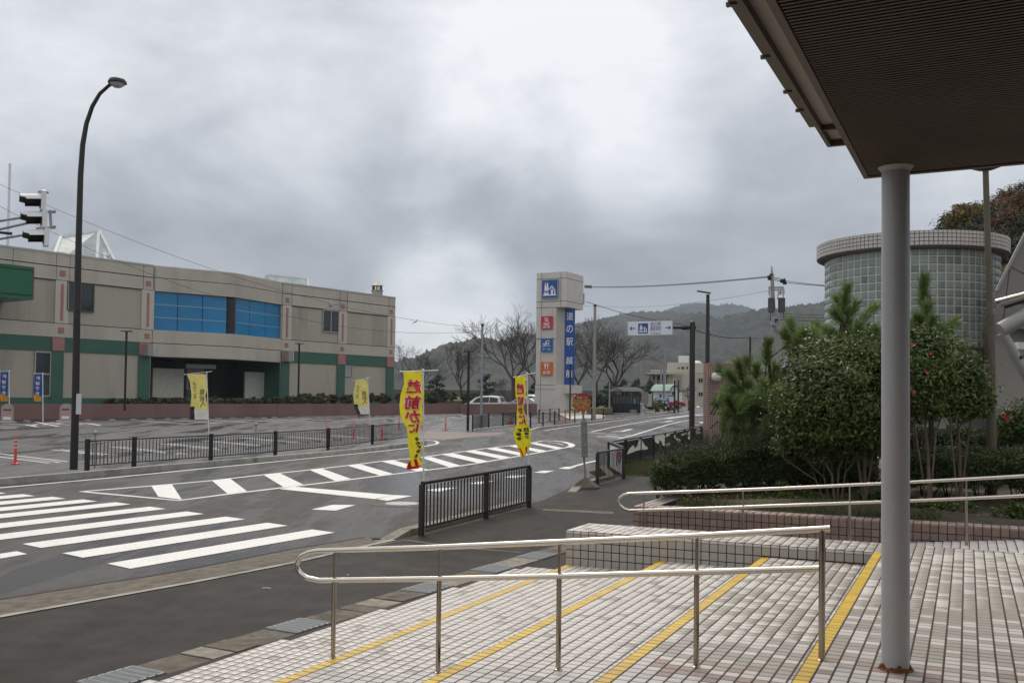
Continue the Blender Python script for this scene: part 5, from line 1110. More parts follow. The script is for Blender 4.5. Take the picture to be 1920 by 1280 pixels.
for x, yb, lab in ((13, 792, 'rounded pink and white guard sign nearest the left edge'), (122.5, 790, 'rounded pink and white guard sign beside the street lamp')):
    b = G(x, yb); root = thing('arched_board', b, lab, 'sign board', 'arched pink boards'); W_ = .42; H_ = 1.18
    arch = [(-W_, .0), (W_, .0), (W_, H_ - .35)] + [(W_ * math.cos(a), H_ - .35 + .35 * math.sin(a)) for a in np.linspace(0, math.pi, 9)[1:-1]] + [(-W_, H_ - .35)]
    mb = MB(); mb.extrude([b + _a([a, 0, z + .08]) for a, z in arch], (0, .06, 0)); build('frame', mb, M['galv'], root)
    mb = MB(); mb.add([b + _a([a * .84, -.004, z * .86 + .16]) for a, z in arch], [tuple(range(len(arch)))]); build('panel', mb, mat('board_pink', (.52, .30, .28), .6), root)
    for z0, z1, mm in ((.78, .90, 'greenbox'), (.2, .38, 'signwhite')): mb = MB(); mb.add([b + _a([a, -.008, z]) for a, z in ((-.26, z0), (.26, z0), (.26, z1), (-.26, z1))], [(0, 1, 2, 3)]); build('stripe', mb, M[mm], root)
    mb = MB(); mb.box(b, 1.1, .4, .08, 0, True); build('foot', mb, M['concpale'], root)
a, b = G(-30, 785), G(36.5, 781.5)
fence([a + _a([0, 0, 0]), G(9, 783), G(81, 780)], 'low dark rail in front of the pink wall at the left edge', h=.98, pales=False, post_w=.2, rail_w=.06, group='black railings', bot=.62)
# ================================================================== MUSEUM ACROSS THE ROAD
FD_ = hdir(math.radians(35.5)); FN = np.array([FD_[1], -FD_[0], 0])
RC = at(740, 557, 108); ZR = RC[2]
def fw(x): q = vplane(x, 600, RC, FD_); return np.array([q[0], q[1], 0])
def fz(x, y): return vplane(x, y, RC, FD_)[2]
Z1 = (fz(739, 577) + fz(100, 495.5)) / 2; Z2 = fz(739, 594); Z3 = fz(739, 651.3); Z4 = fz(739, 670); Z5 = fz(739, 688.7); ZB = gz(90) - .3
ZGT, ZGB, ZBB = (fz(286.5, 545) + fz(527.4, 571.4)) / 2, (fz(285.5, 618.5) + fz(527, 635)) / 2, (fz(283, 668.5) + fz(526, 679)) / 2
XL = -330; mu = thing('museum_building', fw(400), 'long beige museum with green band, pink squares and a blue glazed bay', 'building')
def fprism(mb, xa, xb, z0, z1, o0, o1, pts=None):
    a, b = (fw(xa), fw(xb)) if pts is None else pts; q = [a + o0 * FN, b + o0 * FN, b + o1 * FN, a + o1 * FN]; return mb.prism([(p[0], p[1]) for p in q], z0, z1)
def fpart(name, xa, xb, z0, z1, o0, o1, m, parent=None, pts=None): mb = MB(); fprism(mb, xa, xb, z0, z1, o0, o1, pts); return build(name, mb, M[m] if isinstance(m, str) else m, parent or mu)
XA, XB = 284.5, 527
wl = fpart('wall', XL, XA, ZB, ZR - .02, -26, 0, 'museum'); wr = fpart('wall', XB, 740, ZB, ZR - .02, -22, 0, 'museum'); fpart('upper_wall', XA, XB, ZBB + .01, ZR - .02, -25.9, -.35, 'museum')
fpart('recess_back', XA + .5, XB - .5, ZB, ZBB, -7.3, -7, 'brown' if 0 else 'seawall'); fpart('recess_floor', XA + .5, XB - .5, ZB, fz(400, 746), -7, -.2, 'greenp')
fpart('recess_side', XB - .3, XB - .05, ZB, ZBB, -7, -.01, 'greenp')
for xa, xb, yt, yb, o in ((287, 345, 690.5, 745.5, -2.2), (460, 505, 697.5, 746, -2.2)): pa, pb = [vplane(x_, 700, RC + o * FN, FD_) for x_ in (xa, xb)]; fpart('white_screen', xa, xb, vplane(xa, yb, RC + o * FN, FD_)[2], vplane((xa + xb) / 2, yt, RC + o * FN, FD_)[2], -.2, 0, mat('screen_panel', (.60, .56, .47), .7), None, (pa, pb))
fpart('entrance_block', 392, 424, ZB, fz(400, 684), -5, -3, 'louvre'); fpart('entrance_base', 391, 425, ZB, fz(400, 730), -3, -2.9, 'greenp'); fpart('entrance_lintel', 384, 440, fz(400, 690), fz(400, 682), -3, -2.5, 'alu'); fpart('door', 397, 419, fz(400, 728), fz(400, 709), -2.99, -2.94, 'darkglass')
# ribbed bands, wings
def band(xa, xb, z0, z1, o, nm, pts=None, parent=None):
    root = fpart(nm, xa, xb, z0, z1, 0 if pts is None else -.1, o, 'siding', parent, pts); mb = MB(); n = int((z1 - z0) / .15)
    for k in range(n): fprism(mb, xa, xb, z0 + (k + .12) * (z1 - z0) / n, z0 + (k + .88) * (z1 - z0) / n, o, o + .03, pts)
    rb = build('siding_ribs', mb, M['siding'], root); rb['kind'] = 'stuff'; return root
sl_ = MB()
for xa, xb in ((XL, XA), (XB, 740)):
    for z0, z1, nm in ((Z2 + .03, Z1 - .03, 'parapet_band'), (Z1 + .03, ZR - .15, 'parapet_band'), (Z4 + .02, Z3, 'middle_band')): band(xa, xb, z0, z1, .05, nm)
    fpart('coping', xa, xb, ZR - .15, ZR, -.3, .12, 'alu'); fpart('green_band', xa, xb, Z5, Z4, 0, .07, 'greenp')
fpart('plinth', XL, 740, ZB, fz(50, 745), 0, .10, 'greenp')
# pilasters
def spx(x, w): return x - w / 2, x + w / 2
for k, (xg0, xg1, xc, ws, wb) in enumerate(((97, 119.5, 114, 10, 4.4), (260.5, 281.5, 275.5, 8.5, 3.6), (527.5, 542.6, 537, 6, 3.4), (632.6, 646.7, 641.5, 5.4, 2.6), (725, 738.5, 733, 4.2, 2.2), (-95, -68, -80, 12, 5))):
    fpart('green_pilaster', xg0, xg1, ZB, Z5 + .01, .1, .16, 'greenp'); fpart('pink_square', xg0 + .3, xg1 + .3, Z5 + .05, Z4 - .02, .07, .19, 'pinkp')
    dx = (xg1 - xg0) * .13; fpart('pilaster', xc - (xg1 - xg0) * .55, xc + (xg1 - xg0) * .55, Z3 + .02, Z2 + .0, 0, .10, 'siding')
    w = ws / 2; zc1 = fz(xc, np.interp(xc, [114, 275, 537, 641, 733], [512, 531, 562, 574, 584.5])); zh = abs(fz(537, 558) - fz(537, 566)) / 2
    fpart('pink_square', xc - w, xc + w, zc1 - zh, zc1 + zh, .05, .14, 'pinkp')
    zc2 = fz(xc, np.interp(xc, [114, 275, 537, 641, 733], [619, 630, 647, 654, 659.5])); fpart('pink_square', xc - w, xc + w, zc2 - zh, zc2 + zh, .05, .14, 'pinkp')
    fpart('pink_bar', xc - wb / 2, xc + wb / 2, fz(537, 632), fz(537, 577), .1, .16, 'pinkp')
for x in (102, 127.6, 266, 287.5, 527.8, 545.5, 636, 649.5, 728, -120, -60, 20):   # vertical panel joints
    fpart('panel_joint', x - .35, x + .35, Z2, ZR - .16, .081, .087, 'dark')
for z in (Z1, Z2, Z3 + .01): fpart('panel_joint', XL, XA, z - .03, z + .03, .01, .088, 'dark'); fpart('panel_joint', XB, 740, z - .03, z + .03, .01, .088, 'dark')
# windows
def window(xa, xb, ya, yb, xr, cols=2, rows=1, m='darkglass', frame='alu'):
    z1, z0 = fz(xr, ya), fz(xr, yb); f = MB(); a, b = fw(xa), fw(xb)
    for t in range(cols + 1): p = a + (b - a) * t / cols; d = (b - a) / np.linalg.norm(b - a) * .05; fprism(f, 0, 0, z0, z1, .0, .12, (p - d, p + d))
    for z in [z0, z1] + [z0 + (z1 - z0) * k / rows for k in range(1, rows)]: fprism(f, 0, 0, z - .05, z + .05, .0, .122, (a, b))
    w_ = build('window', f, M[frame], mu); 
    for t in range(cols):
        for k in range(rows): g = MB(); fprism(g, 0, 0, z0 + (z1 - z0) * k / rows + .04, z0 + (z1 - z0) * (k + 1) / rows - .04, .02, .05, (a + (b - a) * t / cols, a + (b - a) * (t + 1) / cols)); build('pane', g, M[m], w_)
    return w_
window(124, 173.5, 530, 583, 148, 2, 1, 'darkglass', 'bronze'); window(604.5, 634, 582, 622.5, 619, 2); window(647, 660.5, 686, 705, 654, 1, 1, 'alu'); window(67, 96, 660, 742, 80, 1, 2)
window(-60, -20, 510, 570, -40, 2, 1)
# bay
AP = G(440.5, 511.5, ZR); AP[2] = 0; BL_, BR_ = fw(286.5), fw(528)
def bayprism(mb, z0, z1, ins=0., back=-.4):
    c = (BL_ + BR_) / 2; A = AP - FN * ins; L_ = BL_ - FN * ins; R__ = BR_ - FN * ins
    return mb.prism([(p[0], p[1]) for p in (L_ + back * FN, L_, A, R__, R__ + back * FN)], z0, z1)
for z0, z1, nm in ((ZGT, Z1 + .0, 'bay_parapet'), (Z1 + .05, ZR, 'bay_parapet'), (ZBB, (ZBB + ZGB) / 2 - .03, 'bay_skirt'), ((ZBB + ZGB) / 2 + .03, ZGB, 'bay_skirt')):
    mb = MB(); bayprism(mb, z0, z1); bp = build(nm, mb, M['siding'], mu); mb = MB(); n = int((z1 - z0) / .15)
    for k in range(n):
        za, zb = z0 + (k + .12) * (z1 - z0) / n, z0 + (k + .88) * (z1 - z0) / n
        for a, b in ((BL_, AP), (AP, BR_)):
            d = (b - a) / np.linalg.norm(b - a); nn = np.array([d[1], -d[0], 0]); nn = nn if nn @ FN > 0 else -nn; mb.prism([(p[0], p[1]) for p in (a, b, b + .03 * nn, a + .03 * nn)], za, zb)
    o = build('siding_ribs', mb, M['siding'], bp); o['kind'] = 'stuff'
mb = MB(); bayprism(mb, Z1 - .0, Z1 + .05, .04); bayprism(mb, (ZBB + ZGB) / 2 - .03, (ZBB + ZGB) / 2 + .03, .04); build('bay_joint', mb, M['dark'], mu)['kind'] = 'stuff'
mb = MB(); bayprism(mb, ZGB + .001, ZGT - .001, .55); build('bay_core', mb, M['dark'], mu)
for (a, b, ncol) in ((BL_ - .2 * FN, AP - .28 * FN, 3), (AP - .28 * FN, BR_ - .2 * FN, 3)):
    d = (b - a); L_ = np.linalg.norm(d); d /= L_; nn = np.array([d[1], -d[0], 0]); nn = nn if nn @ FN > 0 else -nn
    t0, t1 = (.0, .93) if a is not AP and np.allclose(a, BL_ - .2 * FN) else (.02, 1.)
    for c_ in range(ncol):
        for r_ in range(3):
            p = a + d * L_ * (t0 + (t1 - t0) * c_ / ncol) + d * .03; q = a + d * L_ * (t0 + (t1 - t0) * (c_ + 1) / ncol) - d * .03; z0 = ZGB + (ZGT - ZGB) * r_ / 3 + .03; z1 = ZGB + (ZGT - ZGB) * (r_ + 1) / 3 - .03
            mb = MB(); mb.prism([(s_[0], s_[1]) for s_ in (p, q, q - .05 * nn, p - .05 * nn)], z0, z1); build('blue_pane', mb, M['blueglass'], mu)
    for r_ in (1, 2):
        z = ZGB + (ZGT - ZGB) * r_ / 3; mb = MB(); mb.prism([(s_[0], s_[1]) for s_ in (a + d * L_ * t0, a + d * L_ * t1, a + d * L_ * t1 - .045 * nn, a + d * L_ * t0 - .045 * nn)], z - .028, z + .028); build('glazing_bar', mb, M['alu'], mu)
mb = MB(); q = AP - .45 * FN; mb.box((q[0], q[1], ZGB), .7, .5, ZGT - ZGB, 0, True); build('bay_post', mb, M['brown'], mu)
mb = MB(); bayprism(mb, ZBB - .06, ZBB - .001, .06, -7); build('bay_soffit', mb, M['dark'], mu)
# lamps on the pink squares
for x, y in ((273, 656), (536, 668)): mb = MB(); c = fw(x) + .45 * FN; c[2] = fz(x, y); mb.box(c, .75, .6, 1.0, math.radians(35)); o = build('wall_lamp', mb, M['louvre'], mu); mb = MB(); mb.box(c + .1 * FN + FD_ * .12, .5, .5, .85, math.radians(35)); build('lamp_shade', mb, M['white'], o)
mb = MB(); c = fw(618.5) + .12 * FN; c[2] = fz(618.5, 570.5); mb.sphere(c, .22, 10, 6); build('vent_hood', mb, M['concpale'], mu)
# roof objects
def back(x, y, o): """point on roof level plane set back"""; q = fw(x) - o * FN; return q
def onback(x, y, o):
    P0 = RC - o * FN; return vplane(x, y, P0, FD_)
sk = thing('roof_skylight', onback(170, 480, 9), 'glazed hipped skylight on the museum roof, nearest the traffic signal', 'skylight', 'museum roof skylights')
r0, r1 = onback(115, 443, 11), onback(185, 431.5, 11); zb = ZR - .5
f0, f1 = onback(92, 466, 7.5), onback(232, 483, 7.5); g0, g1 = f0 - 7 * FN, f1 - 7 * FN
for q in (f0, f1, g0, g1): q[2] = zb
mb = MB(); mb.add([f0, f1, r1, r0, g0, g1], [(0, 1, 2, 3), (1, 5, 2), (5, 4, 3, 2), (4, 0, 3)]); build('glazing', mb, M['skylight'], sk)
for a, b in ((r0, r1), (r1, f1), (r0, f0), (f0 + (f1 - f0) * .62, r1), (f0 + (f1 - f0) * .36, r0 + (r1 - r0) * .45), (r1, g1), (f0 + (f1 - f0) * .8, f0 + (f1 - f0) * .9 + (r1 - f1) * .5), ((f0 + r0) / 2, (f1 + r1) / 2)): mb = MB(); mb.beam(a, b, .26, .2); build('ridge_bar', mb, M['white'], sk)
sk2 = thing('roof_skylight', onback(555, 530, 8), 'small glazed gable skylight at the middle of the museum roof', 'skylight', 'museum roof skylights')
a, b, c = onback(500, 531, 9), onback(576, 523, 9), onback(585, 537, 7); a2 = a - 3 * FN; b[2] += 0
a[2] = b[2] - .1; a0_, a1_ = onback(520, 531, 7), onback(583, 537, 7); a0_[2] = a1_[2] = ZR - .4
mb = MB(); mb.add([a0_, a1_, b, a, a0_ - 4 * FN, a1_ - 4 * FN], [(0, 1, 2, 3), (1, 5, 2), (4, 0, 3), (5, 4, 3, 2)]); build('glazing', mb, M['skylight'], sk2)
for p, q in ((b, a1_), (a, b), (b, a1_ - 4 * FN)): mb = MB(); mb.beam(p, q, .18, .12); build('ridge_bar', mb, M['white'], sk2)
ch = onback(707, 556, 5); ct = thing('roof_turret', ch, 'small vent turret with a copper cap on the museum roof', 'turret')
u_ = .0605
def tur(name, z0, z1, r0, r1, m, n=8): mb = MB(); mb.lathe((ch[0], ch[1], 0), [(r0, z0), (r1, z1)], n); return build(name, mb, M[m], ct)
zt = lambda y: zat(ch, y)
tur('base', ZR - .5, zt(546), .66, .62, 'museum'); tur('roof', zt(536), zt(529), .72, .03, 'copper'); tur('neck', zt(546), zt(544), .7, .7, 'louvre')
for k in range(8): a = k * math.pi / 4 + .3; mb = MB(); mb.box((ch[0] + .52 * math.cos(a), ch[1] + .52 * math.sin(a), zt(544)), .1, .1, zt(536) - zt(544), 0, True); build('louvre_post', mb, M['black'], ct)
# green box sign hanging out at the left
gs = thing('green_sign_box', onback(30, 530, -4), 'dark green box sign projecting at the left edge of the museum', 'sign box'); P0 = RC + 4 * FN
qa, qb = vplane(-120, 500, P0, FD_), vplane(61.5, 500, P0, FD_); z1, z0 = vplane(61.5, 500.5, P0, FD_)[2], vplane(61.5, 562, P0, FD_)[2]
mb = MB(); mb.prism([(p[0], p[1]) for p in (qa, qb, qb - 4.05 * FN, qa - 4.05 * FN)], z0, z1); gb = build('box', mb, M['greenbox'], gs)
mb = MB(); mb.prism([(p[0], p[1]) for p in (qb + .01 * FN, qb + .12 * FD_ + .01 * FN, qb + .12 * FD_ - 4 * FN, qb - 4 * FN)], z0, z1); build('edge_trim', mb, M['bronze'], gs)
for z in (z0 + .3, z1 - .25): mb = MB(); mb.prism([(p[0], p[1]) for p in (qa, qb, qb + .04 * FN, qa + .04 * FN)], z - .04, z + .04); build('box_line', mb, M['dark'], gb)
q = qa + (qb - qa) * .62; mb = MB(); mb.prism([(p[0], p[1]) for p in (q, q + .08 * FD_, q + .08 * FD_ + .04 * FN, q + .04 * FN)], z0, z1); build('box_line', mb, M['dark'], gb)
# pink retaining wall and bed with clipped shrubs (foliage comes later)
pw = [G(-130, 789.5), G(0, 786.5), G(300, 782), G(520, 779.5), G(745, 777), G(866, 775)]
pwn = thing('retaining_wall', pw[2], 'long low dusky pink retaining wall in front of the museum', 'wall'); ztop = [zat(p, 756.8 if i else 755) for i, p in enumerate(pw)]
for i in range(5):
    a, b = pw[i], pw[i + 1]; n = max(1, int(np.linalg.norm(b - a) / 8))
    for k in range(n):
        p, q = a + (b - a) * k / n, a + (b - a) * (k + 1) / n; d = (q - p) / np.linalg.norm(q - p); nn = np.array([-d[1], d[0], 0]); q = q - d * .02; zz = [ztop[i] + (ztop[i + 1] - ztop[i]) * t for t in (k / n, (k + 1) / n)]
        mb = MB(); mb.hexa([(*s_[:2], gz(s_[1]) - .3) for s_ in (p, q, q + .4 * nn, p + .4 * nn)] + [(s_[0], s_[1], z) for s_, z in zip((p, q, q + .4 * nn, p + .4 * nn), (zz[0], zz[1], zz[1], zz[0]))]); build('wall_panel', mb, M['pinkwall'], pwn)
rw = thing('retaining_wall', at(940, 770, 108), 'low pink wall stretch in front of the parked white cars', 'wall')
a, b = at(866, 775, 105), at(1004, 766, 105.5); mb = MB(); mb.hexa([(*p[:2], .3) for p in (a, b, b + _a([0, .4, 0]), a + _a([0, .4, 0]))] + [(*p[:2], zat(p, 756.8)) for p in (a, b, b + _a([0, .4, 0]), a + _a([0, .4, 0]))]); build('wall_panel', mb, M['pinkwall'], rw)
mb = MB(); c = at(1000, 766, 105.2); mb.lathe((c[0], c[1], .4), [(.4, 0), (.4, zat(c, 756.5) - .4), (.001, zat(c, 756.5) - .39)], 14); build('round_end', mb, M['pinkwall'], rw)
paint([(822, 773.5), (890, 765), (898, 765), (928, 772), (925, 775), (860, 775)], 'pale_apron', 'concpale', .03, 'pale concrete apron before the low pink wall')
paint([(994, 766), (1010, 765.5), (1060, 769), (1108, 773), (1135, 779), (1130, 784), (1090, 786), (1070, 787), (1045, 775)], 'pale_apron', 'concpale', .03, 'pale paving round the foot of the sign tower')
# sea wall
mb = MB(); a, b = at(640, 735, 150), at(1010, 738, 175); c = at(1260, 745, 230)
for p, q in ((a, b), (b, c)): mb.prism([(s_[0], s_[1]) for s_ in (p, q, q + _a([0, .8, 0]), p + _a([0, .8, 0]))], [0] * 4, [zat(p, 729), zat(q, 732 if q is b else 737), zat(q, 732 if q is b else 737), zat(p, 729)])
single('sea_wall', mb, M['seawall'], 'long brown concrete sea wall behind the bare trees', 'wall')

# ================================================================== SIGN TOWER
ta = .50; tu_, tv_ = _a([math.cos(ta), -math.sin(ta), 0]), _a([math.sin(ta), math.cos(ta), 0]); K = at(1062, 509, 112); K0 = _a([K[0], K[1], 0])
wl_ = -along(K, tu_, 1006.5); dr_ = along(K, tv_, 1094); zt1 = K[2]; zt0 = zat(K, 575)
tw = thing('sign_tower', (K[0] - 1.5, K[1], gz(112)), 'tall beige sign tower with blue vertical lettering and coloured squares', 'sign tower')
def tprism(mb, u0, u1, v0, v1, z0, z1): q = [K0 + u * tu_ + v * tv_ for u, v in ((u0, v0), (u1, v0), (u1, v1), (u0, v1))]; return mb.prism([(p[0], p[1]) for p in q], z0, z1)
def tpart(name, u0, u1, v0, v1, z0, z1, m, parent=None): mb = MB(); tprism(mb, u0, u1, v0, v1, z0, z1); return build(name, mb, M[m], parent or tw)
tpart('head', -wl_, 0, 0, dr_, zt0, zt1, 'pylon'); us_ = along(K, tu_, 1043.5); zpl = zat(K, 721)
tpart('shaft', -wl_, us_, 0.02, 1.8, zpl, zt0, 'pylon'); ub_, vb = us_, 1.1
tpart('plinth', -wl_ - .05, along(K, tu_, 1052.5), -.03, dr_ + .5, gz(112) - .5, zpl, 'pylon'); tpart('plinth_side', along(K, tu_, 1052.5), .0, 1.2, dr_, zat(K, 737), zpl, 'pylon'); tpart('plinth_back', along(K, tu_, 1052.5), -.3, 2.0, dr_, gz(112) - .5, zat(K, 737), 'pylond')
# blue lettered slab: facing the road, behind the shaft edge
bl0 = K0 + us_ * tu_ + 1.25 * tv_; bx = _a([math.cos(.12), -math.sin(.12), 0]); t0, t1 = along(bl0, bx, 1057), along(bl0, bx, 1075.8)
q0, q1 = bl0 + t0 * bx, bl0 + t1 * bx; nb = _a([bx[1], -bx[0], 0]); zb0, zb1 = zat(q0, 720.5), zt0
mb = MB(); mb.prism([(p[0], p[1]) for p in (q0, q1, q1 - .5 * nb, q0 - .5 * nb)], zb0, zb1); bs_ = build('blue_slab', mb, M['blue'], tw)
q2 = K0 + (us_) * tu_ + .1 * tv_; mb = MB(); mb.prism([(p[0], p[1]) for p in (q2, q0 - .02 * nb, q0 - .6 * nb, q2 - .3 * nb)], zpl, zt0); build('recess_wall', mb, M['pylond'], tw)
cw = np.linalg.norm(q1 - q0); mid = (q0 + q1) / 2
for ch_, y in (('道', 592.5), ('の', 616.5), ('駅', 640.5), ('越', 675.8), ('前', 700)):
    mb = MB(); z = zat(mid, y); put_text(mb, ch_, _a([mid[0], mid[1], z]), bx, ZU, cw * .66, .90, nb * .02, bold=.008); build('lettering', mb, M['signwhite'], bs_)
for z in (zat(K, 521), zat(K, 564)): tpart('panel_joint', -wl_ - .01, .012, -.012, dr_, z - .025, z + .025, 'dark')
for z in (zt0 + .0,): tpart('panel_joint', -wl_ - .01, us_, -.01, .02, z - .04, z, 'dark')
for u in (-wl_ + .65, along(K, tu_, 1052)): tpart('panel_joint', u - .02, u + .02, -.012, .01, zt0, zt1, 'dark')
for u in (-wl_ + .65,): tpart('panel_joint', u - .02, u + .02, .005, .03, zpl, zt0, 'dark'); tpart('panel_joint', u - .02, u + .02, -.045, -.02, gz(112), zpl, 'dark')
for y in (634, 721.5, 730): tpart('panel_joint', -wl_ - .06, us_ + .0, -.045, .03, zat(K, y) - .02, zat(K, y) + .02, 'dark')
for k in range(22):   # bolt rows on the shaft
    y = 580 + 6.3 * k
    for u in (-wl_ + .95, us_ - .45): tpart('bolt', u - .035, u + .035, .0, .02, zat(K, y) - .035, zat(K, y) + .035, 'pinkp')
tf0 = lambda x, y, v=0: (lambda q: q)(vplane(x, y, K0 + v * tv_, tu_))
def tsign(x0, x1, y0, y1, m, thick=.25):
    a, b = tf0(x0, y0, -.0), tf0(x1, y0, -.0); zt_, zb_ = a[2], tf0(x0, y1)[2]; n = -tv_
    mb = MB(); mb.prism([(p[0], p[1]) for p in (a, b, b + thick * n, a + thick * n)], zb_, zt_); o = build('square_sign', mb, M[m], tw); return o, _a([a[0], a[1], zb_]) + thick * n, np.linalg.norm((b - a)[:2]), zt_ - zb_, n
o, org, w, h, n = tsign(1017.5, 1048, 525, 560.5, 'galv'); mbb, mbw = MB(), MB(); pictogram(mbb, mbw, org + tu_ * w * .04 + ZU * h * .04, tu_, ZU, w * .92, h * .92, n); build('blue_face', mbb, M['blue'], o); build('pictogram', mbw, M['signwhite'], o)
D3 = lambda org, w, h, n, a, b: org + a * w * tu_ + b * h * ZU + .012 * n
o, org, w, h, n = tsign(1016.5, 1036.8, 593, 616.8, 'red'); mb = MB(); put_text(mb, '温泉', D3(org, w, h, n, .5, .17), tu_, ZU, w * .75, h * .26)
pts = [(.22 + .28 * (1 - math.cos(a)), .47 - .16 * math.sin(a)) for a in np.linspace(0, math.pi, 12)]; inn = [(.28 + .22 * (1 - math.cos(a)), .49 - .09 * math.sin(a)) for a in np.linspace(0, math.pi, 12)]
for i in range(11): mb.add([D3(org, w, h, n, *p) for p in (pts[i], pts[i + 1], inn[i + 1], inn[i])], [(0, 1, 2, 3)])
for c in (.38, .5, .62):
    S_ = [(c + .035 * math.sin(t * 6), .50 + t * .38) for t in np.linspace(0, 1, 8)]
    for p, q in zip(S_, S_[1:]): mb.add([D3(org, w, h, n, p[0] - .025, p[1]), D3(org, w, h, n, p[0] + .025, p[1]), D3(org, w, h, n, q[0] + .025, q[1]), D3(org, w, h, n, q[0] - .025, q[1])], [(0, 1, 2, 3)])
build('lettering', mb, M['signwhite'], o)
o, org, w, h, n = tsign(1016.3, 1036.6, 635.5, 659.5, 'blue2'); mb = MB(); put_text(mb, 'プール', D3(org, w, h, n, .5, .20), tu_, ZU, w * .78, h * .24)
for poly in ([(.16, .62), (.32, .52), (.52, .56), (.60, .68), (.48, .76), (.62, .84), (.80, .76), (.84, .80), (.62, .90), (.36, .76), (.44, .64), (.30, .60), (.2, .68)], [(.70 + .07 * math.cos(a), .63 + .06 * math.sin(a)) for a in np.linspace(0, 5.6, 10)], [(.14, .42), (.30, .46), (.46, .42), (.62, .46), (.84, .42), (.84, .47), (.62, .51), (.46, .47), (.30, .51), (.14, .47)]):
    mb.add([D3(org, w, h, n, a, b) for a, b in poly], [tuple(range(len(poly)))])
build('lettering', mb, M['signwhite'], o)
o, org, w, h, n = tsign(1016.3, 1036.7, 678.5, 702.7, 'orange'); mb = MB(); put_text(mb, '食事', D3(org, w, h, n, .5, .18), tu_, ZU, w * .72, h * .26)
for poly in ([(.36, .42), (.42, .42), (.43, .65), (.50, .72), (.50, .92), (.46, .92), (.46, .76), (.41, .76), (.41, .92), (.37, .92), (.37, .76), (.32, .76), (.32, .92), (.28, .92), (.28, .72), (.35, .65)], [(.60, .42), (.66, .42), (.67, .92), (.62, .92), (.57, .84), (.58, .62), (.61, .60)]): mb.add([D3(org, w, h, n, a, b) for a, b in poly], [tuple(range(len(poly)))])
build('lettering', mb, M['signwhite'], o)
mb = MB(); c = at(1094.5, 560, 112.5); mb.box(c, .15, .5, 1.2); build('cable_bracket', mb, M['galv'], tw)
# yellow striped guy wire guard
mb = MB(); a_, b_ = at(1071, 774, 100), at(1080, 737, 101)
for k in range(10): mb.mi = k % 2; mb.tube([a_ + (b_ - a_) * k / 10, a_ + (b_ - a_) * (k + 1) / 10], .09, 6)
single('guy_wire_guard', mb, [M['hzyellow'], M['black']], 'yellow and black striped guy wire sleeve by the sign tower', 'guy wire')

# ================================================================== BUS SHELTER
sa = .62; A0 = G(1197, 775.5); A0[2] = gz(A0[1]) + .1; xu, xv = _a([math.cos(sa - .25), -math.sin(sa - .25), 0]), _a([math.sin(sa - .25), math.cos(sa - .25), 0])
K2 = G(1172.5, 776); K2[2] = gz(K2[1]) + .12; Wd = along(K2, xu, 1199.5); Dd = -along(K2, -xv, 1148); Dd = abs(along(K2, _a([-math.cos(.5), math.sin(.5), 0]), 1148)); lv_ = _a([-math.cos(.5), math.sin(.5), 0]); H2 = zat(K2, 734) - K2[2]
sh = thing('bus_shelter', K2, 'dark glazed bus shelter with a curved grey roof', 'bus shelter')
def shp_(t, s_): return K2 + t * xu + s_ * lv_
for t, s_ in ((0, 0), (Wd, 0), (0, Dd), (Wd, Dd), (Wd / 2, 0), (0, Dd / 2), (Wd * .25, 0), (Wd * .75, 0), (0, Dd * .25), (0, Dd * .75)):
    mb = MB(); mb.box(shp_(t, s_), .13 if (t in (0, Wd) and s_ in (0, Dd)) else .08, .13, H2, 0, True); build('post', mb, M['black'], sh)
for (a, b) in ((shp_(0, 0), shp_(Wd, 0)), (shp_(0, 0), shp_(0, Dd)), (shp_(0, Dd), shp_(Wd, Dd)), (shp_(Wd, 0), shp_(Wd, Dd))):
    for z in (.05, H2 * .42, H2 * .80, H2): mb = MB(); mb.beam(a + z * ZU, b + z * ZU, .09, .09); build('rail', mb, M['black'], sh)
    mb = MB(); mb.beam(a + H2 * .22 * ZU, b + H2 * .22 * ZU, .03, H2 * .38); build('lower_panel', mb, M['black'], sh)
    mb = MB(); mb.beam(a + H2 * .61 * ZU, b + H2 * .61 * ZU, .015, H2 * .34); g_ = build('glass_panel', mb, mat('shelter_glass', (.07, .075, .06), .3, var=.3, scale=1), sh)
mb = MB(); nseg = 8
for i in range(nseg):
    a0, a1 = i / nseg, (i + 1) / nseg; f_ = lambda a: H2 + .05 + .45 * math.sin(math.pi * a)
    P = [shp_(-.35, Dd * a0 * 1.1 - .1), shp_(Wd + .4, Dd * a0 * 1.1 - .1), shp_(Wd + .4, Dd * a1 * 1.1 - .1), shp_(-.35, Dd * a1 * 1.1 - .1)]
    zz = [f_(a0), f_(a0), f_(a1), f_(a1)]; mb.hexa([p + (z - .05) * ZU for p, z in zip(P, zz)] + [p + z * ZU for p, z in zip(P, zz)])
build('roof', mb, M['tube'], sh)
mb = MB(); mb.box(shp_(Wd * .3, -.5), .9, .35, .4, -.3, True); build('bench', mb, M['galv'], sh); mb = MB(); mb.box(shp_(Wd * .6, -.08) + 1.0 * ZU, Wd * .14, .03, .6, .4, True); build('poster', mb, M['lblue'], sh)
bp_ = G(1209, 778); mb = MB(); mb.tube([bp_, bp_ + 2.4 * ZU], .04, 6); mb.box(bp_ + 1.9 * ZU, .75, .08, 1.3); single('timetable_post', mb, M['greybrd'], 'grey timetable post just right of the bus shelter', 'bus stop sign')

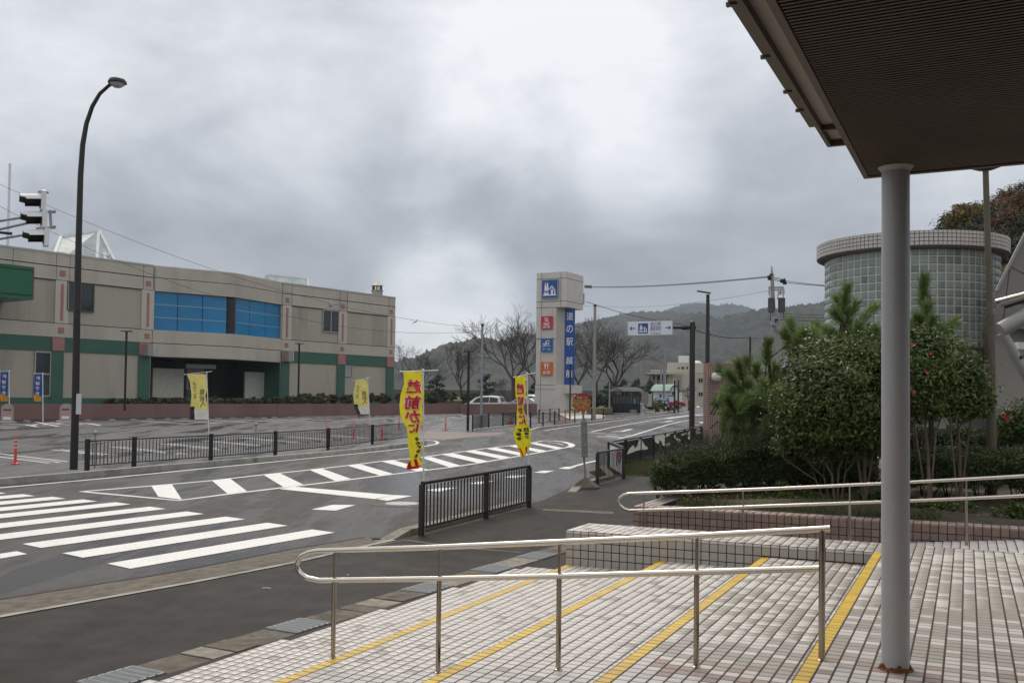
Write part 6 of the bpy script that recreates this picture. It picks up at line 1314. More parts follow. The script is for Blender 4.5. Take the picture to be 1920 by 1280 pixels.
# ================================================================== TOWN BUILDINGS IN THE DISTANCE
def bblock(name, x0, x1, y0, y1, Y, dep, m, parent, zbase=None):
    a, b = at(x0, y0, Y), at(x1, y0, Y); z1 = a[2]; z0 = at(x0, y1, Y)[2] if zbase is None else zbase
    mb = MB(); mb.prism([(p[0], p[1]) for p in (a, b, b + _a([b[0] / b[1] * dep * .5, dep, 0]), a + _a([a[0] / a[1] * dep, dep, 0]))], z0, z1); return build(name, mb, M[m] if isinstance(m, str) else m, parent)
YT = 215.; th = thing('town_hall', at(1266, 750, YT), 'cream town hall with balconies and a rooftop tank', 'building')
bblock('wall', 1251, 1330, 699, 760, YT, 18, 'cream', th, .5); bblock('wing_wall', 1219, 1251, 701, 760, YT + 2, 14, mat('wing_back', (.34, .29, .22), .8), th, .5); bblock('roof_slab', 1212, 1265, 697.3, 701, YT - 2, 16, 'cream', th)
bblock('upper_floor', 1251, 1301, 679, 699, YT + 4, 12, 'cream', th); bblock('roof_tank', 1272, 1292, 666.5, 679.2, YT + 5, 5, 'white', th); bblock('stair_tower', 1301, 1330, 681, 699, YT + 3, 12, 'cream', th)
mb = MB(); c = at(1307, 681, YT + 6); mb.lathe(c, [(1.1, -.5), (1.0, .2), (.5, .55), (.01, .6)], 14); build('dome', mb, M['white'], th)
for x in (1221, 1229, 1238, 1247): bblock('column', x, x + 2.2, 701, 750, YT - .5, 1, 'cream', th, .5)
for x0, x1 in ((1225, 1228), (1233, 1237.5), (1241.5, 1246)):
    wd = bblock('window', x0, x1, 705, 719.5, YT + 1.8, .1, 'alu', th); bblock('pane', x0 + .4, x1 - .4, 705.7, 711.5, YT + 1.72, .05, 'darkglass', wd); bblock('pane', x0 + .4, x1 - .4, 712.5, 719, YT + 1.72, .05, 'skylight', wd)
for x0, x1, y0, y1 in ((1310, 1317.5, 709, 715.8), (1310, 1317.5, 735.3, 741.5), (1271, 1274, 688, 692), (1277.5, 1283, 687.5, 692), (1286.5, 1290, 687.5, 692), (1262, 1267, 710, 730)):
    wd = bblock('window', x0, x1, y0, y1, YT - .2, .15, 'darkglass' if x0 != 1262 else 'white', th)
    if x1 - x0 > 6: bblock('mullion', (x0 + x1) / 2 - .3, (x0 + x1) / 2 + .3, y0, y1, YT - .3, .08, 'cream', wd)
for x in (1268, 1273, 1278): bblock('rib', x, x + 1.2, 699.5, 752, YT - .4, .5, 'cream', th)
for x in range(1221, 1252, 3): bblock('roof_rail', x, x + .5, 694, 697.4, YT, .1, 'white', th)
bblock('roof_rail', 1220, 1251, 693.6, 694.4, YT, .1, 'white', th)
mh = thing('meeting_hall', at(1245, 745, 150), 'small white hall with a mint green barrel roof', 'building')
Ym = 150.; a, b = at(1225, 734.5, Ym), at(1259, 734.5, Ym); mb = MB(); mb.prism([(p[0], p[1]) for p in (a, b, b + _a([2.5, 5, 0]), a + _a([2.5, 5, 0]))], .5, a[2]); build('wall', mb, M['white'], mh)
mb = MB(); n = 8; L0_, L1_ = at(1219, 735, Ym - .5), at(1259, 735, Ym - .5); dv = _a([1.7, 4.2, 0])
ra = [L0_ + dv * (i / n) + ZU * 1.25 * math.sin(math.pi * min(1, .08 + .92 * i / n) * .62) for i in range(n + 1)]; rb = [L1_ + dv * (i / n) + ZU * 1.25 * math.sin(math.pi * min(1, .08 + .92 * i / n) * .62) for i in range(n + 1)]
mb.add(ra + rb, [(i, n + 1 + i, n + 2 + i, i + 1) for i in range(n)]); build('roof', mb, M['mint'], mh)
mb = MB(); c = at(1265, 735, Ym - .4); arc = [(-.72, 0), (.72, 0)] + [(.72 * math.cos(t), .95 * math.sin(t)) for t in np.linspace(0, math.pi, 9)]; arc = [(-.6, -1.4), (.6, -1.4)] + [(.62 * math.cos(t), .95 * math.sin(t)) for t in np.linspace(0, math.pi, 9)]
mb.extrude([c + _a([x, 0, z]) for x, z in arc], (0, 3, 0)); build('arched_end', mb, M['white'], mh)
mb = MB(); arc2 = [(.75 * math.cos(t), 1.08 * math.sin(t)) for t in np.linspace(0, math.pi, 10)]; mb.add([c + _a([x, -.3, z]) for x, z in arc2] + [c + _a([x, 3, z]) for x, z in arc2] , [(i, i + 1, 11 + i, 10 + i) for i in range(9)]); build('arch_roof', mb, M['mint'], mh)
bblock('window', 1237, 1240, 738.5, 744.5, Ym - .1, .1, 'darkglass', mh); bblock('window', 1260.5, 1264, 733.5, 740.5, Ym - .6, .1, 'darkglass', mh)
bl = thing('blue_banner', at(1241, 757, 122), 'light blue banner board with pale pictures beside the bus shelter', 'banner'); bblock('board', 1228, 1254.5, 745.5, 758.5, 122, .15, 'lblue', bl)
for k, x in enumerate((1236, 1241.5, 1247.5)): bblock('picture_patch', x, x + 3.2, 752.5, 756.5, 121.9, .05, 'signwhite', bl)
mb = MB(); c = at(1241, 748.3, 121.9); put_text(mb, '越前町', c, _a([1, 0, 0]), ZU, 1.35, .28, bold=.02); build('lettering', mb, M['signwhite'], bl)
w2 = thing('white_board', at(1256, 752, 128), 'pale board standing behind the light blue banner', 'board'); bblock('board', 1249.5, 1264, 741.5, 753, 128, .12, 'white', w2); bblock('blue_edge', 1249.5, 1264, 741, 742, 127.9, .1, 'lblue', w2)
gp = thing('gate_pillar', at(1217, 760, 118), 'short cream gate pillar behind the bus shelter', 'pillar'); bblock('shaft', 1212.5, 1222.5, 740.5, 762, 118, .5, 'cream', gp); bblock('cap', 1211.8, 1223.2, 739, 740.5, 117.9, .7, 'white', gp)
gsn = thing('shop_sign', at(1470, 690, 110), 'blue shop sign with white letters showing between the pines', 'sign'); bblock('board', 1459.5, 1484, 678.5, 695, 110, .3, 'blue', gsn); bblock('roof_unit', 1466, 1484, 670.5, 678, 111, 2, 'cream', gsn)
mb = MB(); mb.add([at(x, y, 109.95) for x, y in ((1467, 684.5), (1480, 684.5), (1480, 680), (1471, 680))], [(0, 1, 2, 3)]); put_text(mb, 'nor', at(1470, 692.3, 109.95), _a([1, 0, 0]), ZU, .92, .30, bold=.03); build('lettering', mb, M['signwhite'], gsn)
bblock('pole', 1469, 1471, 695, 760, 110.5, .15, 'galv', gsn)
rb_ = thing('low_building', at(1420, 740, 100), 'flat brown roofed building hidden behind the pines', 'building'); bblock('wall', 1395, 1475, 702, 765, 100, 10, 'louvre', rb_); bblock('roof', 1392, 1478, 696, 702.5, 99.5, 11, 'roofbrown', rb_)

# ================================================================== CARS
def car(name, loc, az, prof, cab, W_, m, label, group=None, wheels=(.85, 3.9), wr=.32, glass=(), lamps=True):
    """prof: side outline (x,z) of the body shell; cab: glasshouse outline (x,z)"""
    root = thing(name, loc, label, 'car', group, world=False); root.rotation_euler = (0, 0, -az)
    zmax = max(z for x, z in prof); mb = MB(); hw = W_ / 2
    def half(x, z): return hw * (1 - .14 * max(0, (z - .95) / (zmax - .95)) ** 1.2) if z > .95 else hw * (1 - .05 * max(0, .4 - z) / .4)
    n = len(prof); rings = []
    for s_, ins in ((-1, .0), (-1, .06), (1, .06), (1, .0)): pass
    cx_m = sum(p[0] for p in prof) / n; cz_m = sum(p[1] for p in prof) / n
    lay = []
    for side, sc, f in ((-1, .955, 1.0), (-1, 1., .93), (1, 1., .93), (1, .955, 1.0)): lay.append([((x - cx_m) * sc + cx_m, side * half(x, z) * f, (z - cz_m) * sc + cz_m) for x, z in prof])
    vs = sum(lay, []); fs = [tuple(range(n))] + [(k * n + i, (k + 1) * n + i, (k + 1) * n + (i + 1) % n, k * n + (i + 1) % n) for k in range(3) for i in range(n)] + [tuple(3 * n + i for i in range(n))[::-1]]
    mb.add(vs, fs); build('body', mb, M[m], root, smooth=35)
    for g in glass:
        for side in (-1, 1):
            mb = MB(); mb.add([(x, side * (half(x, z) + .012), z) for x, z in g], [tuple(range(len(g)))[::side]]); build('side_window', mb, M['darkglass'], root)
    for k, (p, q) in enumerate(cab):
        mb = MB(); hp, hq = half(*p) * .86, half(*q) * .82; dx, dz = q[0] - p[0], q[1] - p[1]; L_ = math.hypot(dx, dz); ox, oz = -dz / L_ * .02, dx / L_ * .02
        if k: ox, oz = -ox, -oz
        mb.add([(p[0] + ox, -hp, p[1] + oz), (p[0] + ox, hp, p[1] + oz), (q[0] + ox, hq, q[1] + oz), (q[0] + ox, -hq, q[1] + oz)], [(0, 1, 2, 3)]); build('windscreen' if not k else 'rear_window', mb, M['darkglass'], root)
    for x in wheels:
        for side in (-1, 1):
            mb = MB(); y = side * (hw - .10); mb.tube([(x, y - .1, wr), (x, y + .1, wr)], wr, 18); w_ = build('wheel', mb, M['tyre'], root); mb = MB(); mb.tube([(x, y + side * .1, wr), (x, y + side * .115, wr)], wr * .6, 12); build('rim', mb, M['alu'], w_)
    xr_ = max(p[0] for p in prof); xf = min(p[0] for p in prof)
    for side in (-1, 1):
        mb = MB(); mb.box((xf + .14, side * (hw - .22), .72), .16, .3, .16); build('headlight', mb, M['lampglass'], root); mb = MB(); mb.box((xr_ - .10, side * (hw - .10), .95), .1, .12, .34); build('tail_light', mb, M['red'], root)
    return root
vanp = [(0, .3), (0, .72), (.35, .92), (.95, 1.05), (1.75, 1.62), (2.3, 1.80), (3.6, 1.86), (4.5, 1.78), (4.72, 1.15), (4.8, .75), (4.78, .32)]
vg = [[(1.5, 1.08), (2.35, 1.10), (2.35, 1.66), (2.1, 1.64), (1.75, 1.42)], [(2.42, 1.10), (3.35, 1.12), (3.35, 1.70), (2.42, 1.68)], [(3.42, 1.12), (4.4, 1.15), (4.32, 1.62), (3.42, 1.70)]]
q = at(868, 757, 111); vz = zat(at(900, 740, 111), 740) - 1.95
car('parked_van', (q[0], q[1] - .9, vz), .30, vanp, [((.98, 1.08), (1.75, 1.60)), ((4.70, 1.18), (4.5, 1.72))], 1.78, 'carwhite', 'long white minivan parked behind the low pink wall', 'parked white cars', (.9, 3.8), glass=vg)
sedp = [(0, .3), (0, .65), (.3, .82), (1.1, .95), (1.85, 1.40), (2.5, 1.47), (3.3, 1.42), (3.9, 1.02), (4.3, .92), (4.35, .35)]
q = at(962, 757, 113); car('parked_car', (q[0] + .1, q[1], zat(q, 747) - 1.5), math.pi - .5, sedp, [((1.12, .98), (1.85, 1.38)), ((3.85, 1.06), (3.3, 1.40))], 1.7, 'carwhite', 'white saloon parked just right of the minivan, windscreen facing right', 'parked white cars', (.8, 3.5), glass=[[(1.5, .98), (2.5, 1.0), (2.5, 1.38), (1.9, 1.34)], [(2.58, 1.0), (3.6, 1.02), (3.25, 1.34), (2.58, 1.38)]])
q = at(984, 757, 117); car('parked_car', (q[0] + .3, q[1] + 3, zat(q, 738) - 1.86), -1.2, vanp, [((.98, 1.08), (1.75, 1.60)), ((4.70, 1.18), (4.5, 1.72))], 1.75, 'carwhite', 'white van with a dark rear window beside the tower base', 'parked white cars', (.9, 3.8), glass=vg)
q = at(978, 757, 119); car('parked_car', (q[0] - 2.2, q[1] + 2, zat(q, 745) - 1.5), .2, sedp, [((1.12, .98), (1.85, 1.38)), ((3.85, 1.06), (3.3, 1.40))], 1.7, 'carsilver', 'silver car half hidden by the tree trunk between the white cars', 'parked cars', (.8, 3.5), glass=[[(1.5, .98), (2.5, 1.0), (2.5, 1.38), (1.9, 1.34)]])
q = at(1282, 757, 140); car('parked_car', (q[0], q[1], gz(140) + .3), math.pi - .15, sedp, [((1.12, .98), (1.85, 1.38)), ((3.85, 1.06), (3.3, 1.40))], 1.7, 'carred', 'red car parked in front of the town hall', 'parked cars', (.8, 3.5), glass=[[(1.5, .98), (2.5, 1.0), (2.5, 1.38), (1.9, 1.34)], [(2.58, 1.0), (3.6, 1.02), (3.25, 1.34), (2.58, 1.38)]])
q = at(1205, 749, 140); car('parked_car', (q[0] - 2.5, q[1], zat(q, 744) - 1.47), .1, sedp, [((1.12, .98), (1.85, 1.38)), ((3.85, 1.06), (3.3, 1.40))], 1.7, 'carwhite', 'white car half seen right behind the bus shelter', 'parked white cars', (.8, 3.5), glass=[[(1.5, .98), (2.5, 1.0), (2.5, 1.38), (1.9, 1.34)]])

# ================================================================== TILED GATE PILLAR, GLASS DRUM, RIGHT HAND BUILDING
Yg = 47.; ga, gb_ = at(1328, 760, Yg), at(1382, 760, Yg); zg = gz(Yg) + .05; ztp = zat(ga, 680); wg = gb_[0] - ga[0]
gpl = thing('gate_pillar', (ga[0], Yg, zg), 'wide pink tiled gate pillar carrying a white globe lamp', 'pillar')
mb = MB(); mb.box((ga[0] + wg / 2, Yg + .61, zg), wg, 1.2, ztp - zg - .01, 0, True); build('core', mb, M['grout'], gpl)
L_ = []; nr = int((ztp - zg) / .1); nc = int(wg / .1); mb = MB()
for i in range(nc):
    for j in range(nr):
        x, z = ga[0] + (i + .5) * wg / nc, zg + (j + .5) * (ztp - zg) / nr; mb.hexa([(x - .0425, Yg - .002, z - .0425), (x + .0425, Yg - .002, z - .0425), (x + .0425, Yg + .009, z - .0425), (x - .0425, Yg + .009, z - .0425), (x - .0425, Yg - .002, z + .0425), (x + .0425, Yg - .002, z + .0425), (x + .0425, Yg + .009, z + .0425), (x - .0425, Yg + .009, z + .0425)])
for j in range(nr):
    for i in range(12): z = zg + (j + .5) * (ztp - zg) / nr; y = Yg + .05 + .1 * i; mb.hexa([(ga[0] - .012, y - .0425, z - .0425), (ga[0] - .001, y - .0425, z - .0425), (ga[0] - .001, y + .0425, z - .0425), (ga[0] - .012, y + .0425, z - .0425), (ga[0] - .012, y - .0425, z + .0425), (ga[0] - .001, y - .0425, z + .0425), (ga[0] - .001, y + .0425, z + .0425), (ga[0] - .012, y + .0425, z + .0425)])
o = build('small_tiles', mb, mat('gate_tile', (.36, .235, .19), .4, var=.12, scale=1.5), gpl); o['kind'] = 'stuff'
gl = at(1343.5, 706, Yg - .32); mb = MB(); mb.sphere(gl, .24, 20, 12); build('globe_lamp', mb, M['globe'], gpl, smooth=80); mb = MB(); mb.tube([gl + _a([0, .2, 0]), gl + _a([0, .34, 0])], .09, 10); build('lamp_bracket', mb, M['alu'], gpl)

Yd = 25.4; dc = at(1707, 700, Yd); dc[2] = 0; Rd = 2.09; ZD0, ZD1 = 3.60, 5.93
dr = thing('glass_drum', dc, 'round stair drum of glass blocks with a pale tiled rim', 'building')
mb = MB(); mb.lathe(dc, [(Rd - .012, ZD0), (Rd - .012, ZD1)], 132); build('block_joints', mb, M['blkframe'], dr)
ncol = 66; nrow = 12; pc = 2 * math.pi / ncol; ph = (ZD1 - ZD0) / nrow; gm = MB(); w = Rd * pc / 2 * .85; h = ph / 2 * .88; c_ = .02
gm.add([(-w, -h, 0), (w, -h, 0), (w, h, 0), (-w, h, 0), (-w, -h, .035), (w, -h, .035), (w, h, .035), (-w, h, .035), (-w + c_, -h + c_, .05), (w - c_, -h + c_, .05), (w - c_, h - c_, .05), (-w + c_, h - c_, .05)], [(0, 1, 5, 4), (1, 2, 6, 5), (2, 3, 7, 6), (3, 0, 4, 7), (4, 5, 9, 8), (5, 6, 10, 9), (6, 7, 11, 10), (7, 4, 8, 11), (8, 9, 10, 11)])
gme = bpy.data.meshes.new('glass_block'); gme.from_pydata(gm.v, [], gm.f); gme.materials.append(M['glassblk'])
blocks = []
for i in range(ncol):
    a = i * pc; nrm_ = _a([math.cos(a), math.sin(a), 0]); tang = _a([-math.sin(a), math.cos(a), 0]); fc = nrm_ @ ((CAM - dc) / np.linalg.norm(CAM - dc))
    for j in range(nrow): blocks.append((fc, dc + nrm_ * (Rd - .045) + ZU * (ZD0 + (j + .5) * ph), tang, nrm_))
blocks.sort(key=lambda b: -b[0]); drl = Vector(dr.location)
for fc, P, X_, N_ in blocks[:290]:
    o = bpy.data.objects.new('glass_block', gme); COL.objects.link(o); o.parent = dr; Yx = np.cross(N_, X_)
    o.matrix_local = Matrix(((X_[0], Yx[0], N_[0], P[0] - drl[0]), (X_[1], Yx[1], N_[1], P[1] - drl[1]), (X_[2], Yx[2], N_[2], P[2] - drl[2]), (0, 0, 0, 1))); k = random.uniform(.8, 1.12); 
    if random.random() < .12: k *= .72
    o.color = (k, k, k, 1)
bv_ = np.array(gm.v); V = []; 
for fc, P, X_, N_ in blocks[290:]: V.append(P + bv_[:, :1] * X_ + bv_[:, 1:2] * np.cross(N_, X_) + bv_[:, 2:] * N_)
o = bpy.data.objects.new('side_blocks', mesh_np('side_blocks', np.concatenate(V), np.concatenate([np.array([list(f) for f in gm.f]) + 12 * i for i in range(len(V))]), [mat('glass_block_side', (.34, .40, .38), .16)])); link(o, dr); o['kind'] = 'stuff'
mb = MB(); mb.lathe(dc, [(Rd + .12, ZD1 - .02), (Rd + .20, ZD1 + .02), (Rd + .20, ZD1 + .38), (.01, ZD1 + .40)], 72); build('rim', mb, mat('rim_joint', (.16, .14, .125), .8), dr)
mb = MB(); nt_ = 138
for i in range(nt_):
    a = 2 * math.pi * (i + .5) / nt_; n_ = _a([math.cos(a), math.sin(a), 0]); t_ = _a([-math.sin(a), math.cos(a), 0])
    for j in range(4): p = dc + n_ * (Rd + .198) + ZU * (ZD1 + .035 + .09 * (j + .5)); mb.hexa([p - .044 * t_ - .038 * ZU, p + .044 * t_ - .038 * ZU, p + .044 * t_ + .038 * ZU, p - .044 * t_ + .038 * ZU] + [p + .012 * n_ + s1 * .042 * t_ + s2 * .036 * ZU for s1, s2 in ((-1, -1), (1, -1), (1, 1), (-1, 1))])
o = build('rim_tiles', mb, mat('rim_tile', (.60, .56, .52), .4, var=.08), dr); o['kind'] = 'stuff'
mb = MB(); mb.lathe(dc, [(Rd + .02, 3.20), (Rd + .02, ZD0 - .01)], 48); build('concrete_ring', mb, M['seawall'], dr); mb = MB(); mb.lathe(dc, [(Rd - .1, .3), (Rd - .1, 3.19)], 48); build('lower_wall', mb, M['louvre'], dr)
mb = MB(); a, b = at(1798, 652, 23.6), at(1862, 652, 23.6); 
for z0, z1, e in ((3.30, 3.42, 0), (3.05, 3.2, .1), (2.85, 3.0, .2)): mb.prism([(p[0], p[1]) for p in (a + _a([e, 0, 0]), b, b + _a([0, 3, 0]), a + _a([e, 3, 0]))], z0, z1)
single('porch_slab', mb, M['seawall'], 'layered dark concrete porch slab beside the glass drum', 'porch')
mb = MB(); a, b = at(1815, 760, 27), at(1843, 760, 27); mb.prism([(p[0], p[1]) for p in (a, b, b + _a([0, .6, 0]), a + _a([0, .6, 0]))], .5, 3.3)
single('porch_pier', mb, M['louvre'], 'grey tiled pier under the porch slab', 'pier')
hallb = thing('exhibition_hall', at(1900, 760, 21), 'grey hall wall with a steep sloping gable at the right edge', 'building'); Yh = 21.
for name, poly, m_, o_, d_ in (('lower_wall', [(1862, 606), (2100, 590), (2100, 790), (1862, 782)], 'louvre', 0, 3), ('gable', [(1867, 546), (1920, 438), (1990, 300), (2100, 300), (2100, 640), (1866, 610)], mat('gable_panel', (.21, .195, .18), .6, var=.06, scale=.8), -.3, 3)):
    mb = MB(); A_ = [at(x, y, Yh + o_) for x, y in poly]; B_ = [p + _a([p[0] / p[1] * d_ + .0, d_, 0]) for p in A_]; n = len(A_); mb.add(A_ + B_, [tuple(range(n))[::-1], tuple(range(n, 2 * n))] + [(i, (i + 1) % n, n + (i + 1) % n, n + i) for i in range(n)]); build(name, mb, M[m_] if isinstance(m_, str) else m_, hallb)
for p, q in (((1880, 560), (2000, 590)), ((1895, 500), (2010, 560)), ((1893, 505), (1880, 610))): mb = MB(); mb.beam(at(*p, Yh - .305), at(*q, Yh - .303), .008, .012); build('panel_joint', mb, M['dark'], hallb)
mb = MB(); mb.beam(at(1867.5, 546, Yh - .34), at(1991, 301, Yh - .34), .05, .05, (0, 1, 0)); build('gable_edge', mb, M['tube'], hallb)
for y, w_, m_ in ((565.5, .05, 'steel'), (569.5, .07, 'tube'), (573.5, .06, 'black')): mb = MB(); mb.tube([at(1866 + (y - 565) * 2, y, Yh - 1), at(1960, y - 24, Yh - 1.4)], w_, 10); build('gutter_pipe', mb, M[m_], hallb)
mb = MB(); mb.tube([at(1875, 619, Yh - 1.2), at(1990, 556, Yh - 1.2)], .155, 20); build('truss_tube', mb, M['tube'], hallb, smooth=60)
mb = MB(); mb.tube([at(1879, 624, Yh - 1.2), at(1945, 740, Yh - 1.2)], .10, 16); build('truss_tube', mb, M['tube'], hallb, smooth=60); mb = MB(); mb.tube([at(1908, 668, Yh - 1.2), at(1911, 673, Yh - 1.2)], .106, 16); build('tube_joint', mb, M['black'], hallb)
mb = MB(); mb.beam(at(1905, 648, Yh - .8), at(1990, 650, Yh - .8), .2, .14); build('ledge', mb, M['white'], hallb)
# low walls and small things behind the planting
mb = MB(); a, b = at(1435, 869, 20.5), at(1700, 869, 20.5); a[2] = b[2] = .66; mb.prism([(p[0], p[1]) for p in (a, b, b + _a([0, .25, 0]), a + _a([0, .25, 0]))], .66, .93); lw = single('low_wall', mb, M['brntile'], 'low brown wall with a pale top seen through the tree stems', 'low wall')
mb = MB(); a, b = at(1438, 868, 21.8), at(1760, 868, 21.8); mb.prism([(p[0], p[1]) for p in (a, b, b + _a([0, 2.5, 0]), a + _a([0, 2.5, 0]))], .85, 1.06); single('pale_terrace', mb, M['concpale'], 'pale terrace slab glimpsed behind the tree stems', 'terrace')
mb = MB(); a, b = at(1690, 812, 24), at(2050, 812, 24); mb.prism([(p[0], p[1]) for p in (a, b, b + _a([0, 1.5, 0]), a + _a([0, 1.5, 0]))], 1.0, 1.75); single('pale_terrace', mb, M['concpale'], 'pale low wall behind the clipped hedge on the right', 'low wall')
ob = thing('orange_barrier', at(1397, 832, 24), 'orange plastic barrier poking up behind the hedge', 'barrier')
for k in range(5): mb = MB(); mb.beam(at(1380 + 6.2 * k, 815, 24), at(1380 + 6.2 * k, 860, 24), .05, .03, (0, 1, 0)); build('slat', mb, M['bollard'], ob)
for y in (815.5, 823, 831): mb = MB(); mb.beam(at(1378, y, 24), at(1407, y, 24), .03, .05); build('rail', mb, M['bollard'], ob)
mb = MB(); mb.tube([at(1393, 945, 16), at(1394, 862, 16.2)], .018, 8); single('marker_stake', mb, M['busred'], 'red stake standing inside the near hedge', 'stake')
# ================================================================== VEGETATION
def rnd_unit(n):
    v = rng.normal(size=(n, 3)); return v / np.linalg.norm(v, axis=1, keepdims=True)
def leaves(name, C, size, m, parent, tint, up=.5, asp=.45, outward=None, sz_var=.35):
    """one small folded quad per centre C"""
    n = len(C); ax = rnd_unit(n); nr = rnd_unit(n) + np.array([0, 0, up])
    if outward is not None: nr = nr + outward * .9
    nr /= np.linalg.norm(nr, axis=1, keepdims=True); ax = ax - (ax * nr).sum(1, keepdims=True) * nr; ax /= np.linalg.norm(ax, axis=1, keepdims=True) + 1e-9; bx = np.cross(nr, ax)
    s = size * (1 + sz_var * rng.uniform(-1, 1, (n, 1)))
    V = np.stack([C - ax * s, C + bx * s * asp - nr * s * .12, C + ax * s, C - bx * s * asp - nr * s * .12], 1).reshape(-1, 3)
    F = np.arange(4 * n).reshape(n, 4); o = bpy.data.objects.new(name, mesh_np(name, V, F, [m], tint)); return link(o, parent)
def tints(n, clump=None, k=.35, warm=.0):
    t = 1 + k * rng.uniform(-1, 1, n)
    if clump is not None: t = t * clump
    c = np.stack([t, t, t], 1); c[:, 0] *= 1 + warm * rng.uniform(-.3, 1, n); c[:, 1] *= 1 + .1 * rng.uniform(-1, 1, n); return c
def lobes_points(lobes, n, ncl=40, cr=.28, shell=.55):
    """clumped points in a union of ellipsoids; lobes: (centre, radii)"""
    vol = np.array([r[0] * r[2] + r[1] * r[2] for c, r in lobes]); vol = vol / vol.sum(); P, T_, O_ = [], [], []
    for (c, r), w in zip(lobes, vol):
        k = max(4, int(ncl * w * len(lobes))); d = rnd_unit(k); rad = shell + (1 - shell) * rng.random((k, 1)) ** .6; cc = np.array(c) + d * rad * np.array(r) * (1 + .16 * rng.normal(size=(k, 1)))
        m = int(n * w / k) + 1
        for q, dd in zip(cc, d):
            p = rng.normal(size=(m, 3)) * cr * min(r) * np.array([1, 1, .75]); P.append(q + p * rng.uniform(.7, 1.35)); T_.append(np.full(m, rng.uniform(.62, 1.35))); O_.append(np.repeat(dd[None], m, 0))
    return np.concatenate(P), np.concatenate(T_), np.concatenate(O_)
def branch_tree(mb, p, d, L_, r, depth, spread=.55, n=5, shrink=.72, upb=.12, curl=.15, kids=(2, 3), minr=.004, rr=random, ends=None):
    p = np.array(p, float); d = np.array(d, float); d /= np.linalg.norm(d); pts = [p]; rs_ = [r]; k = 3
    for i in range(k):
        d = d + np.array([rr.uniform(-curl, curl), rr.uniform(-curl, curl), rr.uniform(-curl, curl) + upb * .4]); d /= np.linalg.norm(d); p = p + d * L_ / k; pts.append(p); rs_.append(max(minr, r * (1 - .35 * (i + 1) / k)))
    mb.tube(pts, rs_, n if r > .05 else 4 if r > .02 else 3, cap=False)
    if depth <= 0:
        if ends is not None: ends.append((p, d))
        return
    for j in range(rr.randint(*kids)):
        ax = np.array([rr.uniform(-1, 1), rr.uniform(-1, 1), rr.uniform(-1, 1)]); ax = ax - (ax @ d) * d; ax /= np.linalg.norm(ax) + 1e-6
        a = spread * rr.uniform(.5, 1.25); nd = d * math.cos(a) + ax * math.sin(a) + np.array([0, 0, upb]); q = pts[-1] if (j == 0 or rr.random() < .5) else pts[-2]
        branch_tree(mb, q, nd, L_ * shrink * rr.uniform(.8, 1.15), max(minr, r * rr.uniform(.55, .72)), depth - 1, spread, n, shrink, upb, curl, kids, minr, rr, ends)

# ---- bare trees by the sea wall
def bare(x, yb, yt, Y, label, r=.2, seed=1, fork=.35, lean=0, depth=6, spread=.5, group='bare winter trees', zb=None):
    b = at(x, yb, Y); b[2] = gz(Y) if zb is None else zb; H_ = zat(b, yt) - b[2]; rr = random.Random(seed); root = thing('bare_tree', b, label, 'tree', group)
    mb = MB(); top = b + np.array([lean * H_, 0, H_ * fork]); mb.tube([b, (b + top) / 2 + np.array([.1, 0, 0]), top], [r * 1.25, r, r * .85], 7); build('trunk', mb, M['greybark'], root, smooth=60)
    mb = MB()
    for k in range(4 if H_ > 6 else 3):
        a = k * 2 * math.pi / 4 + rr.random(); branch_tree(mb, top - np.array([0, 0, .0]), (math.cos(a) * .75, math.sin(a) * .75, 1), H_ * .20, r * .5, depth, spread * 1.1, 5, .79, .07, .14, (2, 3), .011, rr)
    build('branches', mb, M['greybark'], root); return root
bare(778, 757, 640, 128, 'wide bare tree behind the nearer crab flag, right of the museum corner', .17, 11, .22, spread=.62)
bare(864, 757, 648, 128, 'bare tree between the clipped pine and the grey service pole', .19, 5, .32)
bare(962, 757, 588, 124, 'tallest bare tree, dark trunk just left of the farther crab flag', .30, 8, .30)
bare(1004, 757, 590, 130, 'bare tree partly hidden by the left side of the sign tower', .22, 21, .3)
bare(1084, 765, 597, 126, 'narrow bare tree showing just right of the blue tower lettering', .22, 33, .3, spread=.42)
bare(1118, 765, 606, 134, 'bare tree behind the plain concrete pole', .18, 42, .3, spread=.42)
bare(1152, 768, 596, 122, 'broad bare tree rising behind the bus shelter', .30, 14, .27, spread=.6)
bare(952, 757, 706, 126, 'small bare tree between the grey pole and the tallest bare tree', .10, 3, .3, depth=5)
bare(1291, 757, 718, 140, 'small reddish bare tree in front of the town hall windows', .12, 9, .3, depth=5)

# ---- cloud pruned pines and far shrubs
def prunedpine(x, yb, yt, Y, label, seed):
    b = at(x, yb, Y); b[2] = gz(Y); H_ = zat(b, yt) - b[2]; rr = random.Random(seed); root = thing('pine_tree', b, label, 'tree', 'cloud pruned pines by the sea wall'); mb = MB(); mb.tube([b, b + np.array([.1, 0, H_ * .5]), b + np.array([0, 0, H_ * .95])], [.14, .1, .05], 6)
    lob = []
    for k in range(9):
        z = H_ * (.35 + .62 * k / 8); w = (1 - k / 9.5) * H_ * .33 + .15; a = k * 2.4 + rr.random(); c = b + np.array([math.cos(a) * w * .8, math.sin(a) * w * .8, z]); lob.append((c, (w * .62 + .15, w * .62 + .15, .17 + .02 * H_))); mb.tube([b + np.array([0, 0, z - .2]), c], [.05, .03], 4)
    build('trunk', mb, M['darkbark'], root); P, T_, O_ = lobes_points(lob, 2600, 30, .35, .3); leaves('crown', P, .10, M['farpine'], root, tints(len(P), T_, .4), .5)
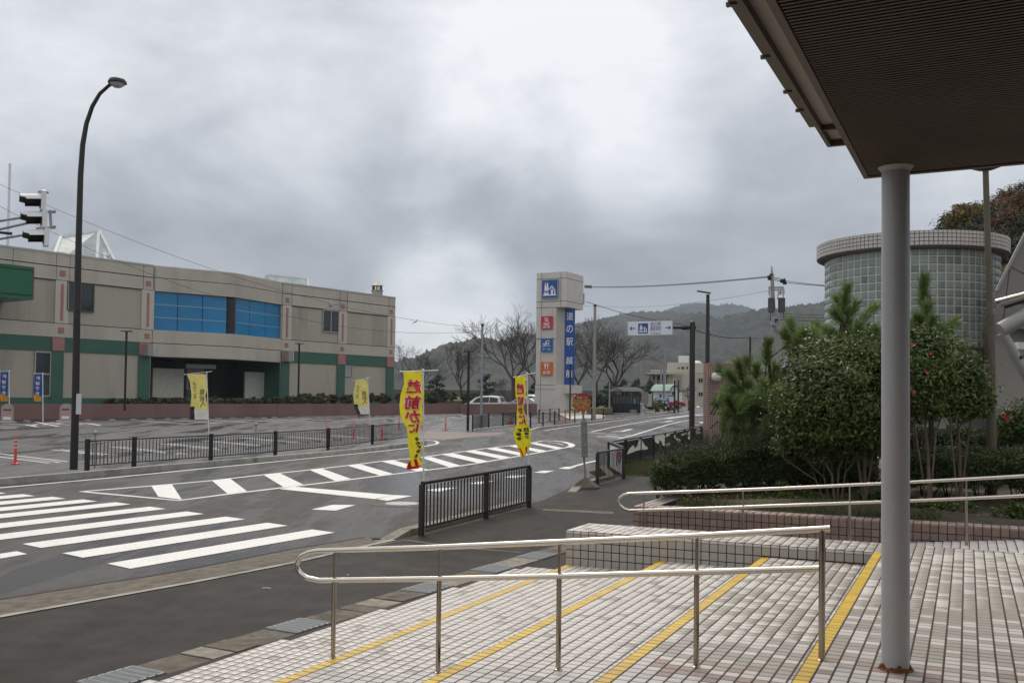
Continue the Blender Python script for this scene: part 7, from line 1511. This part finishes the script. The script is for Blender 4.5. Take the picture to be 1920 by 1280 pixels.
for a in ((817, 757, 704, 120, 'cloud pruned pine right of the nearer crab flag', 1), (910, 757, 702, 122, 'cloud pruned pine just right of the grey service pole', 2), (1003, 757, 716, 125, 'cloud pruned pine half behind the farther crab flag', 7), (1191, 768, 712, 135, 'cloud pruned pine above the right end of the shelter roof', 3), (1167, 768, 713, 138, 'cloud pruned pine behind the middle of the shelter roof', 4), (1219, 760, 716, 160, 'cloud pruned pine beside the mint roofed hall', 5), (1142, 768, 716, 138, 'cloud pruned pine left of the broad bare trunk', 6)): prunedpine(*a)
def shrub(x, y0, y1, w, Y, label, m='shrubl', name='clipped_shrub', group=None, n=1500, size=.07, dark=1., cat='shrub', zb=None):
    c = at(x, (y0 + y1) / 2, Y); rz = (y1 - y0) / 2 / FPX * Y; rx = w / 2 / FPX * Y; P, T_, O_ = lobes_points([(c, (rx, min(rx, .8), rz))], n, 26, .22, .75)
    o = leaves(name, P - c + np.array([0, 0, rz]), size, M[m], None, tints(len(P), T_ * dark, .3, .3), .4, outward=O_); o.location = c - np.array([0, 0, rz]); tag(o, label, cat, group); return o
sx = sorted([(215, 749, 757, 40), (250, 748, 757, 38), (292, 747, 757, 46), (336, 747, 757, 44), (400, 747, 757, 44), (440, 747, 757, 42), (482, 746, 757, 42), (520, 745, 757, 40), (556, 745, 757, 36), (655, 745, 757, 34), (596, 744, 757, 40)])
for k, (x, y0, y1, w) in enumerate(sx): shrub(x, y0 - 1, y1, w, np.interp(x, [0, 300, 391, 745], [71, 80.9, 83.9, 98.3]) + 1.5, '%s low clipped brownish shrub along the top of the pink wall' % ORD[k], group='low clipped shrubs on the pink wall', size=.12)
for k, (x, y0, y1, w) in enumerate(sorted(((575, 739, 752, 26), (603, 739, 752, 28), (625, 741, 752, 20), (648, 741, 751, 26), (676, 740, 751, 26), (700, 739, 752, 26), (722, 740, 754, 24), (545, 743, 751, 24)))): shrub(x, y0, y1, w, np.interp(x, [0, 300, 391, 745], [71, 80.9, 83.9, 98.3]) + 3.2, '%s round clipped shrub from the left against the museum wall' % ORD[k], group='round shrubs against the museum wall', size=.13, dark=.8)
for x, y0, y1, w, lab in ((765, 737, 757, 44, 'dark shrub at the right foot of the museum'), (808, 735, 753, 40, 'dark green shrub under the pruned pine'), (838, 736, 750, 34, 'dark green shrub left of the second bare tree'), (880, 738, 757, 30, 'dark shrub behind the slim black lamp'), (1128, 737, 766, 44, 'dark hedge left of the bus shelter'), (1228, 748, 768, 34, 'yellowish round bush between shelter and blue banner'), (1105, 745, 768, 30, 'green shrub at the foot of the plain concrete pole'), (1245, 762, 768, 50, 'low brown hedge below the light blue banner')):
    shrub(x, y0, y1, w, 116 if x < 1200 else 119, lab, 'farpine' if 'dark' in lab or 'green' in lab else 'shrubl', 'bush', size=.14, n=1800, dark=1.1 if 'yellow' not in lab else 1.5)
mb = MB(); a = at(790, 757, 118); mb.hexa([at(x, y, Y) for x, y, Y in ((760, 758, 118), (875, 758, 118), (875, 757, 130), (760, 757, 130), (760, 751, 118), (875, 751, 118), (875, 744, 130), (760, 744, 130))]); struct('grassy_bank', mb, M['turf'])
mb = MB(); mb.hexa([at(x, y, Y) for x, y, Y in ((1100, 775, 108), (1148, 775, 110), (1150, 772, 125), (1100, 772, 125), (1100, 764, 108), (1148, 766, 110), (1150, 763, 125), (1100, 762, 125))]); struct('grassy_bank', mb, M['turf'])

# ---- planted bed: camellias
def px_lobes(L_, Y): return [(at(x, y, Y + dy), (rx / FPX * Y, ry_ / FPX * Y * 1.0 if False else rx / FPX * Y * .8, rz / FPX * Y)) for x, y, rx, rz, dy, ry_ in [(*l, 0)[:6] if len(l) == 5 else l for l in L_]]
def camellia(name, base, Y, lob, stems, label, n, cat='tree', flowers=(), size=.034):
    b = at(base[0], base[1], Y); b[2] = .70; root = thing(name, b, label, cat)
    L_ = [(at(x, y, Y + dy), (rx / FPX * Y, rx / FPX * Y * .8, rz / FPX * Y)) for x, y, rx, rz, dy in lob]
    mb = MB(); rr = random.Random(int(base[0]))
    for st in stems:
        P = [np.array([*at(st[0][0], st[0][1], Y)[:2], .70])] + [at(x, y, Y + rr.uniform(-.1, .1)) for x, y in st[1:-1]]; r = st[-1]; mb.tube(P, list(np.linspace(r, r * .6, len(P))), 8)
        for k in range(4): branch_tree(mb, P[-1] if k < 3 else P[-2] if len(P) > 2 else P[-1], (P[-1] - P[-2]) * .3 + np.array([rr.uniform(-.12, .12), rr.uniform(-.12, .12), .25]), .20, r * .5, 2, .5, 5, .78, .1, .15, (2, 3), .004, rr)
    build('trunk', mb, M['bark'], root, smooth=60); P, T_, O_ = lobes_points(L_, n, 90, .24, .5)
    leaves('crown', P, size, M['leaf'], root, tints(len(P), T_, .35, .25), .35, .42, outward=O_)
    for (x, y, dy) in flowers:
        c = at(x, y, Y + dy); mb = MB()
        for k in range(5): a = k * 1.257; d = np.array([math.cos(a), -.3, math.sin(a)]); mb.add([c, c + .022 * d + [.009, 0, .007], c + .028 * d, c + .022 * d - [.009, 0, .007]], [(0, 1, 2, 3)])
        build('flower', mb, M['flower'], root)
camellia('camellia_tree', (1570, 930), 14.6, [(1512, 768, 56, 72, .1), (1540, 712, 58, 58, 0), (1588, 684, 64, 52, 0), (1640, 702, 62, 68, .1), (1600, 770, 92, 68, .2), (1518, 812, 64, 40, .1), (1560, 745, 80, 76, -.3), (1625, 790, 60, 58, 0), (1500, 842, 44, 22, .3), (1570, 838, 62, 26, .4), (1640, 835, 40, 24, .4)],
         [((1566, 940), (1560, 890), (1535, 845), .022), ((1570, 940), (1572, 880), (1590, 840), .02), ((1560, 940), (1545, 895), (1500, 850), .016), ((1575, 940), (1585, 885), (1625, 840), .018), ((1552, 940), (1530, 900), (1470, 860), .014), ((1622, 945), (1621, 880), (1620, 820), .035), ((1621, 825), (1600, 795), (1585, 770), .02), ((1621, 822), (1645, 790), (1655, 765), .018)],
         'large dark glossy camellia left of the grey column with many fanning stems', 60000)
camellia('camellia_tree', (1742, 965), 14.0, [(1712, 680, 50, 62, 0), (1765, 698, 68, 58, 0), (1815, 735, 42, 44, 0), (1755, 752, 66, 36, .1), (1690, 740, 50, 66, .2), (1838, 758, 22, 26, 0), (1728, 645, 34, 30, .1)],
         [((1742, 970), (1742, 900), (1740, 845), (1735, 800), .032), ((1742, 850), (1755, 810), (1765, 780), .018), ((1741, 830), (1715, 795), (1700, 770), .014), ((1800, 960), (1800, 860), (1797, 805), .026), ((1798, 810), (1780, 780), (1770, 760), .016), ((1798, 812), (1820, 785), (1830, 768), .016)],
         'glossy camellia with red flowers right of the grey column', 30000, flowers=((1709, 645, -.75), (1744, 662, -.75), (1737, 698, -.8), (1712, 733, -.75)))
camellia('camellia_bush', (1905, 860), 16.5, [(1895, 800, 34, 26, 0), (1925, 785, 40, 30, 0), (1950, 800, 40, 40, 0), (1880, 815, 24, 18, 0)], [((1925, 870), (1912, 835), (1898, 815), .014), ((1928, 870), (1940, 830), (1945, 800), .014)],
         'flowering camellia bush with crimson blooms at the right edge', 7000, 'shrub', flowers=((1884, 776, -.6), (1886, 783, -.6), (1895, 780, -.6), (1889, 789, -.6), (1903, 767, -.5), (1880, 780, -.6)))
# ---- pines: shoots with long needles
def pine(base, Y, shoots, limbs, label, extra=60, box=None, seed=2, nl=.18):
    b = at(base[0], base[1], Y); b[2] = .72; root = thing('pine_tree', b, label, 'tree', 'black pines in the planted bed'); rr = random.Random(seed); V = []; mb = MB(); bud = MB(); tn = []
    for l in limbs: r = l[-1]; P = [at(x, y, Y + (l[-2] if False else 0)) for x, y in l[:-1]]; mb.tube(P, list(np.linspace(r, r * .55, len(P))), 7)
    sh = [(x, y, a, L_) for x, y, a, L_ in shoots]
    for k in range(extra): x, y = rr.uniform(box[0], box[2]), rr.uniform(box[1], box[3]); sh.append((x, y, rr.uniform(-70, 70), rr.uniform(.2, .38)))
    for (x, y, a, L_) in sh:
        c = at(x, y, Y + rr.uniform(-.7, .7)); a = math.radians(a); d = np.array([math.sin(a), rr.uniform(-.5, .4), max(.15, math.cos(a))]); d /= np.linalg.norm(d); s0 = c - d * L_
        s00 = s0 - d * L_ * .6 + np.array([0, 0, -.06]); mb.tube([s00, s0, c], [.012, .009, .005], 4, cap=False); bud.tube([c, c + d * .035], [.008, .003], 4)
        n = int(420 * L_ / .3); t = rng.random(n) ** .8; base_ = s0 + (c - s0) * t[:, None]; o = rnd_unit(n); o = o - (o @ d)[:, None] * d; o /= np.linalg.norm(o, axis=1, keepdims=True)
        ang = np.radians(rng.uniform(25, 62, n)) * (1.05 - .35 * t); nd = d * np.cos(ang)[:, None] + o * np.sin(ang)[:, None] - np.array([0, 0, .05]); ln = nl * rng.uniform(.7, 1.1, n)[:, None]; wv_ = np.cross(nd, rnd_unit(n)); wv_ /= np.linalg.norm(wv_, axis=1, keepdims=True); w = .0042
        tip = base_ + nd * ln; V.append(np.stack([base_ - wv_ * w, base_ + wv_ * w, tip + wv_ * w * .5, tip - wv_ * w * .5], 1).reshape(-1, 3)); tn.append(np.full(n, rr.uniform(.75, 1.3)) * rng.uniform(.75, 1.25, n))
    V = np.concatenate(V); t = np.concatenate(tn); tt = np.stack([t * 1.0, t, t * .95], 1); o = bpy.data.objects.new('needles', mesh_np('needles', V, np.arange(len(V)).reshape(-1, 4), [M['needle']], tt)); link(o, root)
    build('branches', mb, M['darkbark'], root); build('buds', bud, M['candle'], root)['kind'] = 'stuff'; return root
pine((1480, 900), 17.2, [(1352, 694, -62, .3), (1366, 700, -40, .3), (1385, 682, -20, .34), (1400, 676, 10, .3), (1440, 642, 2, .42), (1418, 688, -10, .3), (1455, 690, 8, .3), (1470, 700, 25, .3), (1360, 735, -55, .3), (1380, 760, -45, .3), (1358, 775, -65, .3), (1400, 745, -15, .32), (1425, 760, 0, .3), (1375, 800, -50, .28), (1410, 805, -10, .28), (1450, 770, 15, .3), (1395, 825, -30, .26), (1345, 755, -70, .26), (1480, 745, 20, .3), (1432, 720, 4, .3)],
     [(1490, 900), (1480, 840), (1450, 790), (1445, 740), (1440, 655), .05][:-1] + [.05] and [((1500, 900), (1480, 840), (1452, 790), (1446, 740), (1441, 660), .045), ((1460, 800), (1420, 775), (1380, 760), .02), ((1450, 770), (1410, 730), (1365, 705), .02), ((1478, 838), (1430, 825), (1385, 812), .018), ((1447, 750), (1425, 715), (1402, 690), .015)],
     'pine with long brush like shoots next to the globe lamp', 150, (1358, 712, 1500, 845), 3)
pine((1590, 890), 16.6, [(1482, 604, -12, .34), (1472, 625, -35, .3), (1505, 622, 10, .3), (1530, 612, -5, .32), (1545, 618, 20, .3), (1588, 540, 2, .42), (1572, 560, -30, .34), (1604, 570, 25, .34), (1565, 585, -45, .3), (1620, 596, 35, .34), (1640, 618, 40, .3), (1610, 612, 5, .34), (1560, 625, -25, .3), (1590, 605, -5, .32), (1492, 655, -25, .3), (1520, 650, 0, .3), (1640, 575, 50, .26), (1550, 660, -10, .3), (1650, 640, 30, .3), (1578, 650, 0, .3)],
     [((1640, 890), (1600, 850), (1585, 790), (1570, 700), (1590, 560), .10), ((1575, 720), (1530, 680), (1485, 620), .03), ((1578, 700), (1610, 650), (1630, 605), .03), ((1525, 675), (1545, 630), .015)],
     'tall pine with a dark leaning trunk, its shoots in front of the glass drum', 120, (1490, 620, 1660, 740), 5)
pine((1760, 890), 16.0, [(1733, 522, 0, .5), (1734, 560, -14, .34), (1738, 575, 16, .34), (1722, 595, -25, .34), (1748, 600, 25, .32), (1712, 625, -35, .3), (1765, 618, 35, .3), (1782, 640, 45, .3), (1733, 620, 0, .34), (1700, 615, -40, .28), (1800, 655, 50, .26)],
     [((1750, 890), (1745, 760), (1738, 660), (1733, 540), .05), ((1740, 690), (1765, 650), (1780, 640), .018)], 'pine whose single tall shoot rises right of the grey column', 30, (1700, 600, 1790, 680), 7)
# big leaning dark trunk base
# ---- hedges
def hedge(label, corners, zt_, zb_, n, size, name='hedge', tw=0, m='hleaf', parent=None, noise_=.07, seed=1, dark=1., stems=0):
    """clipped hedge over a plan quadrilateral, leaves on its skin and inside, twigs below and above"""
    q = [np.array(c, float) for c in corners]; u, v, w = rng.random(n), rng.random(n), rng.random(n); f = rng.random(n)
    sk_ = .10; side = rng.integers(0, 7, n); u = np.where(side == 0, u * sk_, np.where(side == 1, 1 - u * sk_, u)); v = np.where((side == 2) | (side == 3), v * sk_ * 1.5, v); w = np.where(side >= 4, 1 - (w * .35) ** 1.5, w)
    bil = lambda a, b: (q[0][None, :2] * ((1 - a) * (1 - b))[:, None] + q[1][None, :2] * (a * (1 - b))[:, None] + q[2][None, :2] * (a * b)[:, None] + q[3][None, :2] * ((1 - a) * b)[:, None])
    P = bil(u, v); bump = .5 * np.sin(P[:, 0] * 7 + P[:, 1] * 3) * np.sin(P[:, 1] * 6 - P[:, 0] * 2) + .5 * np.sin(P[:, 0] * 15 + 1) * np.sin(P[:, 1] * 13); zt = zt_[0] * (1 - u) + zt_[1] * u; zb = zb_[0] * (1 - u) + zb_[1] * u + .09 * np.abs(np.sin(P[:, 0] * 9)) * (1 - v)
    edge = np.minimum(np.minimum(u, 1 - u) * 6, np.minimum(v * 3, (1 - v) * 3)).clip(0, 1) ** .5; zt2 = zt - (1 - edge) * .10 + bump * noise_; z = zb + (zt2 - zb) * w; C = np.c_[P, z]; C[:, :2] += rng.normal(size=(n, 2)) * .03
    base = (q[0] + q[1]) / 2; base[2] = PZ; root = thing(name, base, label, 'hedge', 'clipped hedges of the planted bed'); cl = .8 + .45 * (np.sin(C[:, 0] * 11 + C[:, 2] * 9) * np.sin(C[:, 1] * 10 + C[:, 2] * 5) * .5 + .5)
    leaves('foliage', C, size, M[m], root, tints(n, cl * dark, .35, .15), .35, .5)
    rr = random.Random(seed)
    for k in range(stems):
        mb = MB()
        a, b = rr.random(), rr.uniform(.05, .6); p = bil(np.array([a]), np.array([b]))[0]; zz = zb_[0] * (1 - a) + zb_[1] * a; p0 = np.array([p[0], p[1], .70])
        for j in range(3): branch_tree(mb, p0, (rr.uniform(-.7, .7), rr.uniform(-.4, .4), 1), max(.12, (zz - .7) * .75), .016, 3, .5, 5, .8, .08, .2, (2, 2), .004, rr)
        build('stem', mb, M['darkbark'], root)
    if tw:
        C = []; mb = MB()
        for k in range(tw):
            a, b = rr.random(), rr.random(); p = bil(np.array([a]), np.array([b]))[0]; zz = zt_[0] * (1 - a) + zt_[1] * a - .03; h = rr.uniform(.08, .34) * (.5 + rr.random()); d = np.array([rr.uniform(-.3, .3), rr.uniform(-.3, .3), 1]) * h; p = np.array([p[0], p[1], zz]); mb.tube([p, p + d], [.004, .002], 3, cap=False)
            for j in range(int(h / .012)): C.append(p + d * rr.random() + np.array([rr.uniform(-.02, .02), rr.uniform(-.02, .02), 0]))
        leaves('sprouts', np.array(C), size * .85, M[m], root, tints(len(C), 1.15, .3, .1), .6, .4); build('twigs', mb, M['darkbark'], root)
    return root
def bp(x, y, z): p = G(x, y, z); return p
h0, h1 = at(1224, 900, 15.1), at(1610, 900, 16.4); h2, h3 = at(1640, 850, 19.0), at(1255, 850, 17.6)
hedge('near dark hedge with bare stems below, left of the big camellia', (h0, h1, h2, h3), (1.30, 1.92), (.88, .93), 160000, .018, tw=700, seed=4, stems=22)
h4, h5 = at(1520, 900, 16.2), at(1660, 900, 16.6)
hedge('dark hedge continuing under the big camellia', (at(1498, 900, 16.2), at(1640, 900, 17.2), at(1640, 850, 19.5), at(1540, 850, 19.0)), (1.34, 1.30), (.86, .86), 22000, .028, tw=40, seed=5, dark=.9, stems=7)
hedge('long clipped hedge right of the grey column behind the far handrail', (at(1704, 900, 14.6), at(2080, 900, 14.0), at(2080, 850, 16.0), at(1700, 850, 16.6)), (1.55, 1.58), (1.02, 1.05), 62000, .020, tw=30, seed=6, stems=12)
hedge('darker hedge behind the camellia stems on the right', (at(1690, 840, 18.2), at(2020, 840, 18.0), at(2020, 820, 19.2), at(1690, 820, 19.4)), (1.78, 1.80), (1.0, 1.0), 16000, .034, seed=7, dark=.8)
hedge('dark shrubbery in the middle of the planted bed', (at(1585, 880, 17.2), at(1690, 880, 17.0), at(1690, 850, 18.5), at(1585, 850, 18.7)), (1.62, 1.66), (.95, .95), 8000, .034, seed=8, dark=.8) if 0 else None
# stakes in the bed
for x, Y, lab in ((1715, 18, 'dark stake seen just right of the column'), (1730, 17.6, 'second dark stake right of the column'), (1606, 17.8, 'dark stake left of the column behind the camellia stem'), (1640, 17.8, 'dark stake nearest the left side of the column')):
    b = at(x, 900, Y); b[2] = .7; mb = MB(); mb.tube([b, b + _a([.02, 0, 1.0])], .028, 7); single('tree_stake', mb, M['darkbark'], lab, 'stake', 'dark tree stakes')
# low plants
def lowplant(x, y, w, h, Y, label, dark=1., n=700, m='leaf', size=.035):
    c = at(x, y, Y); c[2] = .74 + h * .5; P, T_, O_ = lobes_points([(c, (w, w * .7, h * .6))], n, 14, .3, .4); o = leaves('low_shrub', P - c + np.array([0, 0, h * .5]), size, M[m], None, tints(len(P), T_ * dark, .35, .2), .5, .45); o.location = (c[0], c[1], .74); tag(o, label, 'shrub', None)
lowplant(1480, 915, .30, .25, 15.6, 'low green plant between hedge stems and camellia stems'); lowplant(1640, 930, .35, .2, 14.7, 'low plant at the foot of the tan camellia stem'); lowplant(1720, 945, .35, .18, 14.0, 'low plant right of the column by the planter edge'); lowplant(1775, 950, .35, .16, 13.9, 'low spreading plant behind the far handrail post'); lowplant(1905, 965, .28, .22, 13.3, 'leafy plant at the planter edge by the right border'); lowplant(1540, 925, .22, .14, 15.0, 'low tuft at the foot of the fanning stems')
# grass: blades on the bed and the weedy corner
def grass(pts, n, h, label, zf, m='grass', name='grass', dark=1.):
    q = [np.array(p[:2]) for p in pts]; u, v = rng.random(n), rng.random(n); P = q[0] * ((1 - u) * (1 - v))[:, None] + q[1] * (u * (1 - v))[:, None] + q[2] * (u * v)[:, None] + q[3] * ((1 - u) * v)[:, None]
    keep = (np.sin(P[:, 0] * 3.1 + P[:, 1] * 1.3) + np.sin(P[:, 1] * 4.3 - P[:, 0] * 2) + rng.normal(size=n) * .8) > -.6; P = P[keep]; n = len(P)
    B = np.c_[P, np.full(n, zf)]; d = rng.normal(size=(n, 2)) * .35; hh = h * rng.uniform(.4, 1.2, n); w = rng.normal(size=(n, 2)); w /= np.linalg.norm(w, axis=1, keepdims=True); w = np.c_[w * .006, np.zeros(n)]; tip = B + np.c_[d * hh[:, None], hh]
    V = np.stack([B - w, B + w, tip], 1).reshape(-1, 3); o = bpy.data.objects.new(name, mesh_np(name, V, np.arange(3 * n).reshape(n, 3), [M[m]], tints(n, dark, .4, .4))); link(o); tag(o, label, kind='stuff'); return o
grass([G(1165, 862, .06), G(1225, 862, .06), G(1232, 893, .06), G(1170, 893, .06)], 26000, .10, 'low weeds beside the patterned railing', .055); grass([G(1105, 886, .06), G(1165, 872, .06), G(1168, 888, .06), G(1120, 893, .06)], 9000, .07, 'weeds behind the short corner railing', .055)
grass([S(.7, 2.5, 0), S(4.2, 2.5, 0), S(4.2, 5, 0), S(.7, 5, 0)], 22000, .09, 'thin grass under the hedge', .76, dark=.9); grass([G(1205, 838, .06), G(1235, 836, .06), G(1235, 840, .06), G(1205, 842, .06)], 900, .10, 'tuft of weeds at the pavement edge', .1)
# fallen leaves and grit
def litter(fn, n, size, m, name, label):
    C = np.array([fn() for _ in range(n)]); o = leaves(name, C, size, m, None, tints(n, 1, .3), 6, .6); tag(o, label, kind='stuff')
litter(lambda: S(random.uniform(.6, 8), random.uniform(2.45, 6), PZ + .10), 1400, .022, mat('dead_leaf', (.18, .11, .05), .8, attr=True, var=.3), 'fallen_leaves', 'dead leaves on the bed')
litter(lambda: S(random.uniform(-.2, 3.5), -.03 - abs(random.gauss(0, .05)), LV[3] + .006) if random.random() < .2 else S(random.uniform(3.2, 3.56), -.06 - abs(random.gauss(0, .04)), LV[3] + .008), 26, .018, mat('wet_leaf', (.16, .07, .03), .6, attr=True), 'fallen_leaves', 'few brown leaves in the corner of the top step')
for x, y, z, s_ in ((500, 1103, .064, .05), (706, 1011, .05, .07), (652, 1078, .064, .012)):
    c = G(x, y, z); mb = MB(); mb.tube([c + _a([-s_, 0, .006]), c + _a([0, .01, .01]), c + _a([s_, -.005, .006])], .004 if s_ < .06 else .012, 5); single('litter_twig', mb, M['oldpaint'] if s_ < .06 else M['darkbark'], {500: 'pale twig lying on the near pavement', 706: 'dark scrap in the gutter below the nearest railing', 652: 'tiny red scrap on the pavement'}[x], 'twig')

# ================================================================== WOODED HILL AT THE RIGHT, MOUNTAINS
def vnoise(x, y): 
    s = 0; a = 1; f = 1
    for k in range(5): s += a * np.sin(x * f * 1.3 + 2.1 * k + 1.7 * np.sin(y * f * .9 + k)) * np.sin(y * f * 1.1 - 1.3 * k + 1.4 * np.sin(x * f * .7)); a *= .55; f *= 1.95
    return s
def ridge(name, pts, D, D0, m, zbase, nx=420, ny=110, amp=8, label=None, rough=2.0, backdrop=600):
    xs = np.linspace(pts[0][0], pts[-1][0], nx); yy = np.interp(xs, [p[0] for p in pts], [p[1] for p in pts]); V = []
    for j in range(ny + 1):
        t = j / ny
        for i in range(nx):
            top = at(xs[i], yy[i], D); Y = D0 + (D - D0) * t; X = top[0] * (1 - .08 * (1 - t)); h = zbase + (top[2] - zbase) * (t ** .85 * (1 - .12 * math.sin(math.pi * t)))
            V.append((X, Y, h, t))
    V = np.array(V); nz_ = vnoise(V[:, 0] * 7 / D * 2.2, V[:, 1] * 7 / D * 1.2); fine = vnoise(V[:, 0] * 60 / D, V[:, 1] * 60 / D); w = 1 - V[:, 3] ** 6
    V[:, 2] += (nz_ * amp * w + fine * rough * (.25 + .75 * w)) * np.minimum(1, V[:, 3] * 4); V[:, 2] += np.abs(rng.normal(size=len(V))) * rough * 1.1 * np.minimum(1, V[:, 3] * 5); Vb = V[-nx:].copy(); Vb[:, 1] += backdrop; Vb[:, 2] = zbase; V = np.concatenate([V, Vb])
    i, j = np.meshgrid(np.arange(nx - 1), np.arange(ny + 1)); a = (j * nx + i).ravel(); F = np.stack([a, a + 1, a + nx + 1, a + nx], 1)
    o = bpy.data.objects.new(name, mesh_np(name, V[:, :3], F, [M[m]], smooth=True)); link(o); return tag(o, label, kind='structure')
ridge('mountain', [(560, 716), (650, 708), (740, 696), (785, 683), (829, 679), (866, 667), (896, 664), (915, 656), (940, 644), (962, 635), (985, 629), (1010, 625), (1060, 613), (1110, 603), (1160, 592), (1190, 586), (1250, 585), (1300, 600), (1380, 640), (1500, 690)], 1500, 500, 'forest', 1, amp=14, label='long forested ridge sloping down to the sea', rough=1.5)
ridge('mountain', [(1080, 660), (1160, 615), (1230, 588), (1262, 578), (1290, 570), (1320, 569), (1345, 573), (1370, 571), (1390, 573), (1412, 580), (1440, 592), (1520, 620), (1700, 680)], 2500, 1600, 'forest', 1, amp=20, label='highest cloud brushed peak', rough=2)
ridge('mountain', [(1120, 735), (1200, 700), (1260, 662), (1320, 622), (1357, 598), (1380, 589), (1403, 585), (1440, 581), (1480, 578), (1500, 573), (1530, 571), (1560, 568), (1620, 560), (1700, 545), (1800, 520), (1950, 470), (2200, 430)], 1000, 330, 'forest', 1, amp=10, label='nearer forested ridge on the right', rough=1.3)
ridge('hillside', [(1180, 742), (1260, 715), (1330, 698), (1370, 680), (1410, 664), (1450, 650), (1500, 634), (1560, 610), (1640, 585), (1800, 540), (2200, 450)], 560, 260, 'forestg', 1, amp=5, label='low green spur in front of the ridges', rough=1.0)
ridge('hillside', [(1740, 470), (1765, 440), (1800, 415), (1850, 395), (1900, 372), (1950, 350), (2100, 320), (2400, 300)], 92, 60, 'forestg', .5, nx=60, ny=20, amp=.8, label='steep wooded slope behind the glass drum', rough=.3, backdrop=40)
WT_ = [(1786, 428, 24, 90, 0), (1808, 414, 26, 86, 1), (1835, 408, 28, 88, 1), (1862, 420, 30, 84, 0), (1830, 442, 26, 80, 0), (1882, 396, 30, 88, 2), (1910, 380, 30, 90, 2), (1945, 372, 36, 88, 0), (1895, 430, 34, 80, 2), (1870, 462, 28, 76, 0), (1905, 475, 34, 74, 0), (1880, 500, 26, 72, 0), (1900, 530, 30, 70, 1), (1875, 545, 22, 68, 0), (1935, 430, 36, 78, 0), (1960, 480, 40, 74, 2), (1985, 400, 40, 84, 0), (1925, 520, 34, 70, 0), (1870, 585, 24, 66, 0)]
wl_names = ('dark evergreen', 'yellowing', 'rusty brown')
for k, (x, y, r, Y, kd) in enumerate(WT_):
    c = at(x, y, Y); R_ = r / FPX * Y * 1.15; lob = [(c, (R_, R_, R_ * .8))] + [(c + rnd_unit(1)[0] * R_ * .7, (R_ * .55, R_ * .55, R_ * .45)) for _ in range(4)]; zb = c[2] - R_ * 1.6
    root = thing('woodland_tree', (c[0], c[1], zb), '%s tree, %s from the left of those on the wooded slope' % (wl_names[kd], ORD[sorted(t[0] + t[1] / 1e4 for t in WT_).index(x + y / 1e4)]), 'tree', 'trees on the wooded slope')
    mb = MB(); mb.tube([(c[0], c[1], zb), c], [.16, .08], 6); build('trunk', mb, M['darkbark'], root); P, T_, O_ = lobes_points(lob, 5200, 60, .22, .6); tt = tints(len(P), T_, .35, .4)
    tt *= np.array([(.42, .62, .6), (1.55, 1.45, .75), (1.15, .72, .55)][kd]); leaves('crown', P, .105, M['woodleaf'], root, tt, .5, .6, outward=O_)
# flying bird
mb = MB(); c = at(778, 604, 90); mb.add([c, c + _a([.35, 0, .38]), c + _a([.12, .1, .04])], [(0, 1, 2)]); mb.add([c, c + _a([-.35, 0, -.28]), c + _a([.04, .1, .1])], [(0, 2, 1)]); mb.tube([c + _a([-.1, -.1, 0]), c + _a([.1, .15, .02])], [.04, .03], 5)
bd = single('bird', mb, M['darkbark'], 'tiny bird gliding above the bare trees', 'bird')

# ================================================================== HAZE
if HAZE:
    mb = MB(); x0, x1, y0, y1, z0, z1 = -2600, 3400, -40, 3300, -1.0, 300
    mb.hexa([(x0, y0, z0), (x1, y0, z0), (x1, y1, z0), (x0, y1, z0), (x0, y0, z1), (x1, y0, z1), (x1, y1, z1), (x0, y1, z1)])
    hm = bpy.data.materials.new('haze'); hm.use_nodes = True; nt = hm.node_tree; nt.nodes.remove(nt.nodes['Principled BSDF']); pv = nt.nodes.new('ShaderNodeVolumePrincipled'); pv.inputs['Color'].default_value = (.72, .85, 1, 1); pv.inputs['Density'].default_value = HAZE; pv.inputs['Anisotropy'].default_value = .2
    nt.links.new(pv.outputs[0], nt.nodes['Material Output'].inputs['Volume']); hz = build('haze', mb, hm); tag(hz, 'thin blue grey haze over the whole place', kind='stuff')
